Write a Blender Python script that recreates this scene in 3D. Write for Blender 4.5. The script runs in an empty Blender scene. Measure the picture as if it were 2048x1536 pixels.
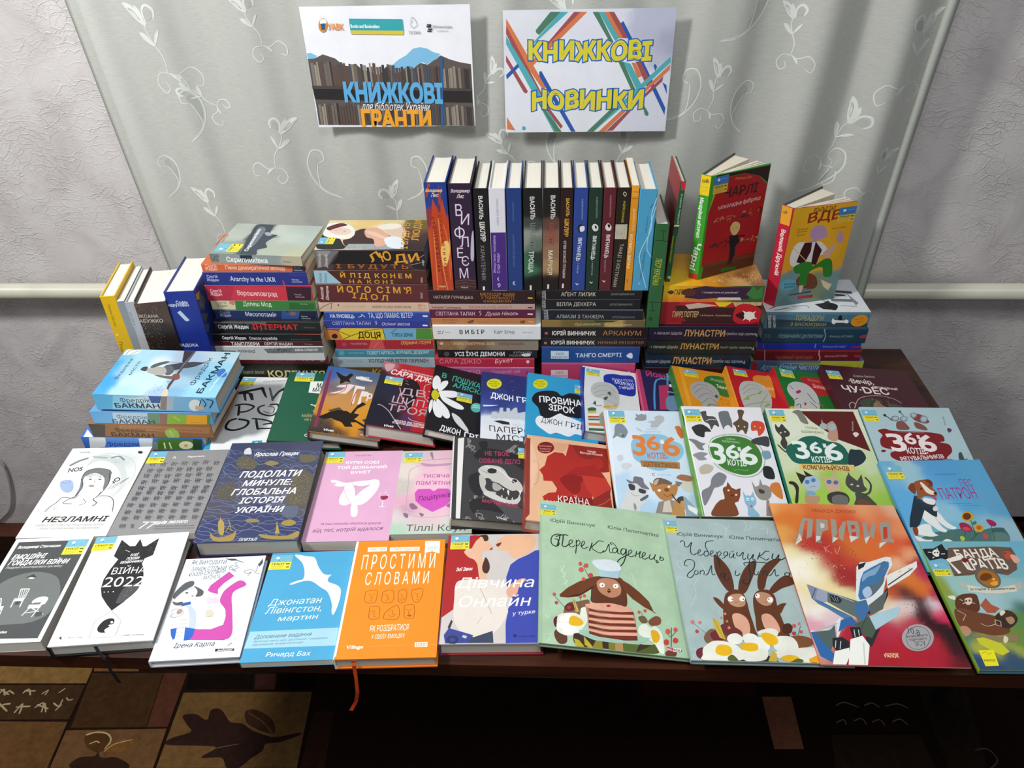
import bpy, math, random
from mathutils import Matrix, Vector, noise
from mathutils.geometry import tessellate_polygon
C = bpy.context.scene.collection
S = bpy.context.scene
PI = math.pi
# ---------------------------------------------------------------- camera, world, lamp, exposure
cam = bpy.data.objects.new('camera', bpy.data.cameras.new('camera'))
C.objects.link(cam)
cam.data.sensor_width = 36; cam.data.lens = 36*1547/2048; cam.data.clip_start = .02
cam.matrix_world = Matrix(((.99908383,-.00552694,.04243766,0),(.03751706,.59021532,-.80637357,0),(-.02059058,.80722693,.58988194,1.665),(0,0,0,1)))
S.camera = cam
W = bpy.data.worlds.new('room_light'); S.world = W; W.use_nodes = True
W.node_tree.nodes['Background'].inputs[0].default_value = (.97,.98,1,1)
W.node_tree.nodes['Background'].inputs[1].default_value = .21
def area(name, loc, target, size, power, col):
    l = bpy.data.lights.new(name, 'AREA'); l.shape = 'DISK'; l.size = size; l.energy = power; l.color = col
    o = bpy.data.objects.new(name, l); C.objects.link(o); o.location = loc
    o.rotation_euler = (Vector(target)-Vector(loc)).to_track_quat('-Z','Y').to_euler(); return o
area('ceiling_lamp', (-1.25,.42,2.4), (-.2,1.1,.8), .28, 31, (1,.985,.96))
area('fill_light', (.05,-.05,2.55), (.1,1.0,.8), .55, 12, (.96,.98,1))  # added fill above the camera to brighten spines and page edges, no real fixture
S.view_settings.view_transform = 'Standard'; S.view_settings.look = 'None'
S.view_settings.gamma = 1; S.view_settings.exposure = 0.2; S.view_settings.use_curve_mapping = False

# ---------------------------------------------------------------- helpers
def lin(h):
    r = []
    for i in (0,2,4):
        c = int(h[i:i+2],16)/255
        r.append(c/12.92 if c <= .04045 else ((c+.055)/1.055)**2.4)
    return r
def tag(o, label=None, cat=None, group=None, kind=None):
    for k, v in (('label',label),('category',cat),('group',group),('kind',kind)):
        if v: o[k] = v
    return o
def newmat(name):
    m = bpy.data.materials.new(name); m.use_nodes = True
    return m, m.node_tree, m.node_tree.nodes['Principled BSDF']
def N(nt, t, **kw):
    n = nt.nodes.new(t)
    for k, v in kw.items():
        if k in n.inputs: n.inputs[k].default_value = v
        else: setattr(n, k, v)
    return n
def print_mat(name, rough, spec, var, scale, bump=0.):
    """printed or dyed surface: colours live in the mesh attribute Col, procedural noise gives ink and grain variation"""
    m, nt, b = newmat(name)
    a = N(nt,'ShaderNodeAttribute', attribute_name='Col')
    tc = N(nt,'ShaderNodeTexCoord')
    no = N(nt,'ShaderNodeTexNoise', Scale=scale, Detail=5., Roughness=.6)
    nt.links.new(tc.outputs['Object'], no.inputs['Vector'])
    mr = N(nt,'ShaderNodeMapRange'); mr.inputs[1].default_value=.25; mr.inputs[2].default_value=.75
    mr.inputs[3].default_value = 1-var; mr.inputs[4].default_value = 1+var
    nt.links.new(no.outputs['Fac'], mr.inputs[0])
    mx = N(nt,'ShaderNodeVectorMath', operation='SCALE')
    nt.links.new(a.outputs['Color'], mx.inputs[0]); nt.links.new(mr.outputs[0], mx.inputs['Scale'])
    nt.links.new(mx.outputs[0], b.inputs['Base Color'])
    b.inputs['Roughness'].default_value = rough; b.inputs['Specular IOR Level'].default_value = spec
    if bump:
        n2 = N(nt,'ShaderNodeTexNoise', Scale=scale*12, Detail=3.)
        nt.links.new(tc.outputs['Object'], n2.inputs['Vector'])
        bp = N(nt,'ShaderNodeBump', Strength=bump, Distance=.0006)
        nt.links.new(n2.outputs['Fac'], bp.inputs['Height']); nt.links.new(bp.outputs[0], b.inputs['Normal'])
    return m
M_PRINT = print_mat('printed_cover', .38, .4, .05, 22)
M_MOTT = print_mat('printed_cover_mottled', .42, .35, .13, 30)
M_CARPET = print_mat('carpet_pile', 1., .05, .28, 60, .9)
def pages_mat():
    m, nt, b = newmat('page_edges')
    a = N(nt,'ShaderNodeAttribute', attribute_name='Col')
    tc = N(nt,'ShaderNodeTexCoord'); mp = N(nt,'ShaderNodeMapping'); mp.inputs['Scale'].default_value = (9,9,2600)
    no = N(nt,'ShaderNodeTexNoise', Scale=1., Detail=2.)
    nt.links.new(tc.outputs['Object'], mp.inputs[0]); nt.links.new(mp.outputs[0], no.inputs['Vector'])
    mr = N(nt,'ShaderNodeMapRange'); mr.inputs[1].default_value=.3; mr.inputs[2].default_value=.7; mr.inputs[3].default_value=.88; mr.inputs[4].default_value=1.04
    nt.links.new(no.outputs['Fac'], mr.inputs[0])
    mx = N(nt,'ShaderNodeVectorMath', operation='SCALE')
    nt.links.new(a.outputs['Color'], mx.inputs[0]); nt.links.new(mr.outputs[0], mx.inputs['Scale'])
    nt.links.new(mx.outputs[0], b.inputs['Base Color']); b.inputs['Roughness'].default_value=.85; b.inputs['Specular IOR Level'].default_value=.15
    return m
M_PAGES = pages_mat()
def plain(name, col, rough, spec=.5):
    m, nt, b = newmat(name)
    tc = N(nt,'ShaderNodeTexCoord'); no = N(nt,'ShaderNodeTexNoise', Scale=14., Detail=4.)
    nt.links.new(tc.outputs['Object'], no.inputs['Vector'])
    cr = N(nt,'ShaderNodeValToRGB'); c = lin(col)
    cr.color_ramp.elements[0].color = [x*.85 for x in c]+[1]; cr.color_ramp.elements[1].color = [min(1,x*1.1) for x in c]+[1]
    nt.links.new(no.outputs['Fac'], cr.inputs[0]); nt.links.new(cr.outputs[0], b.inputs['Base Color'])
    b.inputs['Roughness'].default_value = rough; b.inputs['Specular IOR Level'].default_value = spec
    return m
def wood_mat(name, c0, c1, rough):
    m, nt, b = newmat(name)
    tc = N(nt,'ShaderNodeTexCoord'); mp = N(nt,'ShaderNodeMapping'); mp.inputs['Scale'].default_value = (1.2,16,16)
    no = N(nt,'ShaderNodeTexNoise', Scale=3.2, Detail=8., Roughness=.62, Distortion=.7)
    nt.links.new(tc.outputs['Object'], mp.inputs[0]); nt.links.new(mp.outputs[0], no.inputs['Vector'])
    cr = N(nt,'ShaderNodeValToRGB')
    cr.color_ramp.elements[0].position=.3; cr.color_ramp.elements[1].position=.72
    cr.color_ramp.elements[0].color = lin(c0)+[1]; cr.color_ramp.elements[1].color = lin(c1)+[1]
    nt.links.new(no.outputs['Fac'], cr.inputs[0]); nt.links.new(cr.outputs[0], b.inputs['Base Color'])
    b.inputs['Roughness'].default_value = rough
    return m
class MB:
    """collects polygons with one colour (or per-corner colours) and material slot each, builds ONE mesh object"""
    def __init__(s): s.v=[]; s.f=[]; s.c=[]; s.m=[]
    def poly(s, pts, col, mi=0):
        n=len(s.v); s.v+=[tuple(p) for p in pts]; s.f.append(list(range(n,n+len(pts)))); s.c.append(col); s.m.append(mi)
    def mesh(s, vs, fs, col, mi=0):
        n=len(s.v); s.v+=[tuple(p) for p in vs]
        for f in fs: s.f.append([i+n for i in f]); s.c.append(col); s.m.append(mi)
    def box(s, a, b, col='808080', mi=0):
        x0,y0,z0=a; x1,y1,z1=b
        s.mesh([(x0,y0,z0),(x1,y0,z0),(x1,y1,z0),(x0,y1,z0),(x0,y0,z1),(x1,y0,z1),(x1,y1,z1),(x0,y1,z1)],
               [(0,3,2,1),(4,5,6,7),(0,1,5,4),(1,2,6,5),(2,3,7,6),(3,0,4,7)], col, mi)
    def extr(s, prof, y0, y1, col, mi=0):
        """closed x-z profile extruded along y"""
        n=len(prof); vs=[(x,y0,z) for x,z in prof]+[(x,y1,z) for x,z in prof]
        s.mesh(vs, [list(range(n)), list(range(2*n-1,n-1,-1))]+[(i,i+n,(i+1)%n+n,(i+1)%n) for i in range(n)], col, mi)
    def tube(s, pts, r, col, mi=0, k=10):
        rings=[]
        for i,p in enumerate(pts):
            p=Vector(p); d=(Vector(pts[min(i+1,len(pts)-1)])-Vector(pts[max(i-1,0)])).normalized()
            a=d.cross(Vector((0,0,1))); a=a.normalized() if a.length>1e-3 else Vector((1,0,0)); b2=d.cross(a)
            rings.append([p+(a*math.cos(t*2*PI/k)+b2*math.sin(t*2*PI/k))*r for t in range(k)])
        vs=[v for q in rings for v in q]; fs=[]
        for i in range(len(pts)-1):
            for t in range(k): fs.append((i*k+t,i*k+(t+1)%k,(i+1)*k+(t+1)%k,(i+1)*k+t))
        fs+= [list(range(k)), list(range(len(vs)-1,len(vs)-k-1,-1))]
        s.mesh(vs, fs, col, mi)
    def build(s, name, mats, parent=None, smooth=False):
        me=bpy.data.meshes.new(name); me.from_pydata(s.v, [], s.f)
        mats = mats if isinstance(mats,(list,tuple)) else [mats]
        for m in mats: me.materials.append(m)
        a=me.color_attributes.new('Col','FLOAT_COLOR','CORNER'); buf=[]; cache={}
        for f,c in zip(s.f,s.c):
            if isinstance(c,str):
                if c not in cache: cache[c]=lin(c)+[1.]
                buf+=cache[c]*len(f)
            else:
                for q in c: buf+=list(q)+[1.]
        a.data.foreach_set('color', buf)
        me.polygons.foreach_set('material_index', s.m)
        if smooth: me.polygons.foreach_set('use_smooth', [True]*len(s.f))
        me.update()
        o=bpy.data.objects.new(name, me); C.objects.link(o)
        if parent: o.parent=parent
        return o
def empty(name, M=None, loc=(0,0,0)):
    o=bpy.data.objects.new(name,None); C.objects.link(o); o.empty_display_size=.02
    if M: o.matrix_world=M
    else: o.location=loc
    return o
# ---------------------------------------------------------------- lettering and printed artwork
_tc = bpy.data.curves.new('lettering','FONT'); _to = bpy.data.objects.new('lettering', _tc); C.objects.link(_to)
_tc.resolution_u = 3; _tc.fill_mode = 'NONE'
_cache = {}
def inside(p, P):
    r=False; j=len(P)-1
    for i in range(len(P)):
        a,b=P[i],P[j]
        if (a[1]>p[1])!=(b[1]>p[1]) and p[0]<(b[0]-a[0])*(p[1]-a[1])/(b[1]-a[1])+a[0]: r=not r
        j=i
    return r
def glyphs(s, off):
    """outline contours of a line of text, filled contour by contour (outer loops minus the counters inside them)"""
    if (s,off) in _cache: return _cache[(s,off)]
    _tc.body=s; bpy.context.view_layer.update()
    dg=bpy.context.evaluated_depsgraph_get(); e=_to.evaluated_get(dg); me=e.to_mesh()
    co=[(v.co.x,v.co.y) for v in me.vertices]; nb={}
    for ed in me.edges:
        a,b=ed.vertices; nb.setdefault(a,[]).append(b); nb.setdefault(b,[]).append(a)
    e.to_mesh_clear()
    seen=set(); loops=[]
    for v in range(len(co)):
        if v in seen or v not in nb: continue
        lp=[v]; seen.add(v); cur=v
        while True:
            nx=[q for q in sorted(nb[cur],key=lambda q:(q-cur)%len(co)) if q not in seen]
            if not nx: break
            cur=nx[0]; seen.add(cur); lp.append(cur)
        P=[]
        for q in lp:
            if not P or math.hypot(co[q][0]-P[-1][0],co[q][1]-P[-1][1])>1e-4: P.append(co[q])
        if len(P)>2: loops.append(P)
    ar=lambda P:sum(P[i-1][0]*P[i][1]-P[i][0]*P[i-1][1] for i in range(len(P)))/2
    vs=[]; fs=[]; area_=[ar(P) for P in loops]; kids={}; hole=set()
    for i,P in enumerate(loops):
        c=[j for j in range(len(loops)) if j!=i and area_[j]*area_[i]<0 and abs(area_[j])>abs(area_[i]) and sum(inside(q,loops[j]) for q in P)>len(P)*.6]
        if c: hole.add(i); kids.setdefault(min(c,key=lambda j:abs(area_[j])),[]).append(P)
    for i,P in enumerate(loops):
        if i in hole: continue
        poly=[P]+kids.get(i,[]); n=len(vs); vs+=[(q[0],q[1],.6+.09*(i%4)) for L_ in poly for q in L_]
        for tr in tessellate_polygon([[Vector((q[0],q[1],0)) for q in L_] for L_ in poly]): fs.append([n+k for k in tr])
    if off>0:                                   # heavier weight: the contours are stroked as well
        for P in loops:
            m=len(P); A=[];B=[]
            for i in range(m):
                a,b,c=P[i-1],P[i],P[(i+1)%m]; d1=math.hypot(b[0]-a[0],b[1]-a[1]) or 1; d2=math.hypot(c[0]-b[0],c[1]-b[1]) or 1
                nx=(b[1]-a[1])/d1+(c[1]-b[1])/d2; ny=-(b[0]-a[0])/d1-(c[0]-b[0])/d2; q=math.hypot(nx,ny) or 1
                k=off/q*min(1.5,2/q); A.append((b[0]+nx*k,b[1]+ny*k)); B.append((b[0]-nx*k,b[1]-ny*k))
            for i in range(m):
                n=len(vs); lf=(i%6)*.07; vs+=[(q[0],q[1],lf) for q in (A[i],A[(i+1)%m],B[(i+1)%m],B[i])]; fs.append([n,n+1,n+2,n+3])
    _cache[(s,off)]=(vs,fs)
    return _cache[(s,off)]
def smooth(P, closed, k=4):
    n=len(P); out=[]
    rng=range(n if closed else n-1)
    g=(lambda i:P[i%n]) if closed else (lambda i:P[max(0,min(n-1,i))])
    for i in rng:
        p0,p1,p2,p3=g(i-1),g(i),g(i+1),g(i+2)
        for j in range(k):
            t=j/k; t2=t*t; t3=t2*t
            out.append(tuple(.5*(2*p1[a]+(p2[a]-p0[a])*t+(2*p0[a]-5*p1[a]+4*p2[a]-p3[a])*t2+(3*p1[a]-p0[a]-3*p2[a]+p3[a])*t3) for a in (0,1)))
    if not closed: out.append(P[-1])
    return out
def draw(mb, art, w, h, put, seed=1):
    """art: strokes and shapes of one printed face, units 0.2 mm; put(u,v,layer) gives the 3D point of the face"""
    U=2e-4; L=0; last=None; rn=random.Random(seed)
    cl=lambda p:(min(max(p[0],.0002),w-.0002),min(max(p[1],.0002),h-.0002))
    for el in (art.split('|') if art else []):
        k=el[0]
        if k=='F':
            t=el[2:].split(' '); B=[(float(t[i])*U,float(t[i+1])*U,float(t[i+2])*U,lin(t[i+3])) for i in range(0,len(t),4)]
            nx,ny=(30,40) if min(w,h)>.06 else ((6,50) if w<h else (50,6))
            def fc(x,y):
                s=.6*min(b[2] for b in B); X=x+s*noise.noise((x*60,y*60,seed)); Y=y+s*noise.noise((x*60,y*60,seed+9))
                W_=1e-9; c=[0,0,0]
                for b in B:
                    d=((X-b[0])**2+(Y-b[1])**2)/(b[2]**2); q=math.exp(-d)+1e-3/(1+d*d); W_+=q
                    for i in (0,1,2): c[i]+=q*b[3][i]
                return [v/W_ for v in c]
            G=[[fc(w*i/nx,h*j/ny) for i in range(nx+1)] for j in range(ny+1)]
            for j in range(ny):
                for i in range(nx):
                    mb.poly([put(w*a/nx,h*b/ny,0) for a,b in ((i,j),(i+1,j),(i+1,j+1),(i,j+1))],[G[j][i],G[j][i+1],G[j+1][i+1],G[j+1][i]])
            L=1; continue
        col=el[2:8]
        L+=1
        t=el[9:].split(' ')
        def pts(t):
            x=y=0; r=[]
            for i in range(0,len(t)-1,2): x+=int(t[i]); y+=int(t[i+1]); r.append((x*U,y*U))
            return r
        if k in 'PS':
            P=pts(t)
            if k=='S': P=[cl(p) for p in smooth(P,True)]
            mb.poly([put(*p,L) for p in P], col)
        elif k in 'LC':
            hw=float(t[0])*U/2; P=pts(t[1:])
            if k=='C': P=smooth(P,False)
            A=[];B=[]
            for i,p in enumerate(P):
                q0=P[max(0,i-1)]; q1=P[min(len(P)-1,i+1)]; dx,dy=q1[0]-q0[0],q1[1]-q0[1]; d=math.hypot(dx,dy) or 1
                e=hw*(.75 if k=='C' and i in (0,len(P)-1) else 1)
                A.append(cl((p[0]-dy/d*e,p[1]+dx/d*e))); B.append(cl((p[0]+dy/d*e,p[1]-dx/d*e)))
            for i in range(len(P)-1):
                mb.poly([put(*A[i],L),put(*B[i],L),put(*B[i+1],L),put(*A[i+1],L)], col)
        elif k=='D':
            n=int(t[0]); r=float(t[1])*U; Q=pts(t[2:])
            for _ in range(n):
                a,b=rn.random(),rn.random()
                x=(Q[0][0]*(1-a)+Q[1][0]*a)*(1-b)+(Q[3][0]*(1-a)+Q[2][0]*a)*b; y=(Q[0][1]*(1-a)+Q[1][1]*a)*(1-b)+(Q[3][1]*(1-a)+Q[2][1]*a)*b
                an=rn.uniform(0,PI); r1=r*rn.uniform(.5,1.6); r2=r*rn.uniform(.25,.8)
                mb.poly([put(*cl((x+r1*math.cos(q)*math.cos(an)-r2*math.sin(q)*math.sin(an),y+r1*math.cos(q)*math.sin(an)+r2*math.sin(q)*math.cos(an))),L) for q in (.3,1.5,2.6,3.7,4.8,5.8)], col); L+=.9/n
        elif k in 'TO':
            st=t[0]; x0,y0,an,wd,hh=[float(v) for v in t[1:6]]; s=' '.join(t[6:])
            off=.1 if k=='O' else .05 if 'B' in st else .024 if 'b' in st else 0
            vs,fs=glyphs(s,off)
            if not vs: continue
            cap=max(v[1] for v in glyphs('Н',0)[0]); mn=min(v[0] for v in glyphs(s,0)[0]); mx=max(v[0] for v in glyphs(s,0)[0])
            sx=wd*U/max(1e-6,mx-mn); sy=hh*U/cap; sh=.24*sy if 'i' in st else 0
            ca,sa=math.cos(math.radians(an)),math.sin(math.radians(an)); o=[]
            ph=len(s)*1.7; am=.055*hh*U if 'j' in st else 0
            for x,y,lf in vs:
                X=(x-mn)*sx+y*sh; Y=y*sy+am*math.sin((x-mn)*4.2+ph)+am*.6*math.sin((x-mn)*9.1+ph*2)
                o.append(put(*cl((x0*U+X*ca-Y*sa,y0*U+X*sa+Y*ca)),L+lf))
            mb.mesh(o,fs,col)
STEP=5e-6
def sticker(parent, x, y, w, h, dark, put0):
    mb=MB(); e=.00012
    put=lambda u,v,L:put0(x+u,y+v,0,e+L*1e-5)
    mb.poly([put(0,0,0),put(w,0,0),put(w,h,0),put(0,h,0)],'e4d83c' if not dark else 'd8b43c')
    mb.poly([put(0,h*.5,1),put(w,h*.5,1),put(w,h,1),put(0,h,1)],'74b4cc' if not dark else '3c7ab8')
    n=lambda s:str(int(s/2e-4))
    a='|'.join(['T 4a4a20 b %s %s 0 %s %s ГРАНТ'%(n(w*.12),n(h*.31),n(w*.58),n(h*.13)),
        'P 2a2c34 %s %s %s 0 0 %s %s 0'%(n(w*.76),n(h*.34),n(w*.18),n(h*.07),n(-w*.18)),
        'P 2a2c34 %s %s %s 0 0 %s %s 0'%(n(w*.8),n(h*.13),n(w*.14),n(h*.06),n(-w*.14)),
        'T 8a8030 r %s %s 0 %s %s бібліотечна країна'%(n(w*.12),n(h*.2),n(w*.55),n(h*.05)),
        'T 8a8030 r %s %s 0 %s %s книжкові гранти'%(n(w*.12),n(h*.09),n(w*.5),n(h*.05)),
        'S e8f0f4 %s %s %s %s %s %s %s %s'%(n(w*.22),n(h*.8),n(w*.1),n(h*.08),n(w*.1),n(-h*.08),n(-w*.1),n(-h*.1)),
        'P 3a4a5c %s %s %s %s %s %s'%(n(w*.34),n(h*.64),n(w*.1),n(h*.02),n(-w*.03),n(-h*.06)),
        'T a8d0dc r %s %s 0 %s %s УАВК КНИГИ'%(n(w*.48),n(h*.78),n(w*.4),n(h*.06))])
    draw(mb,a,w,h,lambda u,v,L:put(u,v,L+2))
    return mb.build('sticker', M_PRINT, parent)
def book(label, group, kind, M, dims, cols, front, spine, stk, mott, ext, op, seed):
    w,l,t=[d*1e-4 for d in dims]; c,sc,bc,pg=cols
    O=Vector(M[:3]); ex=Vector(M[3:6]).normalized(); ey=Vector(M[6:9]).normalized(); ez=ex.cross(ey)
    mw=Matrix(((ex.x,ey.x,ez.x,O.x),(ex.y,ey.y,ez.y,O.y),(ex.z,ey.z,ez.z,O.z),(0,0,0,1)))
    nm={'h':'hardcover_book','p':'paperback_book','m':'magazine'}[kind]
    root=empty(nm, mw); tag(root, label, 'magazine' if kind=='m' else 'book', group)
    hard=kind=='h'; bt=.0024 if hard and t>.012 else .0018 if hard else .0005; r=min(.0016 if hard else .0005, t*.3)
    ins=.003 if hard else .0002; xs=-w/2
    mb=MB()
    arc=lambda cx,cz,rr,a0,a1:[(cx+rr*math.cos(math.radians(a0+(a1-a0)*i/3)),cz+rr*math.sin(math.radians(a0+(a1-a0)*i/3))) for i in range(4)]
    xe=w/2; ri=r*.6
    def strip(prof, inner, col, closed_ends=True):
        """thin wall between an outer and an inner x-z polyline"""
        n=len(prof); vs=[(x,y,z) for y in (0,l) for x,z in prof+inner]; m=2*n; fs=[]
        for i in range(n-1):
            fs+=[(i,i+1,i+1+m,i+m),(n+i+1,n+i,n+i+m,n+i+1+m),(i+1,i,n+i,n+i+1),(m+i,m+i+1,m+n+i+1,m+n+i)]
        fs+=[(0,m,m+n,n),(n-1,2*n-1,m+2*n-1,m+n-1)]
        mb.mesh(vs,fs,col)
    back=[(xe,0),(xs+r,0)]; backi=[(xe,bt),(xs+bt+ri,bt)]
    s0=arc(xs+r,r,r,270,180); s0i=arc(xs+bt+ri,bt+ri,ri,270,180)
    s1=arc(xs+r,t-r,r,180,90); s1i=arc(xs+bt+ri,t-bt-ri,ri,180,90)
    strip(back,backi,bc); strip(s0+s1,s0i+s1i,sc)
    if not op:
        strip([(xs+r,t),(xe,t)],[(xs+bt+ri,t-bt),(xe,t-bt)],c)
        fput=lambda u,v,L,e=0.:(xs+u, v, t+.00004+L*STEP+e)
    else:
        a=op[0]; ca,sa=math.cos(a),math.sin(a)
        strip([(xs,t),(xs+w*ca,t+w*sa)],[(xs+bt*sa,t-bt*ca),(xs+w*ca+bt*sa,t+w*sa-bt*ca)],c)
        fput=lambda u,v,L,e=0.:(xs+u*ca-(.00004+L*STEP+e)*sa, v, t+u*sa+(.00004+L*STEP+e)*ca)
    draw(mb, front, w, l, fput, seed)
    draw(mb, spine, l, t, lambda u,v,L:(xs-.00004-L*STEP, l-u, v), seed+50)
    mb.build('cover', M_MOTT if mott else M_PRINT, root)
    # page block, slightly hollow fore edge and rounded back as on a sewn book
    pb=MB(); z0,z1=bt+.0001,t-bt-.0001; px=xe-ins; n=6 if t>.012 else 2
    ps=xs+bt+.0006
    if not op:
        prof=[(ps,z0)]+[(px-(.0022 if hard else 0)*math.sin(PI*i/n)*min(1,t/.03),z0+(z1-z0)*i/n) for i in range(n+1)]+[(ps,z1)]
        pb.extr(prof, ins, l-ins, pg)
    else:
        L_=w-ins-.001
        pt=lambda an,rr:(ps+rr*math.cos(an), z0+.002+rr*math.sin(an))
        pb.extr([(ps,z0),(px,z0),(px-.002,z0+.006),pt(a*.5,L_-.003),(ps,z1-.004)], ins, l-ins, pg)
        for q,e0,e1 in ((.62,.002,.0032),(.76,.0012,.0024),(.88,.0004,.0018)):
            zz=z1-.001; x1,zz1=ps+L_*math.cos(a*q),zz+L_*math.sin(a*q)
            pb.extr([(ps,zz-e1),(x1,zz1-e1*1.2),(x1-.001,zz1+e0),(ps,zz)], ins, l-ins, pg)
    pb.build('pages', M_PAGES, root)
    if stk: sticker(root, stk[0]*1e-4, stk[1]*1e-4, stk[2]*1e-4, stk[3]*1e-4, stk[4], fput)
    if 'rib' in ext:
        col,q=ext['rib']; P=[Vector(q[i:i+3]) for i in range(0,len(q),3)]; rb=MB(); inv=mw.inverted(); hw=.0026
        Q=[]
        for i in range(len(P)-1):
            for j in range(4): Q.append(P[i].lerp(P[i+1],j/4))
        Q.append(P[-1]); S1=[]; 
        for i,p in enumerate(Q):
            tw=.35*math.sin(i*.55); S1.append((inv@(p-Vector((hw*math.cos(tw),hw*math.sin(tw)*.5,0))),inv@(p+Vector((hw*math.cos(tw),hw*math.sin(tw)*.5,0)))))
        for i in range(len(S1)-1):
            a0,b0=S1[i]; a1,b1=S1[i+1]; d=Vector((0,0,.0004))
            rb.poly([a0,b0,b1,a1],col); rb.poly([a0-d,a1-d,b1-d,b0-d],col)
        rb.build('ribbon', M_PRINT, root)
    return root
# ---------------------------------------------------------------- the room
WY=1.56
def wallpaper():
    m, nt, b = newmat('crinkled_wallpaper')
    tc=N(nt,'ShaderNodeTexCoord'); L=nt.links.new
    warp=N(nt,'ShaderNodeTexNoise',Scale=9.,Detail=3.); L(tc.outputs['Object'],warp.inputs['Vector'])
    wv=N(nt,'ShaderNodeVectorMath',operation='SCALE'); wv.inputs['Scale'].default_value=.11; L(warp.outputs['Color'],wv.inputs[0])
    ad=N(nt,'ShaderNodeVectorMath',operation='ADD'); L(tc.outputs['Object'],ad.inputs[0]); L(wv.outputs[0],ad.inputs[1])
    mp=N(nt,'ShaderNodeMapping'); mp.inputs['Rotation'].default_value=(0,.6,0); mp.inputs['Scale'].default_value=(1,1,2.2); L(ad.outputs[0],mp.inputs[0])
    vo=N(nt,'ShaderNodeTexVoronoi',feature='DISTANCE_TO_EDGE',Scale=24.); L(mp.outputs[0],vo.inputs['Vector'])
    vo2=N(nt,'ShaderNodeTexVoronoi',feature='DISTANCE_TO_EDGE',Scale=55.); L(mp.outputs[0],vo2.inputs['Vector'])
    r1=N(nt,'ShaderNodeMapRange'); r1.inputs[1].default_value=0; r1.inputs[2].default_value=.045; r1.inputs[3].default_value=1; r1.inputs[4].default_value=0; L(vo.outputs['Distance'],r1.inputs[0])
    r2=N(nt,'ShaderNodeMapRange'); r2.inputs[1].default_value=0; r2.inputs[2].default_value=.07; r2.inputs[3].default_value=.55; r2.inputs[4].default_value=0; L(vo2.outputs['Distance'],r2.inputs[0])
    ms=N(nt,'ShaderNodeTexNoise',Scale=13.,Detail=2.); L(tc.outputs['Object'],ms.inputs['Vector'])
    r3=N(nt,'ShaderNodeMapRange'); r3.inputs[1].default_value=.3; r3.inputs[2].default_value=.62; L(ms.outputs['Fac'],r3.inputs[0])
    sm=N(nt,'ShaderNodeMath',operation='ADD'); L(r1.outputs[0],sm.inputs[0]); L(r2.outputs[0],sm.inputs[1])
    mu=N(nt,'ShaderNodeMath',operation='MULTIPLY'); L(sm.outputs[0],mu.inputs[0]); L(r3.outputs[0],mu.inputs[1])
    fi=N(nt,'ShaderNodeTexNoise',Scale=160.,Detail=3.); L(tc.outputs['Object'],fi.inputs['Vector'])
    f2=N(nt,'ShaderNodeMath',operation='MULTIPLY_ADD'); f2.inputs[1].default_value=.22; L(fi.outputs['Fac'],f2.inputs[0]); L(mu.outputs[0],f2.inputs[2])
    bp=N(nt,'ShaderNodeBump',Strength=.62,Distance=.0014); L(f2.outputs[0],bp.inputs['Height']); L(bp.outputs[0],b.inputs['Normal'])
    bl=N(nt,'ShaderNodeTexNoise',Scale=6.,Detail=5.,Roughness=.6,Distortion=1.2); L(tc.outputs['Object'],bl.inputs['Vector'])
    cr=N(nt,'ShaderNodeValToRGB'); E=cr.color_ramp.elements
    E[0].position=.36; E[0].color=lin('beb8b9')+[1]; E[1].position=.58; E[1].color=lin('cecac9')+[1]
    e=E.new(.46); e.color=lin('c6c1c1')+[1]
    L(bl.outputs['Fac'],cr.inputs[0]); L(cr.outputs[0],b.inputs['Base Color'])
    b.inputs['Roughness'].default_value=.5; b.inputs['Specular IOR Level'].default_value=.45
    return m
mb=MB(); mb.box((-2.6,WY,0),(2.4,WY+.12,2.75)); tag(mb.build('wall_back', wallpaper()), kind='structure')
mb=MB(); mb.box((-2.6,-2.2,-.06),(2.4,WY,0)); tag(mb.build('floor', wood_mat('floorboards','3a1c10','5a2c18',.5)), kind='structure')
mb=MB(); mb.extr([(0,0),(-.018,0),(-.018,.066),(-.010,.08),(0,.08)],-2.4,2.4,'5c2018')
bb=mb.build('baseboard_back', plain('painted_skirting','4e1c16',.35)); bb.rotation_euler=(0,0,PI/2); bb.rotation_euler=(0,0,-PI/2); bb.location=(0,WY,0); tag(bb,kind='structure')
bb.scale=(1,1,1)
# heating pipe in front of the wall
mb=MB(); mb.tube([(-2.6,1.512,.8145),(2.4,1.512,.8145)],.0185,'e6e4d4',0,20)
pipe=empty('heating_pipe',loc=(0,0,0)); tag(pipe,'cream painted horizontal heating pipe running along the wall','pipe')
mb.build('pipe_run', plain('cream_paint','cfcdbd',.3), pipe, True)
for x in (-.55,.3):
    mb=MB(); mb.box((x-.008,1.525,.806),(x+.008,WY-.0005,.822)); mb.build('bracket', plain('cream_paint_bracket','b8b6a8',.4), pipe)
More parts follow.
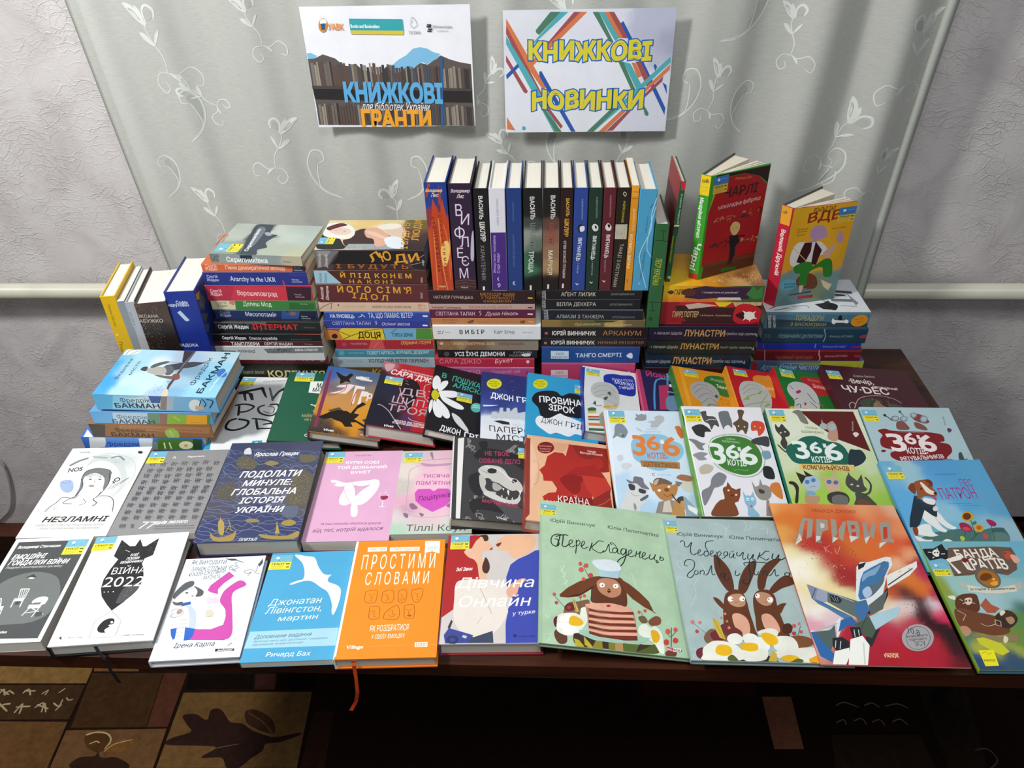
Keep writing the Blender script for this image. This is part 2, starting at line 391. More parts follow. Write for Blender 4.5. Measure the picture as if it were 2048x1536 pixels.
# ---------------------------------------------------------------- carpet
mb=MB(); mb.box((-2.2,-1.2,.0005),(2.2,1.5,.007),'1e110c')
draw(mb, 'P 7a5c34 3433 11390 2051 40 34 -244 -1918 -47|P 3c2a1a 3614 11116 1894 47 32 -436 -1634 -48|P 5c4024 3915 10664 1611 31 63 -535 -1315 -36|P 6a4c2c 5494 11430 575 13 3 -82 -548 -13|P 3c2816 5514 11324 874 21 81 -688 -867 -33|P 4c2c20 6398 11346 284 6 34 -688 -237 -7|P 60442a 5568 10592 1156 51 20 -452 -1136 -31|P 644a2a 6740 11092 1530 49 56 -907 -1544 -42|P 120a08 6708 11341 794 19 43 -204 -801 -20|P 38201a 7524 11361 250 6 38 -204 -236 -6|P 120a08 7794 11368 459 10 29 -204 -450 -10|P 301c14 8352 10893 238 7 36 -658 -263 -8|S 2a1a16 6842 10802 142 25 156 -70 5 127 121 3 149 -143 145 -18 144 -78 174 -56 123 -18 239 57 18 -29 -202 -86 -148 -24 -15 -78 -91 -80 -115 -118 -131 -3 -96 111 -228 -6 130 120 -238 14 -333 1 11 71 204 86 -70 80|S 3a2418 7553 10873 113 24 186 -80 89 -101 29 -102 -123 17 -155 57 -89 60|C 5c4a30 10.5 7600 10853 190 -100 160 -139|C 6a5438 8 7186 10336 144 82 270 66|S 4a3018 5816 10538 108 44 138 3 76 -99 -32 -120 -92 -12 -130 66|C a89868 19 5824 10542 102 36 136 -14 76 -78 -22 -100|C a89868 12.5 5914 10440 63 32 49 -19|S 6c4824 6126 10366 61 121 205 25 6 -99 -110 -61|C a89868 10 6120 10357 85 91 173 54|S 2c1c14 5807 10185 67 97 164 24 10 58 75 -75 173 5 184 -110 -474 -50|C a09070 18.5 4526 11015 23 68 55 -77 20 56 85 -38|C a09070 18.5 4507 11082 145 -68|C a09070 18.5 4808 11033 42 57 64 -76|C a09070 18.5 4811 11066 135 4|C a09070 16 5042 11028 53 57 -6 -67|C a09070 16 5239 11050 52 62|C a09070 20.5 4586 10841 77 45 76 13|C a09070 20.5 4589 10906 165 -104|C a09070 20 4846 10784 36 118 31 -128|C a09070 20 4824 10858 168 15|C a09070 18 5054 10853 68 67 42 -118|C a09070 18 5062 10896 160 -50|C a09070 18 5142 10920 73 -116|C a09070 18 5244 10922 84 -40 6 86|C a09070 17.5 5315 10827 42 77|C a09070 15.5 5364 10992 47 -32 43 16|L 281810 12 3607 11128 1905 46 -18 256|L 281810 11 3910 10672 1626 42 -24 460|L 281810 10 5580 10160 -44 554 -28 622 1180 28|L 281810 10.5 5588 10614 1132 39 -32 711|L 281810 10.5 6720 10653 34 -461|P 80523e 13534 11206 339 8 -18 -626 -321 -9|C 6c6048 15.5 14356 11114 100 44 154 -59|C 6c6048 15.5 14676 11122 98 35 69 -53|C 6c6048 15.5 14906 11119 156 35 96 -51|C 6c6048 15 14294 10904 96 40 10 -61|C 6c6048 15 14500 10931 96 33 32 -76|C 6c6048 15 14696 10921 96 33 34 -66|C 6c6048 15.5 14926 10933 97 33 61 -66|P 2c2018 14194 10758 986 25 10 -399 -1058 -29|P 241c16 15364 11584 603 14 -237 -1200 -406 -11|C 4c4c38 15 15693 10622 144 18 51 -126 -158 -116|P 341410 12188 11372 1329 32 -43 -199 -1306 -33', 4.4, 2.75, lambda u,v,L:(u-2.2,min(v-1.2,1.5),.0072+L*.00002))
carpet=mb.build('carpet', M_CARPET); tag(carpet,'patterned brown and black carpet with leaves and squares under the table','carpet')
# ---------------------------------------------------------------- table
TX0,TX1,TY0,TY1=-.835,.747,.612,1.383
wood=wood_mat('dark_red_wood','220f08','4a220d',.42)
table=empty('table',loc=(0,1,0)); tag(table,'dark reddish wooden table under all the books','table')
def bevbox(mb,a,b,r,col='808080'):
    x0,y0,z0=a;x1,y1,z1=b
    prof=[(x0+r,z0),(x1-r,z0),(x1,z0+r),(x1,z1-r),(x1-r,z1),(x0+r,z1),(x0,z1-r),(x0,z0+r)]
    mb.extr(prof,y0,y1,col)
mb=MB(); bevbox(mb,(TX0,TY0-1,.724),(TX1,TY1-1,.75),.0015); mb.build('tabletop',wood,table)
for x in (TX0+.03,TX1-.08):
    for y in (TY0+.52,TY1-.06):
        mb=MB(); bevbox(mb,(x,y-1,.0095),(x+.05,y+.05-1,.7238),.003); mb.build('leg',wood,table)
mb=MB(); mb.box((TX0+.05,TY1-.075-1,.62),(TX1-.05,TY1-.055-1,.7238)); mb.build('apron',wood,table)
# ---------------------------------------------------------------- lace curtain
def cy(x,z):
    g=x+.05*math.sin(z*2.1+x*3)
    a=.0065+.0115*max(0,min(1,(x-.2)/.3))+.003*max(0,min(1,(-.35-x)/.2))
    f=math.sin(g*2*PI/.15+1.1*math.sin(g*9+1))
    return 1.466+a*f+.0012*math.sin(g*2*PI/.06+z*3)+.002*math.sin(z*7+x*11)
def cx0(z): return -.845+.07*(1.45-z)*.9
def cx1(z): return .697-.033*(1.42-z)
def lace():
    m, nt, b = newmat('sheer_lace'); L=nt.links.new
    tc=N(nt,'ShaderNodeTexCoord'); mp=N(nt,'ShaderNodeMapping'); mp.inputs['Scale'].default_value=(70,70,900); L(tc.outputs['Object'],mp.inputs[0])
    th=N(nt,'ShaderNodeTexNoise',Scale=1.,Detail=3.); L(mp.outputs[0],th.inputs['Vector'])
    cr=N(nt,'ShaderNodeValToRGB'); cr.color_ramp.elements[0].position=.3; cr.color_ramp.elements[1].position=.7
    cr.color_ramp.elements[0].color=lin('cfd3cc')+[1]; cr.color_ramp.elements[1].color=lin('dadcd6')+[1]; L(th.outputs['Fac'],cr.inputs[0])
    L(cr.outputs[0],b.inputs['Base Color']); b.inputs['Roughness'].default_value=.8; b.inputs['Specular IOR Level'].default_value=.15
    bp=N(nt,'ShaderNodeBump',Strength=.18,Distance=.0005); L(th.outputs['Fac'],bp.inputs['Height']); L(bp.outputs[0],b.inputs['Normal'])
    tl=N(nt,'ShaderNodeBsdfTranslucent'); L(cr.outputs[0],tl.inputs[0])
    m1=N(nt,'ShaderNodeMixShader'); m1.inputs[0].default_value=.35; L(b.outputs[0],m1.inputs[1]); L(tl.outputs[0],m1.inputs[2])
    tr=N(nt,'ShaderNodeBsdfTransparent')
    m2=N(nt,'ShaderNodeMixShader'); L(m1.outputs[0],m2.inputs[2]); L(tr.outputs[0],m2.inputs[1])
    r=N(nt,'ShaderNodeMapRange'); r.inputs[1].default_value=.25; r.inputs[2].default_value=.75; r.inputs[3].default_value=.86; r.inputs[4].default_value=.92; L(th.outputs['Fac'],r.inputs[0]); L(r.outputs[0],m2.inputs[0])
    L(m2.outputs[0],nt.nodes['Material Output'].inputs[0])
    return m
M_LACE=lace(); M_EMB=plain('white_embroidery','d3d7d1',.7,.2); M_EMB2=plain('grey_openwork','acb0aa',.8,.2)
mb=MB(); nx,nz=420,60; Z0,Z1=.60,2.15
V=[]; F_=[]
for j in range(nz+1):
    z=Z0+(Z1-Z0)*j/nz
    for i in range(nx+1):
        x=cx0(z)+(cx1(z)-cx0(z))*i/nx; V.append((x,cy(x,z),z))
for j in range(nz):
    for i in range(nx): F_.append((j*(nx+1)+i,j*(nx+1)+i+1,(j+1)*(nx+1)+i+1,(j+1)*(nx+1)+i))
mb.mesh(V,F_,'c8c8c8',0)
def onc(x,z,e=.0004): return (x,cy(x,z)-e,z)
def cstroke(P,w,mi=1,taper=True):
    P=smooth(P,False,6); n=len(P)
    for i in range(n-1):
        q=[]
        for k in (i,i+1):
            a=P[max(0,k-1)]; b=P[min(n-1,k+1)]; dx,dz=b[0]-a[0],b[1]-a[1]; d=math.hypot(dx,dz) or 1
            h=w/2*(.6+.4*math.sin(PI*k/(n-1)) if taper else 1); q.append(((P[k][0]-dz/d*h,P[k][1]+dx/d*h),(P[k][0]+dz/d*h,P[k][1]-dx/d*h)))
        mb.poly([onc(*q[0][0]),onc(*q[0][1]),onc(*q[1][1]),onc(*q[1][0])],'ffffff',mi)
def cblob(P,mi=1,e=.0005):
    P=smooth(P,True,4); cx=sum(p[0] for p in P)/len(P); cz=sum(p[1] for p in P)/len(P)
    for i in range(len(P)):
        a,b=P[i],P[(i+1)%len(P)]; mb.poly([onc(cx,cz,e),onc(*a,e),onc(*b,e)],'ffffff',mi)
def sprig(x,z,ang,s,fl=1):
    ca,sa=math.cos(ang),math.sin(ang)
    T=lambda P:[(x+s*(a*fl*ca-b*sa),z+s*(a*fl*sa+b*ca)) for a,b in P]
    cstroke(T([(0,-1.2),(.12,-.7),(0,-.2),(-.05,.2),(.05,.55)]),.0022)                     # stem
    for P in ([(0,-.3),(-.28,-.05),(-.38,.22),(-.15,.12)],[(0,-.3),(.25,-.1),(.42,.15),(.2,.02)],[(.02,.5),(-.1,.75),(-.06,1.05),(.08,.8)]): cblob(T(P))
    cblob(T([(.05,.35),(-.2,.55),(-.42,.95),(-.5,1.2),(-.25,1.12),(0,.8)])); cblob(T([(-.08,.55),(-.28,.8),(-.38,1.02),(-.2,.9)]),2,.0007)
    cblob(T([(-.12,.62),(-.26,.8),(-.33,.95),(-.2,.82)]),1,.0009)
    cstroke(T([(.08,.4),(.15,.8),(.38,.95),(.55,.75),(.45,.5)]),.0045)
    cblob(T([(.16,.5),(.25,.78),(.42,.78),(.42,.55)]),2,.0003)
    cstroke(T([(0,-1.2),(-.35,-1.15),(-.6,-1.45),(-.45,-1.8),(-.2,-1.7),(-.25,-1.45)]),.0022)
    cstroke(T([(0,-1.2),(.3,-1.35),(.75,-1.25),(1.0,-1.6),(.85,-1.95),(.6,-1.8)]),.0022)
    cblob(T([(.05,-1.2),(.2,-1.5),(.3,-1.6),(.25,-1.35)]))
for a in [(-0.71,1.362,0.25,0.0525,1),(-0.513,1.171,-0.35,0.045,-1),(-0.68,1.033,0.3,0.045,1),(0.652,1.329,-0.1,0.0525,-1),(0.556,1.176,-0.5,0.05,1),(-0.304,1.037,0.2,0.0425,-1),(0.036,1.381,0.4,0.0375,1),(0.641,1.109,-0.4,0.0375,-1),(0.304,1.269,-0.2,0.0375,1),(-0.523,1.388,0.3,0.0375,1),(-0.079,1.153,0.5,0.0375,1),(0.15,1.151,-0.3,0.0375,-1),(-0.655,1.261,0.9,0.0325,-1),(-0.107,1.282,-0.6,0.0325,1),(0.429,1.36,0.1,0.0375,1)]: sprig(*a)
def feather(x,z,ang,s,fl=1):
    ca,sa=math.cos(ang),math.sin(ang)
    T=lambda P:[(x+s*(a*fl*ca-b*sa),z+s*(a*fl*sa+b*ca)) for a,b in P]
    cstroke(T([(-.6,-1),(-.1,-.75),(.25,-.2),(.3,.4),(.05,.8),(-.25,.75),(-.3,.45),(-.1,.35)]),.0026)
    cstroke(T([(-.6,-1),(0,-.6),(.05,-.1),(-.05,.35)]),.002)
    cblob(T([(.0,-.5),(.2,-.1),(.25,.35),(.05,.65),(-.1,.5),(.05,.2)]),2,.0003)
for a in [(-0.664,1.229,0.2,0.05,1),(-0.451,1.105,0.1,0.0562,-1),(0.356,1.392,-0.3,0.0625,1),(0.257,1.252,-0.2,0.0562,1),(0.546,1.099,-0.5,0.0562,1),(0.017,1.152,0.1,0.05,-1),(0.354,1.233,-0.3,0.05,-1),(-0.747,1.107,0.2,0.0438,1),(-0.248,1.099,0,0.05,1)]: feather(*a)
curtain=mb.build('lace_curtain',[M_LACE,M_EMB,M_EMB2],None,True); tag(curtain,'sheer pale grey curtain with embroidered white vines hanging against the wall','curtain')
for side in (0,1):
    hb=MB(); P=[]
    for j in range(nz+1):
        z=Z0+(Z1-Z0)*j/nz; xe=cx0(z) if side==0 else cx1(z)
        a=xe-.004; b=xe+.018 if side==0 else xe+.004
        if side: a=xe-.016
        P.append([(a,cy(xe,z)-.002,z),((a+b)/2,cy(xe,z)-.0045,z),(b,cy(xe,z)-.002,z),((a+b)/2,cy(xe,z)+.001,z)])
    vs=[v for r_ in P for v in r_]; fs=[]
    for j in range(nz):
        for k in range(4): fs.append((j*4+k,j*4+(k+1)%4,(j+1)*4+(k+1)%4,(j+1)*4+k))
    hb.mesh(vs,fs,'c8c8c8'); hb.build('hem',M_LACE,curtain,True)
# ---------------------------------------------------------------- cable and chair at the edges
mb=MB(); mb.tube([(x,WY-.008,z) for x,z in smooth([(-1.552,0.288),(-1.51,0.251),(-1.51,0.204),(-1.527,0.136),(-1.555,0.075),(-1.588,0.04),(-1.627,0.012),(-1.678,0)],False,5)],.0035,'c8c0b8',0,8)
tag(mb.build('cable',plain('grey_cable','a8a098',.5),None,True),'thin grey cable looping down the wall at the left edge','cable')
def slab(name,cx,cyy,cz,sx,sy,sz,mat,parent,rot=(0,0,0)):
    import bmesh
    bm=bmesh.new(); bmesh.ops.create_cube(bm,size=1); bmesh.ops.scale(bm,vec=(sx,sy,sz),verts=bm.verts)
    bmesh.ops.bevel(bm,geom=bm.edges[:],offset=min(sx,sy,sz)*.42,segments=4,affect='EDGES')
    me=bpy.data.meshes.new(name); bm.to_mesh(me); bm.free(); me.materials.append(mat)
    me.polygons.foreach_set('use_smooth',[True]*len(me.polygons))
    o=bpy.data.objects.new(name,me); C.objects.link(o); o.parent=parent; o.location=(cx,cyy,cz); o.rotation_euler=rot; return o
blk=plain('black_upholstery','0d0f12',.7,.3); blm=plain('black_metal','141414',.4)
chair=empty('office_chair',loc=(1.17,.92,.0115)); chair.rotation_euler=(0,0,.35); tag(chair,'black padded chair at the right edge beside the table','chair')
slab('seat',0,0,.43,.46,.46,.08,blk,chair); slab('backrest',-.20,.02,.74,.06,.42,.46,blk,chair,(0,-.12,0))
for x in (-.18,.18):
    for y in (-.18,.18):
        mb=MB(); mb.tube([(x*1.15,y*1.15,.0),(x,y,.40)],.012,'141414',0,8); mb.build('leg',blm,chair)
mb=MB(); mb.tube([(-.17,.0,.44),(-.205,.02,.62)],.015,'141414',0,8); mb.build('back_support',blm,chair)
# ---------------------------------------------------------------- printed data: books (pose, size, colours, artwork), posters
BOOKS=[
('white-framed dark grey book with three white chairs, left end of front row','books lying in the front row','p',[-0.7468,0.6157,0.7508,0.99613,0.08718,-0.01088,-0.08708,0.99616,0.00961],(1192,1917,200),('eef2f1','eef2f1','eef2f1','e8e4d8'),'P 4b4e4f 35 926 539 -4 -9 -894 -538 22|S 6d7371 284 621 168 -43 76 -90 38 -116 -13 -136 -85 -68 -135 -13 -165 9 -118 93 -2 187 76 120|P 3a3d3c 240 567 50 31 36 -27 -34 -3|S f4f4e8 311 561 -4 -5 -15 -1 -16 3 -8 6 4 4 14 2 16 -4|P f2f2f0 250 380 74 -2 -4 -27 -71 5|L f2f2f0 7.5 254 359 4 -58|L f2f2f0 7.5 319 358 2 -58|L f2f2f0 6 258 462 20 -84|L f2f2f0 6 320 461 2 -85|L f2f2f0 7.5 257 462 64 0|L f2f2f0 4.5 273 456 19 -78|L f2f2f0 4.5 289 455 15 -77|L f2f2f0 4.5 306 454 6 -77|P 444748 273 354 35 0 -5 -30 -27 0|P f2f2f0 382 318 92 -2 -6 -33 -87 3|S f2f2f0 392 334 20 42 44 8 34 -10 5 -33 -16 -27|P 6d7371 406 334 54 2 -4 -20 -50 0|L f2f2f0 6.5 395 288 -25 -64|L f2f2f0 6.5 464 285 -20 -77|L f2f2f0 6.5 418 282 98 -53|L f2f2f0 5 379 246 97 12|S 4d5152 459 250 41 -2 9 -27 -41 -9|P f2f2f0 139 310 67 5 1 -33 -65 -6|L f2f2f0 7.5 137 387 19 -5 26 -70|L f2f2f0 6.5 205 286 5 -54|T f0f0f0 bi 53 859 0.2 320 26.5 Володимир Станчишин|T ffffff bi 57 752 0.3 242 45.5 ЕМОЦІЙНІ|T ffffff bi 55 695 -0.6 438 44.5 ГОЙДАЛКИ ВІЙНИ|T d8d8d8 i 54 662 -0.5 416 21 Роздуми психотерапевта про війну|T f0f0f0 bi 247 82 0.1 80 19.5 скобка','',(832,1554,315,304,0),0,{},0),
('white hardcover with a black bomb silhouette and black ribbon, front row','books lying in the front row','h',[-0.6008,0.616,0.7514,0.99317,0.11532,-0.01764,-0.11516,0.9933,0.00963],(1404,1967,240),('f3f6f7','1b1b1e','1b1b1e','e8e4d8'),'P 222326 200 942 83 -72 41 -2 16 72 42 -78 24 -2 78 77 2 -170 -54 -31 -4 -50 30 -53 18 -75 2 -72 -18 -42 -54 -104 -62 -71 -56 60 -58 73 -30 72 -8 80 17 99 27 91 -43 34|S 4b4c50 377 477 88 29 1 -71 -62 -90 -51 -9 1 82|D c9c9cc 60 1.5 305 572 166 -4 -121 -244 106 120|D c9c9cc 25 1.5 176 934 60 -6 40 -130 -81 6|D c9c9cc 20 1.5 406 876 70 34 4 -118 -52 4|D 9fa1a4 45 1.5 2 962 566 -10 -390 -476 458 -38|L c8cacc 4.5 262 833 40 -23|T f4f4f4 bi 316 768 1.5 54 22 ЕСЕЇ|T f4f4f4 bi 297 735 0.2 90 21.5 ПОЕЗІЯ|T f4f4f4 bi 263 702 0.2 156 21.5 ЩОДЕННИКИ|T f4f4f4 r 229 601 -1.4 244 62 ВІЙНА|T f4f4f4 r 202 486 -2.3 289 95 2022|S f4f4f4 240 439 0 -4 -2 -1 -4 2 -2 4 0 3 2 1 4 -2|S f4f4f4 268 438 0 -4 -2 0 -4 1 -2 4 0 3 2 2 4 -2|S f4f4f4 304 437 0 -3 -2 -2 -4 2 -2 4 0 4 2 1 4 -2|L 3a3a3c 2.5 346 268 -90 -81 6 -133 165 -8|L 3a3a3c 2.5 346 268 92 -92 0 -122|S 232427 294 132 22 54 40 18 30 -11 6 -37 -30 -10 30 -30 -30 -29 -48 7|S e9e9e9 387 168 -1 -6 -6 -2 -7 2 -5 8 0 7 6 2 8 -3|S f3f6f7 350 113 42 23 14 -52 -44 4|T 44464a b 488 49 -1.4 141 9.5 НОВА ПОЛЬЩА|T 44464a r 99 59 -2 121 11 СТАРОГО ЛЕВА|S 2b2c30 86 64 0 -8 -7 -2 -9 4 -6 8 0 8 7 2 9 -4|S f3f6f7 93 64 -1 -6 -4 -2 -6 3 -5 6 0 5 5 2 6 -2','',(3,1683,317,282,0),0,{'rib':('15171a',[-0.6163,0.6237,0.764,-0.6014,0.609,0.7686,-0.5924,0.602,0.7588,-0.5877,0.598,0.7363,-0.5826,0.596,0.7149])},0),
('pale notebook-style book with a woman in magenta tights, rounded corners','books lying in the front row','h',[-0.468,0.6021,0.7509,0.99556,0.09337,-0.0119,-0.09337,0.99563,0.0],(1210,1773,140),('e2eaf6','dfe6f3','e8ecf6','d0ccc0'),'T 3c4148 j 57 830 -1.9 260 38.5 ЯК ВИХОДИТИ|T 3c4148 j 74 765 -0.3 255 38 ЗАМІЖ СТІЛЬКИ|T 3c4148 j 73 714 4.9 260 34.5 РАЗІВ СКІЛЬКИ|T 3c4148 j 181 681 2.9 126 34 ЗАХОЧЕТЕ|S 54585c 9 528 6 55 46 73 55 15 14 -39 -38 -35 -34 -35 14 -24 -36 -26|S 54585c 134 622 37 -16 47 -36 -4 -41 -44 -2 -2 47|S 54585c 18 491 34 -11 38 6 6 -32 -52 4|S f1f1f4 24 500 34 62 40 39 42 11 32 -39 -3 -41 -26 -12 -41 -34 -52 3|L 55585c 3.5 68 589 74 14|S 55585c 86 568 20 2 4 -12 -14 -2|S 6a4a52 157 532 -1 -4 -6 0 -7 2 -4 4 1 4 6 0 8 -2|P 2e5da8 101 475 49 8 6 -26 -64 -15|P b9c8ea 100 441 63 5 48 -56 18 -54 17 -87 -48 -5 -20 95 -24 63|S f4f5f9 58 408 36 29 45 -7 35 -73 21 -105 -1 -96 -66 13 -26 141|C 4b4d52 3.5 32 401 29 23 53 -20 6 -35 -44 -19 -32 10 12 30|S a59588 74 407 24 17 16 -20 -8 -26 -24 0|P 2c62bd 74 253 42 6 11 -86 -12 -11 -23 38|P 2c62bd 172 262 90 -22 -14 -50 -18 -36 -38 -3|T 55585c i 107 319 4.3 62 12.5 Олівер|T 55585c i 110 285 2.8 61 12.5 Тіберій|T 55585c i 114 252 3 59 12.5 Деян|T 33363a i 119 213 4.1 50 12 Антон|T 55585c i 122 185 3.7 52 12 Христо|P c34ba5 244 241 110 -7 71 30 65 21 16 -52 -9 -67 -27 -29 -86 7 -154 10 18 36|S c34ba5 360 470 -1 64 24 54 77 68 56 -48 -82 -66 36 -168 40 -175 -22 -53 -52 16 -5 76 0 102 -24 55|P c34ba5 361 744 48 -44 -60 -63 -31 -55 10 -46 -46 12 -38 30 12 46|S f0e6f2 245 550 83 -16 28 -64 64 -84 -8 -70 -32 -41 -78 -29 -44 11 32 93 -13 88|P d6cbe4 256 512 86 -5 16 -53 -90 5|D c77fb8 40 2 254 512 90 -5 -34 -71 118 -95|S cfc8b4 346 368 0 -16 -10 -12 -14 -4 -18 6 -15 13 -9 17 0 17 9 11 15 4 18 -6 15 -13|T 7c6f62 b 292 340 6 42 18.5 ...|C 4c5054 5.5 306 873 52 -21 23 4 68 -30|P 4c5054 306 873 72 -5 28 -20 -55 2|P 4c5054 588 857 8 -45 -18 -36 -16 22|C 4c5054 3.5 564 788 -1 -48 -7 -20 36 -12|C 4c5054 3.5 551 740 -37 12 -42 -12 32 -26 22 18 -18 -38|C 4c5054 3.5 409 834 -21 -10 24 -36 -42 13 -17 -24 27 -17 48 22|C 4c5054 3.5 372 761 38 -17 -52 48|T 3a3d42 li 137 95 0.4 271 38 Ірена Карпа|P 22262a 427 71 129 -5 0 -17 -127 1|T f0f0f0 bi 442 52 0 102 14.5 JetSetter|C 6a4a5c 4 506 88 12 20 14 -3','',None,0,{},0),
('sky blue paperback with a white flying gull, beside the orange book','books lying in the front row','p',[-0.3434,0.6036,0.7511,0.99844,0.05373,0.01505,-0.05374,0.99855,0.0],(1256,1914,110),('49a0cb','49a0cb','49a0cb','dcd8cc'),'P 9fcadd 10 246 616 8 0 -144 -624 0|S eef4f6 176 933 106 -21 55 -17 43 -87 52 -71 48 -12 14 4 -20 -37 10 -34 66 -32 33 -38 9 -74 -8 -90 -16 -60 -16 26 -11 72 -47 102 -62 49 -71 55 -62 8 -85 -30 -14 10 52 26 36 13 -3 68 -37 91|T e4eedd i 84 462 1.6 372 57 Джонатан|T e4eedd i 75 391 1.5 399 56 Лівінгстон,|T e4eedd i 181 326 1.8 276 44 мартин|T 3a6478 i 54 185 1.6 387 32 Доповнене видання|T 4f7488 i 58 157 1.2 502 15 Включає свого часу загублений і нещодавно|T 4f7488 i 56 131 1.3 340 15 віднайдений четвертий розділ|T f4f8f8 i 165 40 -0.1 299 35 Ричард Бах','',(4,1586,330,286,0),0,{},0),
('orange hardcover with seven line-drawn faces and an orange ribbon','books lying in the front row','h',[-0.2098,0.6041,0.7505,0.99885,0.04777,0.00404,-0.04777,0.99886,0.0],(1373,2071,220),('f58a22','eceae4','f07f1e','d0ccc0'),'P f2f0ec 6 1034 14 0 -2 -1006 -16 -26|P fbf3e2 98 971 146 1 2 -42 -144 -1|T 8a7a62 r 114 938 -0.1 122 25 МАРК ЛІВІН|P fbf3e2 267 966 227 0 1 -40 -225 0|T 8a7a62 r 283 935 -0.4 199 24.5 ІЛЛЯ ПОЛУДЬОННИЙ|P eef2f2 532 1022 114 -2 2 -126 -55 24 -57 -15|T 6c8ba0 r 549 949 -0.2 85 15 ПРОФЕСІЙНО|T 6c8ba0 r 556 928 0.3 65 15 ЗАТИШНО|T fdf3e0 n 76 757 0.2 546 141.5 П Р О С Т И М И|T fdf3e0 n 123 613 0.1 463 114.5 С Л О В А М И|C 9a5312 4 142 556 78 4 6 -60 -10 -46 -66 8 -10 46 2 48|C 9a5312 4 266 548 43 14 33 -14 1 -90 -70 0 -9 56 2 34|C 9a5312 4 381 555 43 9 16 -44 -9 -64 -35 -5 -18 49 3 55|C 9a5312 4 474 558 70 8 8 -49 -20 -59 -35 -4 -23 65 0 39|C 9a5312 4 190 418 66 0 9 -84 -5 -16 -60 0 -10 60 0 40|C 9a5312 4 300 314 -1 40 29 41 60 27 10 -108 -98 0|C 9a5312 4 432 424 66 2 9 -99 -15 -12 -47 5 -9 50 -4 54|C 9a5312 3 166 528 20 -9|C 9a5312 3 198 522 12 10|C 9a5312 3 188 517 0 -29 10 0|C 9a5312 3 178 472 22 1|C 9a5312 3 282 525 18 -6|C 9a5312 3 304 519 3 -29 11 -1|C 9a5312 3 294 470 16 8 10 -8|C 9a5312 3 389 522 13 0|C 9a5312 3 406 521 1 -31 9 0|C 9a5312 3 390 489 18 -22 24 23|C 9a5312 3 494 530 19 -6|C 9a5312 3 518 524 0 -34 9 0|C 9a5312 3 508 472 22 2|C 9a5312 3 204 380 14 -5|C 9a5312 3 225 388 1 -38 11 0|C 9a5312 3 224 333 18 1|C 9a5312 3 326 379 17 5|C 9a5312 3 356 388 -1 -36 11 2|C 9a5312 3 326 348 28 -22 23 26|C 9a5312 3 446 392 16 -10|C 9a5312 3 474 382 13 10|C 9a5312 3 468 380 0 -26 9 0|S 9a5312 490 336 -4 -6 -10 -1 -12 3 -4 4 4 6 10 2 12 -3|T fdf3e0 n 215 211 1 266 50.5 ЯК РОЗІБРАТИСЯ|T fdf3e0 n 235 153 0.9 226 33.5 У СВОЇХ ЕМОЦІЯХ|T fff3df b 77 79 0.4 112 27 Village|L ffb05e 2.5 14 96 50 0|L ffb05e 2.5 214 94 316 3|L ffb05e 2.5 630 99 55 1|P fbf3e2 534 118 86 0 1 -38 -85 0|T f07f1e b 543 101 0.7 71 12.5 НАШ|T f07f1e b 544 85 0.7 71 12.5 ФОРМАТ','',None,0,{'rib':('b5421c',[-0.2551,0.6093,0.762,-0.2501,0.597,0.7647,-0.2502,0.594,0.741,-0.2524,0.593,0.7097,-0.2575,0.593,0.6878,-0.2673,0.592,0.6669])},0),
('book showing a couple about to kiss in red and blue, front row','books lying in the front row','h',[-0.0704,0.6269,0.7507,0.99951,0.03023,0.00779,-0.03023,0.99954,0.0],(1409,1955,260),('c9c3c0','6a4f78','8a2a2e','dcd8cc'),'P a82428 2 976 248 -10 -46 -43 -62 -73 -6 -62 67 -48 50 -84 13 -115 -106 -21 -62 -10 -13 -142 1 -85 -80 -71 -4 334 0 233|S e0b294 196 904 44 50 48 5 30 -63 25 -50 -13 -30 -56 -6 -6 -72 35 -83 -1 -115 -44 1 -30 163 -62 48 -36 49 14 18 37 -7|P a82428 192 974 67 -8 -45 -56 -30 -74 -28 1|S 3a2a22 235 966 62 6 11 -51 -28 -12 -16 38|S 4a2c24 295 750 25 -48 8 -59 -18 -46 -28 12 -11 47 11 58|S e2b390 374 901 47 43 19 25 171 -3 57 -26 -4 -76 -36 -72 -74 -41 -56 -11 -46 67 -48 7 -38 44|S 6a3a2c 370 876 38 18 -9 -30 -19 -12|S 8a3a34 320 824 23 22 -3 -24|P 3b48a6 665 810 -56 -42 -74 -40 -55 -52 -30 -116 6 -133 44 -65 -34 -84 -15 -123 3 -153 247 2 2 810|S dcd4cc 89 510 69 32 108 -1 162 -25 46 -111 -25 -85 18 -64 -41 -101 -74 -88 -116 -13 -86 45 -58 101 -7 168|L a89c92 4 260 474 96 -236|L c9a8a0 4 288 218 -32 -60|S d9a68c 452 427 30 65 71 50 41 -6 -50 -66 -18 -66 -52 -26|P 3b3a3e 55 130 21 66 11 -16 -15 -60|P 39435a 150 89 86 -37 128 49 8 -95 -184 0|P 3a4590 34 71 30 57 171 -60 -39 -62 -148 -1|S 2c355e 137 32 -5 -16 -14 -13 -20 -1 -22 2 -16 12 -6 18 4 17 14 13 21 4 21 -4 16 -14|S 3a4590 114 33 -2 -8 -6 -5 -10 -2 -9 2 -7 6 -3 8 2 7 6 5 9 2 10 -2 6 -6|P c9c3c0 164 71 28 -10 -6 -19 -27 10|T f6f0ee bi 81 621 3 116 30.5 Зої Занн|T f8f4f2 i 87 465 0.2 554 94 Дівчина|T f8f4f2 i 111 298 0.7 502 96 Онлайн|T f4f0f0 i 497 225 5.9 157 31 у турке|T 1f2a60 b 542 46 2.3 111 11.5 СТАРОГО ЛЕВА|S 1f2a60 526 60 -2 -10 -9 -3 -8 4 -3 9 2 9 9 3 8 -4','',(45,1661,287,277,0),0,{},0),
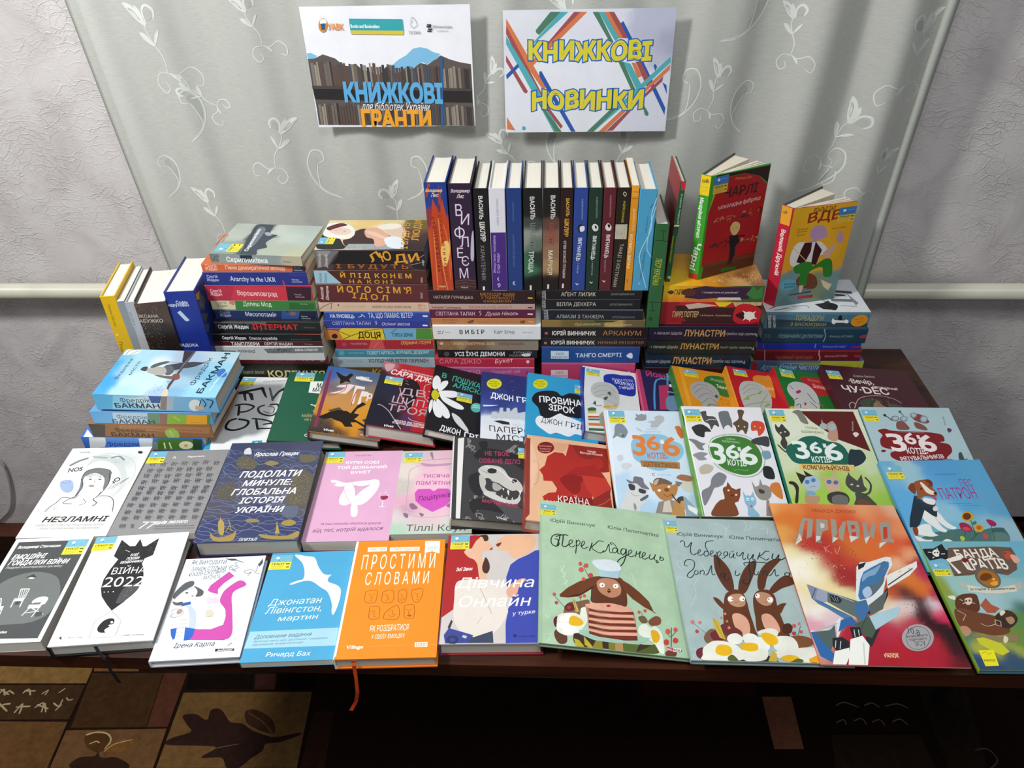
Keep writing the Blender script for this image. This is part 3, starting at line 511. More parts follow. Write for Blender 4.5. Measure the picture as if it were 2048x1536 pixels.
('pale green picture book with a long-eared creature behind a layer cake','books lying in the front row','h',[0.0979,0.6174,0.7716,0.98923,0.00496,-0.14629,0.00395,0.99816,0.06052],(2139,2473,90),('a9c6a8','9ab896','9ab896','dcd8cc'),'P 9cbb9c 2 1196 5 0 21 -1194 -26 0|C c6dcc4 3.5 41 220 23 -23 12 28|C c6dcc4 3 58 16 30 62 -23 -10|L c6dcc4 4.5 200 442 -46 188|L c6dcc4 4.5 698 506 -30 132|D c0d8be 40 3.5 469 1166 403 -252 -860 -120 420 -46|C c9dec8 5.5 153 590 17 22 12 32|C c9dec8 5.5 156 532 22 22 10 31|C c9dec8 5.5 164 476 20 12 22 31|C c9dec8 5.5 178 574 -29 16|T 2e4038 r 78 1030 -0.6 344 33.5 Юрій Винничук|T 2e4038 r 517 1026 -4 389 34 Юлія Пилипчатіна|C 1c2c28 8 182 912 -52 5 -38 -25 -10 -46 14 -35 30 -6 16 23 -12 40 -22 1|C 1c2c28 8.5 117 892 30 16 43 12 22 -8|C 1c2c28 8.5 149 906 -7 -41 -16 -57|C 1c2c28 8.5 174 910 -4 -52 -5 -40 24 -8 30 29|C 1c2c28 6.5 219 832 23 28 -6 18 -16 -12 -4 -38 20 -16 26 19|C 1c2c28 7.5 271 883 -1 -63 -6 -64|C 1c2c28 6 270 856 18 28 12 -24 -19 -30 -12 5|C 1c2c28 6.5 300 834 12 -4 22 32 -6 18 -14 -16 -4 -39 18 -16 31 23|C 1c2c28 8.5 391 876 -11 -41 -14 -42|C 1c2c28 7 478 892 -34 6 -30 -32 -28 -39 27 -27 37 -14 28 30|C 1c2c28 6.5 468 796 22 17 19 48 8 16 1 -45 3 -32 20 2|C 1c2c28 7 578 841 -22 7 -16 -23 9 -25 21 14 12 30 -4 -40 18 -4|C 1c2c28 6 578 841 -16 35 -26 20 -8 -14 15 -4|C 1c2c28 8 638 849 -24 -3 -12 -31 12 -23 22 24 9 36 -5 -54 -19 -65 -29 -43 -22 8 9 40 41 36 43 30|C 1c2c28 6.5 657 798 29 32 -6 16 -17 -14 -6 -38 21 -12 27 19|C 1c2c28 7 723 842 -13 -56|C 1c2c28 6.5 714 810 24 11 14 23 -12 -54 16 -4|C 1c2c28 6.5 762 793 25 27 -5 18 -15 -15 -7 -35 20 -13 27 21|C 1c2c28 7 825 828 -13 -40 20 -6 22 24 10 24 -14 -46 18 -8 12 -14 -16 -8 0 20|C 1c2c28 7 902 822 -10 -34 14 -8 16 14 -8 14 -18 -9|S 7a5a44 174 282 32 49 64 17 80 20 -20 -112 -79 -54 -78 0|S 5c2a28 174 291 32 35 36 -8 3 -36 -47 -20|S 5a2430 100 184 26 30 39 -31 -8 -45 -46 -6|S 5c3a2c 107 98 35 21 45 -37 -1 -60 -46 -13 -30 39|S e3ead8 284 286 48 24 14 -52 -26 -82 -30 22|S dfe6d8 134 223 71 27 63 -2 60 -46 -32 -64 -48 -49 -61 -15 -61 26 -4 52|S f4f5ee 142 206 70 36 -4 -54 -58 -16|S f4f5ee 126 160 70 9 -8 -35 -58 -8|S f4f5ee 164 122 48 40 38 -12 -24 -55 -54 -15|S e0b020 208 206 28 25 46 -17 22 -32 -31 -26 -62 2|S 3b2c22 232 70 62 33 413 -37 111 22 -16 -69 -102 -17 -302 4 -137 -4|P b9a832 236 58 34 -8 36 -46 -22 -2 -38 2|P b9a832 302 82 36 -42 29 -38 -31 0 -29 18|P 8c8430 390 76 34 -4 3 -70 -71 0|P 7b7a2c 468 52 54 10 46 -12 -20 -48 -83 0|P b08a58 511 60 53 -2 0 -56 -54 0|P 55692e 568 54 113 22 -34 -74 -55 0 -29 0|S 4f5a28 654 2 66 41 66 37 32 -18 -24 -44 -65 -16|S dfe6d8 688 202 42 27 37 -27 33 14 40 -57 1 -135 -31 -4 -39 71 -88 49|S e0ac1c 764 176 40 5 19 -41 -21 -46 -30 2|P 9bbfae 272 126 70 0 137 -27 203 24 76 -3 -82 -57 -200 -7 -106 5 -98 35|P a87868 319 332 63 16 112 14 127 -16 33 -28 11 -66 2 -160 -97 -12 -229 28 -11 148|P e0a58c 320 331 62 19 112 12 119 -12 45 -36 -88 -15 -190 -1 -56 12|P 6e3022 342 302 68 -14 128 7 116 15 4 -23 -122 -10 -189 3|P 6e3022 340 258 68 -14 238 20 14 -21 -174 -13 -144 0|P 6e3022 340 213 82 -17 240 25 2 -26 -180 -13 -144 4|P 6e3022 340 169 95 -19 231 23 1 -21 -186 -18 -142 13|P 6e3022 340 126 93 -20 233 20 1 -34 -81 -10 -184 8 -63 16|P e0a58c 347 280 79 -12 226 18 6 -21 -170 -17 -146 8|P e0a58c 342 230 97 -10 221 21 2 -20 -177 -19 -145 9|P e0a58c 340 186 96 -14 228 20 2 -19 -184 -20 -142 14|P e0a58c 340 144 94 -16 232 21 2 -23 -188 -18 -140 18|S 9a2a2a 498 340 -5 -7 -11 -4 -10 1 -4 6 5 8 11 4 10 -2|S 5e3420 370 474 20 69 50 34 133 9 31 -34 14 -76 -6 -122 -54 2 -64 6 -124 -10 -6 64|P 6a3a22 142 388 58 64 82 62 109 56 49 11 -36 -75 -21 -31 -103 -84 -81 -20 -54 -1|P 3f2214 145 370 135 21 103 84 5 19 -92 -78 -97 -35|P 6a3a22 565 586 79 -48 68 -59 60 -68 28 -84 -66 33 -76 56 -52 59|L 6a3a22 6 795 326 17 -4|S b98266 410 526 46 38 82 -2 42 -52 -8 -68 -59 -34 -56 15 -39 37|S f6f4ee 466 506 -2 -10 -8 -8 -10 -3 -10 1 -6 6 -3 10 3 10 8 8 10 4 10 -2 6 -6|S f6f4ee 565 510 -3 -10 -8 -8 -10 -3 -10 1 -6 6 -3 10 3 10 8 8 10 4 10 -2 7 -6|S 222222 455 504 -2 -5 -3 -2 -4 1 -1 4 1 4 4 2 4 -1|S 222222 548 508 -2 -4 -3 -3 -3 1 -2 4 2 4 4 3 3 -1|S 4a1c18 480 460 28 4 -14 -20|S 5a3a2a 504 476 -3 -4 -7 -3 -7 1 -3 4 4 4 6 2 7 0|P a9c7d4 429 646 159 12 -20 -82 -134 0|S d4e0e6 387 681 5 31 48 15 67 6 59 -13 22 -32 2 -40 -80 -16 -75 6|S c8564e 308 670 -4 -12 -10 -7 -9 4 -3 12 4 13 10 7 9 -4|S c8564e 354 661 -2 -11 -6 -8 -8 -4 -9 2 -6 6 -1 10 2 10 6 9 8 4 9 -2 6 -7|S c8564e 318 620 -2 -11 -7 -9 -9 -4 -10 2 -6 6 -2 11 2 11 8 10 9 4 9 -2 6 -8|S c8403e 384 580 -2 -10 -7 -8 -9 -4 -10 1 -6 6 -2 9 3 11 7 8 9 4 9 -1 6 -7|S c8564e 330 540 -4 -12 -10 -5 -11 3 -4 10 5 12 10 6 10 -4|L 5a5a48 3.5 316 656 41 -108|S c8564e 117 386 -3 -10 -9 -5 -9 3 -3 10 3 10 9 5 9 -3|S b83e44 131 320 -3 -10 -9 -5 -8 3 -3 9 3 10 8 5 9 -3|L 5a5a48 3.5 108 370 74 -88|S a83040 220 292 -2 -8 -6 -7 -6 -3 -8 1 -5 5 -1 8 2 9 4 7 8 2 7 -1 5 -5|S c8564e 298 389 -3 -10 -8 -5 -8 3 -3 9 4 10 8 4 8 -2|S c8564e 327 400 -4 -10 -8 -4 -7 2 -4 9 4 10 8 5 8 -3|L 5a5a48 2.5 287 378 -3 -118|S c8564e 706 316 -4 -10 -8 -4 -8 2 -2 9 4 9 8 5 8 -3|S c8564e 750 332 -5 -10 -8 -4 -8 2 -3 9 5 9 8 6 8 -4|L 5a5a48 2.5 714 312 -1 -54|S 7a4a34 756 254 52 42 34 -13 -8 -46 -50 -19 -23 6|S 6a5a40 686 273 42 13 20 -42 -42 -14|P c9b060 230 362 16 2 30 -96 -24 -12|L 6c5a30 3.5 242 354 14 -89|S c8564e 899 188 -4 -11 -7 -9 -9 -4 -9 2 -5 8 -1 10 4 10 6 9 10 4 8 -2 6 -7|S c8564e 951 207 -3 -9 -6 -7 -8 -3 -6 1 -5 6 -1 9 3 9 6 7 7 3 8 -1 4 -6|S c8403e 880 104 -4 -12 -8 -8 -9 -5 -9 2 -6 7 -2 12 4 11 8 9 10 4 9 -2 6 -8|S c8403e 945 124 -4 -10 -8 -9 -9 -4 -10 2 -6 7 -1 10 4 10 7 9 10 4 10 -2 6 -7|L 4a5a40 5 910 220 -19 -149|L 4a5a40 3.5 934 188 -32 -39|L 4a5a40 3.5 878 164 22 -24|S 6a3a2c 854 34 66 7 -10 -39 -36 0 -28 0|P b83038 861 66 43 -2 -8 -28 -40 4|T f0f0f0 b 863 42 -3 30 15.5 FC|P e6e6e0 904 64 58 0 -6 -24 -58 -4|T 202020 b 906 41 1.1 52 17 FOLI','',(3,2180,238,216,0),1,{},0),
('grey-blue picture book with two brown long-eared creatures among daisies','books lying in the front row','h',[0.2972,0.6061,0.7699,0.99833,0.02906,-0.04998,-0.02807,0.9994,0.02045],(2145,2469,90),('a3b8b8','93aaa4','93aaa4','d8d8d4'),'P 94aaaa 2 1202 0 -8 0 -1192 0 0|C bfd0d0 5 445 1068 22 65 -47 53 -36 -12|C bfd0d0 5 458 1133 41 34 -3 44|C bfd0d0 5 602 1116 32 66 -17 33|C bfd0d0 5 622 1128 38 23 0 33|C bfd0d0 5 768 1090 17 66 -61 -14|C bfd0d0 4.5 204 823 24 -87 -27 -59|C bfd0d0 4 2 539 0 74 10 39 -10 37|C bfd0d0 4 70 416 57 109 -1 74 40 58|C bfd0d0 4.5 12 652 26 20 28 -18|C bfd0d0 4.5 64 730 -30 58 28 30 12 -68|C bfd0d0 3.5 14 15 32 64 -34 7|C bfd0d0 4 818 386 0 52 -16 18|D bfd0d0 30 3 49 644 201 6 -248 -324 186 6|D bfd0d0 30 3 422 1197 412 -73 -410 -516 8 396|T 24343a r 81 1057 -2.2 346 34.5 Юрій Винничук|T 24343a r 473 1039 -2.3 380 34.5 Юлія Пилипчатін|S 5a3322 322 877 32 -19 50 -97 8 -106 -11 -85 -35 -19 -24 27 -29 84 -11 96|S 5a3322 621 837 -17 -69 -50 -98 -76 -124 -47 7 25 94 53 98 63 71|S 5a3322 812 858 -78 -86 -70 -90 -42 -95 -45 -11 15 94 56 99 80 71|S 5a3322 849 679 -5 -47 -96 -41 -72 -44 -25 23 76 86 75 50|C 1e2a2e 6.5 90 990 18 19 16 -17 -5 -35 21 -9 38 48 -18 -53 -5 -53 19 -16 22 19|C 1e2a2e 5.5 200 886 28 24 -2 17 -14 -15 -8 -30 17 -12 23 16|C 1e2a2e 6.5 284 906 -20 6 -16 -29 12 -20 24 21 -2 32 -8 42 18 46 54 11|C 1e2a2e 5.5 291 878 30 26 -3 16 -17 -15 -7 -29 18 -11 23 21|C 1e2a2e 7.5 346 910 2 -62 -5 -80|C 1e2a2e 5.5 345 888 23 24 10 -18 -23 -28|C 1e2a2e 5.5 432 910 -27 -2 -11 -26 16 -8 16 15 2 18 -10 -39|C 1e2a2e 5.5 409 874 -17 -20 -18 -7|C 1e2a2e 5.5 446 902 -14 -39 18 -3 24 38 -11 -38 15 -6|C 1e2a2e 3.5 456 920 8 -8 14 11|C 1e2a2e 6.5 502 912 -12 -29 19 -7 37 37 -16 -49 3 -22 21 13|C 1e2a2e 6.5 580 898 -16 -43 20 -5 33 46 -16 -48 19 -1|C 1e2a2e 7.5 670 914 -18 -36 -17 -32|C 1e2a2e 6.5 742 924 -28 2 -32 -32 -25 -18 22 -19 18 -15 27 18|C 1e2a2e 7.5 766 908 -20 -46 22 -10 39 46 -17 -40 16 -11 42 23|C 1e2a2e 6 109 768 -21 10 14 40 37 13 25 -27 -16 -56 -40 -40 -18 -30 20 -16 26 24 -1 10|C 1e2a2e 5.5 166 734 -18 -18 2 -24 22 11 2 27|C 1e2a2e 5.5 194 732 -10 -38|C 1e2a2e 5.5 188 717 24 16 8 -12 -9 -31|C 1e2a2e 6 222 689 22 16 32 61 8 10 -10 -58 4 -24 16 9|C 1e2a2e 6 370 709 -25 1 -13 -25 18 -11 16 20 0 17 -13 -43 11 -26 26 26|C 1e2a2e 6 452 738 -12 -34 12 -13 26 23|C 1e2a2e 6.5 532 784 -7 24 35 7 68 5 66 -4|C 1e2a2e 7.5 574 836 -20 -70 -7 -78 -29 -62 -34 0 -4 24 18 -2|C 1e2a2e 6.5 606 809 -20 -61 -4 -42 20 3|C 1e2a2e 5.5 614 736 -10 -29 16 -3|C 1e2a2e 5.5 649 738 -11 -34|C 1e2a2e 5.5 643 725 27 17 6 -13 -11 -27|C 1e2a2e 6 680 696 23 16 30 40 7 5 -8 -43 4 -16 20 10|C 1e2a2e 6.5 840 728 -30 2 -11 -22 21 -7 16 15 2 12 -10 -31 12 -7|S 613720 330 522 38 34 48 15 40 -27 13 -72 -2 -88 5 -129 -12 -83 -194 -22 -1 99 20 129 21 80|S 613720 529 520 45 47 70 7 33 -50 -5 -90 6 -104 6 -86 8 -49 -92 -19 -112 38 9 127 11 106|S 613720 242 500 35 -16 27 -52 -8 -36 -30 34 -21 44|S 613720 668 434 46 28 28 1 -21 -27 -37 -54 -18 -1|S 4a2818 673 286 41 14 17 -28 -24 -48 -45 -5 -6 33|S b88a6c 341 496 43 32 61 2 15 -49 -14 -45 -48 -15 -48 21|S b88a6c 541 529 45 25 56 -17 16 -49 -31 -42 -47 -6 -36 35|S f4f0ea 378 488 -5 -12 -9 -8 -10 -2 -10 2 -5 8 0 10 5 12 8 8 11 3 9 -3 6 -8|S f4f0ea 462 492 -6 -11 -8 -8 -11 -3 -9 2 -6 8 0 11 6 11 8 8 11 4 9 -4 6 -7|S f4f0ea 572 521 -4 -10 -8 -8 -10 -3 -7 2 -5 8 1 10 5 10 8 8 8 2 8 -2 4 -7|S f4f0ea 658 489 -6 -12 -10 -9 -12 -3 -10 3 -5 8 0 12 6 12 10 8 11 4 10 -2 6 -9|S 222222 376 486 -2 -4 -4 -2 -3 2 -1 4 2 4 4 1 3 -1|S 222222 453 488 -2 -4 -3 -2 -4 2 0 4 2 4 4 2 3 -2|S 222222 554 525 -2 -4 -4 -2 -3 2 -1 3 3 4 3 2 4 -1|S 222222 632 494 -2 -4 -4 -2 -2 2 0 4 2 4 4 1 2 -1|C 5a3a2a 2.5 378 465 12 -9 18 10|C 5a3a2a 2.5 585 472 13 -6 13 6|S dba58c 342 354 51 14 43 -38 6 -68 -21 -58 -52 -6 -29 62|S dba58c 546 360 54 10 36 -59 2 -76 -50 -27 -38 24 -14 59|S 6a3030 240 265 54 19 82 -57 -17 -41 -90 -20 -31 57|S d87a5a 304 363 -5 -8 -7 -3 -6 2 -2 8 5 8 7 4 6 -3|S d87a5a 270 330 -4 -8 -6 -2 -6 2 -2 8 5 7 7 3 6 -2|S d87a5a 304 302 -5 -6 -7 -4 -5 3 -1 7 4 8 6 3 6 -3|S d87a5a 308 252 -4 -8 -8 -4 -7 3 -1 9 5 8 8 4 6 -4|S c8766a 72 290 -3 -8 -5 -6 -8 -2 -6 2 -4 6 0 7 3 8 6 5 7 3 6 -2 4 -5|S c8766a 120 288 -6 -9 -9 -5 -7 4 -2 10 5 10 9 4 8 -4|S b04048 88 219 -5 -11 -9 -4 -8 4 -2 10 5 10 9 4 8 -4|L 5a5a50 2.5 68 277 66 -73|S 7a5a44 113 170 56 68 55 -16 60 -56 -38 -41 -101 -11|S 6a2830 162 204 64 27 29 -65 -75 -18|S 6a2a38 45 71 47 25 12 -47 -22 -40 -38 15|P c4aa40 202 332 37 -33 17 -141 -36 15 -20 74|L 8a7428 3 208 324 34 -150|S c05860 758 280 -4 -7 -7 -6 -7 -2 -6 1 -4 6 1 8 4 8 7 6 6 2 6 -2 4 -6|S c05860 790 235 -6 -9 -10 -4 -6 3 -1 9 6 10 9 4 8 -4|S b03848 742 222 -4 -8 -7 -6 -7 -2 -8 2 -3 5 0 7 4 8 7 6 8 2 6 -2 4 -5|S c8766a 792 298 -5 -8 -8 -4 -7 4 0 8 6 8 8 4 6 -3|L 5a5a50 3 788 282 -48 -94|S 7a4e30 665 178 73 26 82 -14 14 -48 -96 -36 -65 23|S 3c2820 67 2 205 44 238 -2 58 -42 -6 0 -346 0|S e2e4d8 99 96 81 52 111 -14 53 -46 22 -56 -78 -30 -208 0 2 38|S e8eae0 282 192 54 18 36 -32 -17 -42 -51 -10 -38 24|S e8eae0 374 186 56 26 44 -24 -12 -49 -73 -10|S e8eae0 442 171 74 11 26 -40 -22 -58 -84 6|S e2e4d8 335 80 173 12 -18 -72 -78 -18 -65 6|S e0e2d6 482 222 81 32 55 -12 -14 -50 -74 -10|S e0e2d6 581 184 111 11 36 -48 -18 -65 -83 -18 -61 38|S dfe0d4 568 78 244 39 30 -39 -10 -76 -96 0 -160 28|S e2b21c 176 90 34 30 61 -10 7 -48 -50 -26 -54 15|S e2b21c 344 120 48 19 62 -8 0 -41 -50 -16 -53 14|S e2b21c 500 206 47 14 51 -28 1 -49 -55 -21 -34 35|S e2b21c 586 31 60 25 59 -14 -13 -24 -66 -10|P dba020 771 28 67 34 -6 -60 -64 0|S 56622e 244 29 34 17 28 -44 -62 0|S 56622e 645 2 50 28 35 -10 -12 -18 -59 0|P c4aa40 500 5 48 81 22 -24 -14 -60|C 2a2018 3 780 2 18 0 16 0','',(3,2171,180,239,0),1,{},0),
('large thin red and yellow book with a blue fighter jet','books lying in the front row','m',[0.4534,0.6069,0.772,0.99925,0.02187,-0.03193,-0.02015,0.99837,0.05347],(1939,2762,30),('d84a28','c33a22','c33a22','e4dcc8'),'F 15 1380 75 e8a860 207 1360 75 e09050 439 1354 113 e08a50 718 1348 113 e5a070 935 1329 66 e0b090 130 1248 83 d87830 323 1277 112 cc5a28 545 1246 121 cf4a22 825 1253 93 d87040 947 1138 82 e09060 63 1057 72 e0a050 156 1003 81 b8352a 357 929 98 b5382c 507 955 89 d07030 677 959 107 d86a30 856 964 71 d85a30 972 1011 54 c83020 66 900 62 e8dfa8 75 770 96 f2efe0 206 773 70 ece4b0 282 796 61 b02c2c 381 725 78 a02a2c 481 823 61 c04030 132 605 94 ead9a0 112 687 60 f4f0e4 30 454 66 e8e0c8 94 388 49 f0ece4 48 311 49 d8a0b0 149 351 41 dcc0c8 782 787 52 e8c0a0 902 920 44 e8b080 810 725 78 d87830 857 622 60 d87030 949 728 52 b82850 957 813 44 a82040 770 550 59 5a2a2c 660 547 50 b84a28 840 473 50 3c1c24 912 465 42 e6d8e0 977 545 42 b02848 728 460 50 e0c8c8 613 419 74 e8e0d0 802 376 41 38181e 854 302 49 2f161c 897 212 56 2a1418 915 123 47 3a141c 886 19 47 601822 661 325 73 b82c46 521 276 73 b42c46 393 138 79 ac2034 615 99 95 b01e30 794 60 63 a81c30 425 8 93 a81c2e 809 192 48 b02438 565 515 59 e0b070 942 417 50 d02c58 296 509 67 e8d8a0|T a8502a bi 314 1301 -1.7 331 32.5 МАЦУДА ДЖЮКО|P 9c958a 87 962 133 276 76 -10 0 -18 -54 -154 -46 -24 60 183 -27 -13 -75 -188|P 8a8278 316 1216 40 14 -95 -219 39 13 1 -29 -47 5|P 9c958a 328 1229 81 -7 -22 -98 -49 -19 -40 -76 -39 -26|P cfc9c0 344 1188 30 -6 -10 -36 -31 -12|P 9c958a 435 1232 40 -6 -29 -124 79 108 23 -2 -84 -192 -22 28 24 82 -88 -129|P 9c958a 556 1222 80 -10 -9 -82 -31 -82 -77 -42 23 157|P c83c2c 574 1176 26 -2 -6 -34 -30 -6|P c83c2c 555 1104 37 2 -20 -47 -31 -13|P 9c958a 671 1208 31 -6 -27 -118 64 108 27 0 -66 -153 -16 34 -58 -81 -2 34|P 9c958a 798 1205 86 8 -53 -159 23 -11 -17 -35 -41 10 -85 -64 5 40 35 24|P c83c2c 810 1158 34 6 -36 -111 -36 -12|P d8d4cc 160 1083 0 -63 -67 -52|P d8d4cc 276 1063 34 -5 -13 -31 -37 -21|P d8d4cc 404 1054 33 -10 -59 -47|P d8d4cc 526 1069 68 -9 -75 -54|P d8d4cc 636 1049 48 24 -58 -81|P d8d4cc 733 1006 54 12 -76 -64|C d8a0a8 4 306 967 0 -61|C d8a0a8 4 352 974 -40 -34 35 -44|C d8a0a8 4 382 952 -2 -60 47 78|P 23252b 440 415 71 41 141 162 -22 -71 -57 -81 -79 -59 -58 -25|P 2a2c30 444 260 36 15 -103 -137 -47 -2 32 72|P dfe6e8 391 506 94 274 41 44 61 2 141 52 38 -4 -12 -66 -69 -86 -102 -191 -131 -77|P 3f74a4 416 532 64 143 43 64 75 44 108 57 30 -11 -15 -43 -45 -64 -80 -96 -124 -112 -54 -16|S 7fa6c8 516 718 96 54 56 34 -66 -86 -58 -22 -58 -44|S 5a6a78 516 614 90 44 58 63 -39 -83 -112 -104 -74 -22|P 22242a 504 804 66 21 -32 -43 -48 -28|P e6e8e6 677 711 266 134 -17 -54 -84 -76 -198 -117|P 3a3c42 658 633 232 151 -2 -10 -230 -151|P c8d82c 771 745 32 17 -4 -11 -27 -17|P 5a6460 461 454 180 133 -90 -159 -100 -50|P 97a0b4 82 624 132 -57 176 -75 46 -38 -123 56 -179 -44 -48 38|P 4a78a8 80 514 73 -38 161 -116 28 -88 0 -28 -81 100 -91 80 -54 37|P 7e88a0 82 624 71 -34 -41 -85 -24 4|P 5e6e6c 210 557 180 -65 46 -38 -54 -134 -34 -57 -2 93 -67 46 -93 75|P 3f6ea0 388 482 73 21 -5 -87 -74 -96 -34 93|P 26282e 218 539 55 -11 19 -34 -22 -26 -58 10|L 8a94a8 4 226 528 12 -45|L 8a94a8 4 248 528 2 -48|L 8a94a8 4 266 518 -4 -39|P e6ecec 2 246 118 7 110 95 10 -18 -84 -62 -146 -31|P d6e2e6 203 315 55 20 -68 -112 -30 -46 16 63|P 2f66a6 2 236 82 7 2 -103 26 -70 -32 -52 -65 42|P 4e6260 26 237 110 17 45 42 -21 -92 -61 -99 -37 61|P 2f66a6 234 334 82 30 40 -101 -78 35 -90 -57|P 4a5a4c 311 299 78 39 54 39 -1 -121 -44 -56 -54 26|P a9ccd8 436 368 232 86 7 -14 -46 -68 -184 -107|P 23252b 134 194 67 11 37 -35 -14 -54 -88 -19 -18 35|P 23252b 276 280 70 2 -6 -65 -70 -19|L c8ccd0 5 152 177 -20 -54|L c8ccd0 5 183 173 -22 -58|L c8ccd0 5.5 299 262 -10 -55|L c8ccd0 5.5 328 262 -8 -46|P eef0ea 120 96 103 29 -15 -61 -44 -62 -85 0|P eef0ea 252 188 88 29 24 -71 -60 -144 -124 0|L cfd0c0 8.5 330 163 -44 -157|D e8d8b8 60 4.5 60 813 344 -13 -74 -290 -295 114|D 8a2224 50 5 120 1036 416 -102 -75 -280 -301 204|D d88a3c 50 4.5 464 988 482 -22 -89 -344 -133 100|D 2f161c 40 4 654 578 164 -56 94 -460 -81 86|L c8d4dc 4 123 605 247 -123|L 2c5078 3.5 136 476 180 -112|L 2c3c4c 4 134 585 -48 -81|L f4f4f0 5 546 782 142 57|S a8c4dc 459 573 57 41 4 -60 -56 -41|L 2c3c4c 3.5 334 244 110 162|S a5a4a6 811 212 -35 -51 -52 -37 -58 -15 -48 12 -24 35 4 51 34 51 54 40 59 15 49 -13 24 -37|D 8c8b90 80 2 646 288 180 4 -66 -164 -174 -4|C 55555c 3.5 624 208 48 62 66 25 48 -22 1 -62 -51 -65 -65 -24 -47 21 0 65|T 45454c r 657 242 -9.5 72 49 10.а|T 45454c b 636 207 7.1 143 14 БОЙОВОГО|T 45454c b 640 186 6.2 125 12 ПІДРОЗДІЛУ|T 45454c r 665 148 4.6 78 35 ЗСУ|T f0c890 b 444 82 1.3 87 8.5 ВИДАВНИЦТВО|T f4d8a0 b 435 58 1.3 93 22.5 РАНОК','',None,0,{},0),
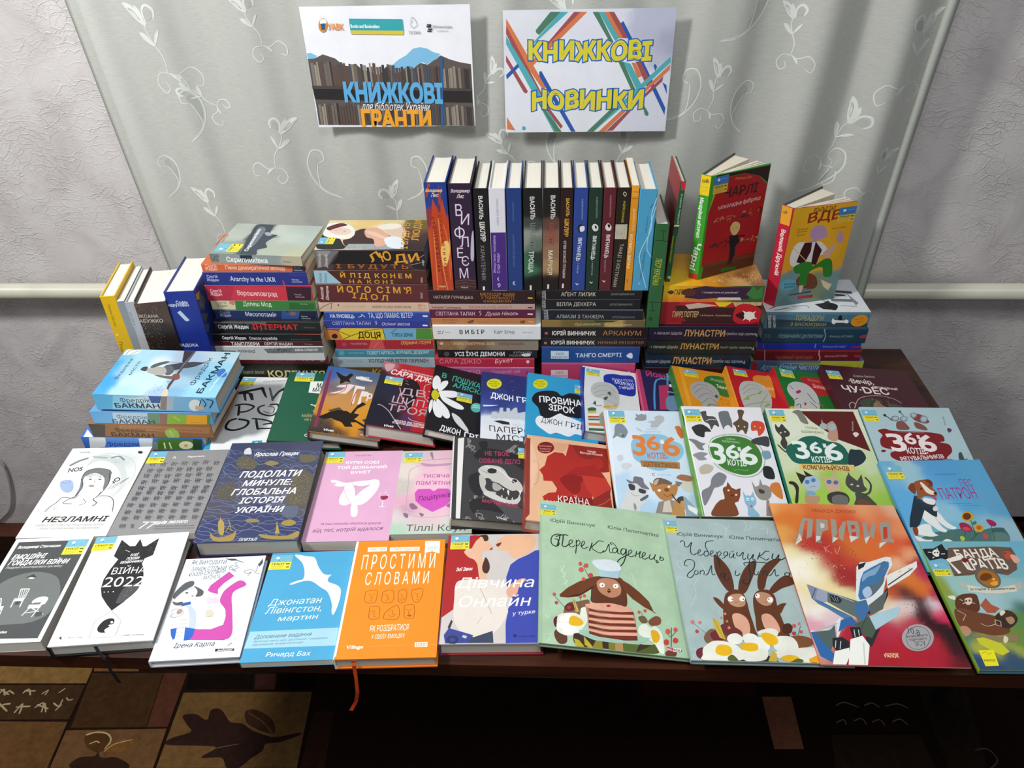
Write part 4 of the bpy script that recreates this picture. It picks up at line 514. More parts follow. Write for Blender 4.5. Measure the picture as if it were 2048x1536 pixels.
('picture book with a black pirate flag and amber gem, right end of front row','books lying in the front row','h',[0.6439,0.6109,0.7574,0.99991,0.01311,0.00297,-0.01327,0.998,0.06176],(1634,2082,100),('7fb2b4','86a83a','4a7a8a','dcd8cc'),'F -2 1014 55 74b4c6 343 1015 138 74b0bc 701 972 54 6cb0c8 17 884 41 6aaed0 -18 621 46 8a9a38 3 512 38 7ca060 -32 669 26 88a848 198 670 66 94c0bc 476 561 64 94bcc0 491 484 38 3a6a5c 295 591 58 a4c4cc -56 332 38 7a9a4c 11 225 49 5a7a5a 370 228 43 6a8a3a 52 176 37 a8ac3c 165 156 49 98a040 -10 204 31 3a6494 4 94 36 2a4a74 89 54 42 2f4a68 246 69 48 35506a 308 137 30 96a048 438 372 38 5c8a4a|P 8aa63a 2 1005 0 -9 0 -990 0 4 0 337|P e0d020 2 90 0 -3 0 -77 0 -4|P 1f2024 4 970 82 4 76 44 8 -56 40 -4 -30 -56 -34 -34 -40 16 -90 -21 -13 55|S e8e8e0 114 936 -9 -15 -13 -11 -15 -4 -11 4 -6 11 2 15 10 14 14 11 14 4 12 -4 4 -11|S e8e8e0 102 912 -4 -7 -8 -5 -10 -2 -7 2 -4 4 1 8 4 6 8 6 9 2 7 -2 4 -6|S 1f2024 86 936 -4 -6 -6 -2 -3 2 1 6 4 5 4 3 4 -3|S 1f2024 107 938 -4 -6 -5 -2 -4 2 0 6 4 5 6 2 3 -2|L e8e8e0 6.5 32 940 26 -2|L e8e8e0 6.5 121 923 29 3|L e8e8e0 6.5 112 979 -1 -15|L e8e8e0 6.5 45 886 15 11|P 6a5346 192 980 328 14 133 -9 3 -73 -52 -126 -86 -50 -145 32 -121 -33 -116 -9 7 133|L 523e34 3 191 944 457 15|L 523e34 3 174 884 34 0|L 523e34 3 150 742 396 27|T ece6da bj 229 885 3.2 297 75.5 БАНДА|P ece6da 138 876 120 42 4 -24 -19 -22 -87 -22 42 -95 -24 -8|L ece6da 19 251 860 11 -72|T ece6da bj 263 784 2.7 290 90.5 ІРАТІВ|S 7a1c1c 262 885 27 0 5 -21 -28 -17 -20 8|S b85038 580 946 43 4 3 -38 -30 -34 -30 8|S e0a890 612 912 36 4 16 -46 -30 -26 -22 8|S 3a3a30 592 933 -4 -5 -6 -2 -4 2 0 5 4 5 6 2 4 -2|S 5c6260 426 656 -39 -28 -45 -4 -38 18 -23 36 -1 46 22 44 40 28 45 5 39 -19 22 -38 0 -46|S a86a1c 418 664 -32 -22 -36 -4 -32 16 -18 30 -2 38 18 34 32 22 36 4 32 -16 19 -31 0 -37|S 6a3a10 336 744 50 8 12 -32 -61 -33 -33 16|S e8a038 363 671 53 16 -8 -32 -36 -8|S f0c060 390 703 24 9 -16 -21|P d4d2c0 192 654 117 -31 109 9 108 24 -6 -56 -125 -18 -103 2 -108 14|P b8b8a8 141 682 51 -28 0 -32 -46 16|P b8b8a8 526 656 51 24 -7 -56 -46 -16|T 3a3a34 bi 198 606 2 311 17 Історія з діамантом|S 5c3422 74 544 58 31 80 4 11 -35 -27 -92 -51 -30 -51 0 -45 14 -7 46|S 6e3f28 20 444 64 16 77 -30 92 -22 69 -44 -3 -86 -113 -30 -112 28 -74 28 -18 44|P a85a40 210 483 65 61 15 -53 44 -30 -49 -38 -51 0|S d8c8b0 129 536 49 8 -20 -46 -36 -8|S 5c3422 138 519 -4 -7 -6 -2 -4 2 1 7 5 7 6 2 3 -2|S 5c3422 162 522 -4 -6 -6 -3 -4 3 1 6 5 7 6 3 3 -3|L d8c8b0 5 92 532 17 -13|L d8c8b0 5 98 494 22 12|L d8c8b0 5 164 506 20 -8|L c8b8a0 4.5 40 444 42 -37 -38 -45|S e8e0cc 22 558 46 1 -7 -31 -29 8|S 3a2a20 272 394 86 52 54 -22 -2 -59 -78 -59 -56 14|S a88868 338 386 48 8 1 -36 -41 -23|L d8d0b0 4.5 262 371 31 -15 -13 -36 -34 11 16 40|S 4a3020 316 408 78 31 11 -30 -73 -23|S e0d8c0 316 424 30 22 12 -15 -39 -30|P 8a7a58 58 261 176 -20 134 23 -26 -58 -158 -8 -111 28|S e0d4b8 268 248 16 -20 -29 -36 -12 14|C d8c8a8 3.5 154 341 34 -21 57 14|S b88a6c 2 311 48 7 14 -42 -47 -36 -15 20|P c8c832 73 226 53 8 92 -42 32 -62 -60 -28 -49 27 -61 55|P ece222 51 138 99 5 -16 -115 -88 -4|C a8983a 3.5 62 114 30 14 10 -20 24 14|T 6a6420 b 55 57 2 73 16 РАНОК','',(12,1453,233,239,0),0,{},0),
('pale grey book with a pencil-drawn woman in a headscarf, second row left end','books lying in the second row','p',[-0.7634,0.8164,0.751,0.99789,0.0638,-0.01186,-0.06362,0.99787,0.01449],(1421,2125,120),('dfe3de','d8dcd6','d8dcd6','dcd8cc'),'F 59 87 451 dde2dc 249 589 288 dde3e2 147 606 58 b8c8e0 215 536 48 b4c4dc 528 859 59 c8d0d0 500 318 139 e0e6e4 156 267 74 d4dad8|S c6ccca 622 686 24 -131 -32 -91 -76 -32 -104 38 -104 96 -78 133 -32 135 28 100 80 35 110 -41 108 -106|S dfe3e0 588 646 20 -114 -30 -78 -70 -27 -95 33 -94 83 -69 115 -26 116 28 85 74 29 100 -35 96 -90|C c2c8c6 8 200 944 183 38 214 -96 83 -174 -27 -137 -98 -91|C 7a7e80 23 70 832 54 56 72 42|C 8a8e8e 18 396 922 62 20 69 -54|C a4a8a8 21 230 943 136 -19|D 55585a 60 2.5 51 876 149 68 56 -90 -96 -96|D 55585a 60 2.5 380 938 145 10 29 -104 -125 19|D 9ab0b8 40 3.5 498 890 119 -4 77 -216 -150 146|T 33383a b 91 749 9.3 114 52 NOS|T 33383a b 526 572 49.3 96 54 NO|T 6a7072 r 558 524 52.8 157 23.5 НЕЗЛАМНІ|S 9aaed0 78 636 90 10 56 -110 -30 -39 -70 43|D 30343a 12 3.5 82 636 92 -4 9 -20 -89 -4|S f2f4f2 208 686 18 98 76 54 145 -48 67 -100 6 -164 -62 -104 -114 30 -93 110|S 74787a 238 686 7 76 74 33 93 -15 52 -32 32 -100 4 -94 -22 -26 -40 136 -94 66 -59 -18 -20 -42 27 -110 -1 -92 -18 -6 -1 86|C 3c4044 6 246 644 -2 97 68 47 112 -14 60 -56|C 3c4044 6 254 671 40 -111 -9 -79 -15 -52|C 3c4044 6.5 454 734 44 -126 -10 -94 -17 -53|S e4e2da 258 671 27 41 53 12 84 -45 34 -97 -6 -67 -32 -39 -74 42 -52 70|D 2c3034 90 3 248 685 175 92 69 -128 -184 76|C 55595c 5 282 684 21 6 25 -14|C 55595c 5 374 680 16 7 21 -15|S 5a5e62 336 654 -2 -6 -8 -2 -11 3 -7 7 2 5 9 2 11 -3|S 5a5e62 420 648 -2 -5 -9 -2 -11 3 -6 6 2 6 8 2 11 -4|C 8a8a84 3.5 363 660 7 -41 14 -10|S a8887c 338 579 36 5 16 -16 -24 -10|C 4a4e52 6 300 467 -30 -38 -91 16 -27 -64 -34 -50 -14 -50|C 4a4e52 6 271 448 -63 -69 80 -15|C 6a6e70 4.5 354 426 41 -53 -45 -25|C 3c4044 7 474 500 -8 -52 -21 -38 43 -40 -21 -38|C 4a4e52 6 457 448 95 -2 67 -55 40 -129|D 6a6e72 70 2.5 416 502 136 -56 -53 -102 -51 -12|D 8a9092 60 2.5 104 383 150 59 36 -167 -167 5|D 8a9092 50 2.5 562 419 62 -15 34 -117 -56 27|L 6a6e70 3.5 470 488 54 51 132 132|T 22262a bi 131 166 -0.6 508 57 НЕЗЛАМНІ|T a8acaa r 98 121 -0.9 547 22 КНИЖКА ПРО СПРОТИВ УКРАЇНСЬКИХ ЖІНОК|T a8acaa r 130 87 -0.8 492 19.5 У ВІЙНІ З РОСІЙСЬКИМИ ЗАГАРБНИКАМИ|T 8a8e8c r 89 995 0.7 94 21.5 WoMo|S 2a2e30 652 988 -2 -13 -14 -5 -18 6 -10 13 2 13 13 4 18 -6','',None,0,{},0),
('flat grey book covered with rows of tally marks','books lying in the second row','p',[-0.6221,0.8245,0.7504,0.99831,0.05802,-0.00307,-0.05801,0.99831,0.00327],(1391,2016,120),('8d8d8f','7c7c80','7c7c80','dcd8cc'),'T e8e8e8 bi 351 915 1.7 149 21.5 Reporters.|L e8e8e8 8 225 906 5 29 18 -26|T f4f4f4 i 220 69 -0.9 117 81 77|T f4f4f4 bi 345 115 1.5 250 35 днів лютого|T 4c4c50 i 345 82 0 322 17 Україна між двома символічними датами|T 4c4c50 i 345 58 -0.6 327 17 історії російської воєнної навали|L 45474c 4 46 866 12 -56|L 45474c 4 58 866 12 -56|L 45474c 4 70 866 13 -56|L 45474c 4 82 865 12 -55|L 45474c 4 46 833 62 13|L 45474c 4 141 862 7 -56|L 45474c 4 153 861 10 -56|L 45474c 4 165 860 13 -56|L 45474c 4 177 860 11 -56|L 45474c 4 140 828 63 14|L 45474c 4 234 862 7 -56|L 45474c 4 246 862 9 -56|L 45474c 4 258 861 8 -55|L 45474c 4 270 860 10 -55|L 45474c 4 234 828 62 14|L 45474c 4 326 868 6 -56|L 45474c 4 338 867 6 -56|L 45474c 4 350 866 8 -56|L 45474c 4 362 866 12 -56|L 45474c 4 324 834 63 13|L 45474c 4 420 864 7 -56|L 45474c 4 432 863 10 -56|L 45474c 4 444 862 7 -56|L 45474c 4 456 862 8 -56|L 45474c 4 419 830 63 14|L 45474c 4 510 874 5 -56|L 45474c 4 522 874 10 -56|L 45474c 4 534 874 7 -56|L 45474c 4 546 873 6 -56|L 45474c 4 508 841 63 13|L 45474c 4 608 860 10 -56|L 45474c 4 620 860 6 -56|L 45474c 4 632 860 10 -56|L 45474c 4 644 859 7 -56|L 45474c 4 606 827 63 13|L 45474c 4 52 782 8 -54|L 45474c 4 64 782 12 -56|L 45474c 4 76 781 12 -55|L 45474c 4 88 780 12 -54|L 45474c 4 52 749 62 13|L 45474c 4 138 778 10 -54|L 45474c 4 150 778 9 -54|L 45474c 4 162 778 8 -55|L 45474c 4 174 778 8 -56|L 45474c 4 138 746 62 13|L 45474c 4 219 794 7 -54|L 45474c 4 230 794 10 -55|L 45474c 4 242 794 7 -56|L 45474c 4 254 793 11 -55|L 45474c 4 218 761 62 13|L 45474c 4 306 790 8 -56|L 45474c 4 318 789 10 -55|L 45474c 4 330 788 8 -54|L 45474c 4 341 788 8 -55|L 45474c 4 304 756 62 14|L 45474c 4 392 788 10 -56|L 45474c 4 404 787 6 -55|L 45474c 4 416 786 12 -54|L 45474c 4 428 786 6 -55|L 45474c 4 391 754 62 14|L 45474c 4 479 782 10 -54|L 45474c 4 491 782 5 -54|L 45474c 4 502 782 10 -56|L 45474c 4 514 781 8 -55|L 45474c 4 478 750 62 13|L 45474c 4 564 786 4 -54|L 45474c 4 576 786 4 -55|L 45474c 4 588 786 5 -56|L 45474c 4 600 785 10 -55|L 45474c 4 562 754 62 12|L 45474c 4 46 715 12 -54|L 45474c 4 58 714 13 -54|L 45474c 4 70 714 13 -54|L 45474c 4 82 714 10 -54|L 45474c 3.5 47 682 61 14|L 45474c 4 138 713 10 -54|L 45474c 4 150 712 10 -54|L 45474c 4 161 712 7 -54|L 45474c 4 173 712 11 -54|L 45474c 3.5 138 680 60 14|L 45474c 3.5 230 705 12 -54|L 45474c 3.5 242 704 7 -53|L 45474c 3.5 254 704 12 -54|L 45474c 3.5 266 704 6 -54|L 45474c 3.5 230 672 61 14|L 45474c 3.5 318 713 9 -54|L 45474c 3.5 330 712 10 -54|L 45474c 3.5 342 712 8 -54|L 45474c 3.5 353 712 11 -54|L 45474c 3.5 317 680 61 14|L 45474c 3.5 409 710 7 -54|L 45474c 3.5 421 709 7 -54|L 45474c 3.5 432 708 7 -54|L 45474c 3.5 444 708 6 -54|L 45474c 3.5 408 677 62 13|L 45474c 3.5 498 716 8 -54|L 45474c 3.5 509 716 10 -54|L 45474c 3.5 521 715 5 -54|L 45474c 3.5 532 714 6 -54|L 45474c 3.5 496 684 62 12|L 45474c 3.5 592 702 7 -54|L 45474c 3.5 604 702 6 -54|L 45474c 3.5 615 702 5 -54|L 45474c 3.5 627 701 7 -54|L 45474c 3.5 590 670 62 13|L 45474c 3.5 52 635 10 -53|L 45474c 3.5 64 634 9 -52|L 45474c 3.5 75 634 7 -52|L 45474c 3.5 86 634 13 -54|L 45474c 3.5 52 603 60 13|L 45474c 3.5 139 648 10 -53|L 45474c 3.5 151 648 12 -54|L 45474c 3.5 162 648 8 -54|L 45474c 3.5 174 647 11 -53|L 45474c 3.5 139 616 61 13|L 45474c 3.5 237 632 9 -53|L 45474c 3.5 248 632 11 -54|L 45474c 3.5 260 631 6 -53|L 45474c 3.5 272 630 8 -52|L 45474c 3.5 236 600 61 13|L 45474c 3.5 325 645 11 -53|L 45474c 3.5 336 644 8 -52|L 45474c 3.5 348 644 9 -53|L 45474c 3.5 360 644 12 -54|L 45474c 3.5 324 613 61 13|L 45474c 3.5 421 633 11 -53|L 45474c 3.5 432 632 9 -52|L 45474c 3.5 444 632 8 -52|L 45474c 3.5 456 632 9 -53|L 45474c 3.5 420 601 60 13|L 45474c 3.5 511 640 7 -54|L 45474c 3.5 523 639 7 -53|L 45474c 3.5 534 638 6 -52|L 45474c 3.5 546 638 6 -53|L 45474c 3.5 510 608 61 12|L 45474c 3.5 606 632 10 -54|L 45474c 3.5 618 631 8 -53|L 45474c 3.5 629 630 7 -52|L 45474c 3.5 641 630 5 -53|L 45474c 3.5 604 600 61 12|L 45474c 3.5 54 563 8 -51|L 45474c 3.5 66 563 11 -53|L 45474c 3.5 77 562 13 -52|L 45474c 3.5 88 562 10 -52|L 45474c 3.5 54 532 60 12|L 45474c 3.5 149 552 12 -51|L 45474c 3.5 160 552 12 -52|L 45474c 3.5 172 552 11 -52|L 45474c 3.5 184 552 12 -52|L 45474c 3.5 148 522 60 12|L 45474c 3.5 239 559 11 -52|L 45474c 3.5 250 558 9 -52|L 45474c 3.5 262 558 10 -52|L 45474c 3.5 274 558 11 -52|L 45474c 3.5 238 528 60 12|L 45474c 3.5 333 554 8 -52|L 45474c 3.5 344 554 12 -52|L 45474c 3.5 356 553 10 -52|L 45474c 3.5 368 552 9 -52|L 45474c 3.5 332 522 60 13|L 45474c 3.5 422 564 8 -52|L 45474c 3.5 434 564 7 -52|L 45474c 3.5 445 563 9 -52|L 45474c 3.5 456 562 8 -52|L 45474c 3.5 420 532 61 14|L 45474c 3.5 518 550 9 -51|L 45474c 3.5 530 550 10 -52|L 45474c 3.5 542 550 6 -52|L 45474c 3.5 553 550 9 -52|L 45474c 3.5 517 520 61 12|L 45474c 3.5 610 552 9 -52|L 45474c 3.5 622 552 6 -52|L 45474c 3.5 634 552 8 -52|L 45474c 3.5 645 551 9 -51|L 45474c 3.5 608 522 61 12|L 45474c 3.5 55 496 13 -52|L 45474c 3.5 66 495 13 -51|L 45474c 3.5 78 494 10 -50|L 45474c 3.5 90 494 10 -51|L 45474c 3.5 56 464 58 13|L 45474c 3.5 144 504 12 -51|L 45474c 3.5 155 504 13 -52|L 45474c 3.5 166 503 10 -51|L 45474c 3.5 178 503 10 -51|L 45474c 3.5 144 474 59 12|L 45474c 3.5 240 495 10 -51|L 45474c 3.5 251 494 7 -50|L 45474c 3.5 262 494 10 -51|L 45474c 3.5 274 494 9 -52|L 45474c 3.5 238 464 60 12|L 45474c 3.5 330 496 10 -52|L 45474c 3.5 342 495 10 -51|L 45474c 3.5 354 494 10 -50|L 45474c 3.5 365 494 9 -51|L 45474c 3.5 330 465 60 12|L 45474c 3.5 424 494 5 -50|L 45474c 3.5 435 494 6 -51|L 45474c 3.5 446 494 8 -52|L 45474c 3.5 458 494 9 -52|L 45474c 3.5 422 464 60 12|L 45474c 3.5 514 502 8 -52|L 45474c 3.5 525 502 9 -52|L 45474c 3.5 536 501 6 -51|L 45474c 3.5 548 500 8 -50|L 45474c 3.5 512 471 60 13|L 45474c 3.5 606 502 4 -50|L 45474c 3.5 617 502 5 -51|L 45474c 3.5 628 502 6 -52|L 45474c 3.5 640 501 4 -51|L 45474c 3.5 604 472 60 12|L 45474c 3.5 50 434 7 -50|L 45474c 3.5 61 434 9 -50|L 45474c 3.5 72 434 10 -51|L 45474c 3.5 84 433 10 -51|L 45474c 3.5 50 404 58 12|L 45474c 3.5 142 428 10 -50|L 45474c 3.5 154 428 12 -50|L 45474c 3.5 166 427 6 -50|L 45474c 3.5 177 427 9 -51|L 45474c 3.5 142 398 60 12|L 45474c 3.5 233 432 8 -50|L 45474c 3.5 244 432 6 -50|L 45474c 3.5 256 432 10 -50|L 45474c 3.5 267 432 8 -51|L 45474c 3.5 232 402 60 12|L 45474c 3.5 322 437 10 -51|L 45474c 3.5 334 436 6 -50|L 45474c 3.5 345 436 9 -50|L 45474c 3.5 356 436 8 -50|L 45474c 3.5 322 407 58 12|L 45474c 3.5 417 428 11 -50|L 45474c 3.5 428 428 10 -50|L 45474c 3.5 440 428 8 -51|L 45474c 3.5 451 427 10 -51|L 45474c 3.5 416 398 59 12|L 45474c 3.5 510 426 6 -50|L 45474c 3.5 521 426 5 -50|L 45474c 3.5 532 425 8 -50|L 45474c 3.5 544 424 7 -50|L 45474c 3.5 508 396 60 12|L 45474c 3.5 602 421 10 -50|L 45474c 3.5 613 420 8 -50|L 45474c 3.5 624 420 8 -50|L 45474c 3.5 636 420 10 -50|L 45474c 3.5 600 391 60 12|L 45474c 3.5 41 358 7 -48|L 45474c 3.5 52 358 10 -49|L 45474c 3.5 64 358 10 -50|L 45474c 3.5 74 358 8 -50|L 45474c 3.5 41 329 59 12|L 45474c 3.5 137 348 13 -49|L 45474c 3.5 148 348 10 -49|L 45474c 3.5 160 348 10 -50|L 45474c 3.5 171 347 9 -49|L 45474c 3.5 137 319 59 12|L 45474c 3.5 229 354 12 -50|L 45474c 3.5 240 354 8 -50|L 45474c 3.5 252 354 12 -50|L 45474c 3.5 262 353 12 -49|L 45474c 3.5 228 324 59 12|L 45474c 3.5 324 349 7 -49|L 45474c 3.5 336 349 11 -49|L 45474c 3.5 346 348 9 -49|L 45474c 3.5 358 348 8 -50|L 45474c 3.5 324 320 58 12|L 45474c 3.5 416 354 10 -50|L 45474c 3.5 428 353 6 -49|L 45474c 3.5 439 352 6 -48|L 45474c 3.5 450 352 7 -49|L 45474c 3.5 415 324 59 12|L 45474c 3.5 508 356 8 -49|L 45474c 3.5 520 356 7 -50|L 45474c 3.5 531 356 6 -50|L 45474c 3.5 542 355 9 -49|L 45474c 3.5 506 326 60 12|L 45474c 3.5 606 345 4 -49|L 45474c 3.5 616 344 8 -48|L 45474c 3.5 628 344 6 -49|L 45474c 3.5 639 344 9 -50|L 45474c 3.5 604 316 58 12|L 45474c 3.5 49 276 9 -48|L 45474c 3.5 60 276 8 -48|L 45474c 3.5 72 276 6 -49|L 45474c 3.5 82 275 12 -49|L 45474c 3.5 49 247 58 11|L 45474c 3.5 139 283 11 -49|L 45474c 3.5 150 282 10 -48|L 45474c 3.5 162 282 10 -48|L 45474c 3.5 172 282 11 -49|L 45474c 3.5 139 254 58 12|L 45474c 3.5 235 276 7 -48|L 45474c 3.5 246 276 10 -48|L 45474c 3.5 258 276 6 -48|L 45474c 3.5 268 276 10 -49|L 45474c 3.5 234 248 58 12|L 45474c 3.5 326 282 8 -48|L 45474c 3.5 337 282 9 -48|L 45474c 3.5 348 282 8 -49|L 45474c 3.5 360 281 7 -49|L 45474c 3.5 325 253 59 12|L 45474c 3.5 422 276 8 -48|L 45474c 3.5 433 276 5 -48|L 45474c 3.5 444 275 6 -48|L 45474c 3.5 456 275 6 -49|L 45474c 3.5 420 247 59 11|L 45474c 3.5 516 272 9 -48|L 45474c 3.5 527 272 7 -48|L 45474c 3.5 538 272 4 -48|L 45474c 3.5 549 272 9 -49|L 45474c 3.5 514 244 58 11|L 45474c 3.5 608 280 6 -49|L 45474c 3.5 618 279 8 -49|L 45474c 3.5 630 278 6 -48|L 45474c 3.5 641 278 7 -48|L 45474c 3.5 606 250 58 12|L 45474c 3.5 53 206 9 -48|L 45474c 3.5 64 205 10 -47|L 45474c 3.5 76 204 11 -47|L 45474c 3.5 86 204 8 -48|L 45474c 3.5 53 177 57 11|L 45474c 3.5 144 214 12 -48|L 45474c 3.5 155 213 7 -47|L 45474c 3.5 166 212 12 -48|L 45474c 3.5 177 212 11 -48|L 45474c 3.5 144 184 57 12|L 45474c 3.5 240 211 8 -47|L 45474c 3.5 250 210 12 -47|L 45474c 3.5 262 210 11 -48|L 45474c 3.5 272 210 8 -48|L 45474c 3.5 239 182 57 12|L 45474c 3.5 334 210 9 -48|L 45474c 3.5 346 210 8 -48|L 45474c 3.5 356 209 8 -47|L 45474c 3.5 368 208 6 -47|L 45474c 3.5 334 181 58 12|L 45474c 3.5 430 208 10 -48|L 45474c 3.5 441 207 5 -47|L 45474c 3.5 452 206 6 -47|L 45474c 3.5 463 206 9 -48|L 45474c 3.5 429 179 57 11|L 45474c 3.5 526 204 8 -48|L 45474c 3.5 537 204 5 -48|L 45474c 3.5 548 203 8 -47|L 45474c 3.5 559 202 10 -47|L 45474c 3.5 524 176 58 11|L 45474c 3.5 622 202 7 -48|L 45474c 3.5 632 201 4 -47|L 45474c 3.5 644 201 8 -47|L 45474c 3.5 654 200 5 -47|L 45474c 3.5 620 173 58 11|L 45474c 4.5 66 121 10 -44|L 45474c 4.5 84 120 10 -44|L 45474c 4.5 102 120 10 -44|L 45474c 4.5 159 118 9 -44|L 45474c 4.5 172 117 9 -44|L 45474c 3.5 66 93 54 14','',(3,1698,303,312,0),0,{},0),
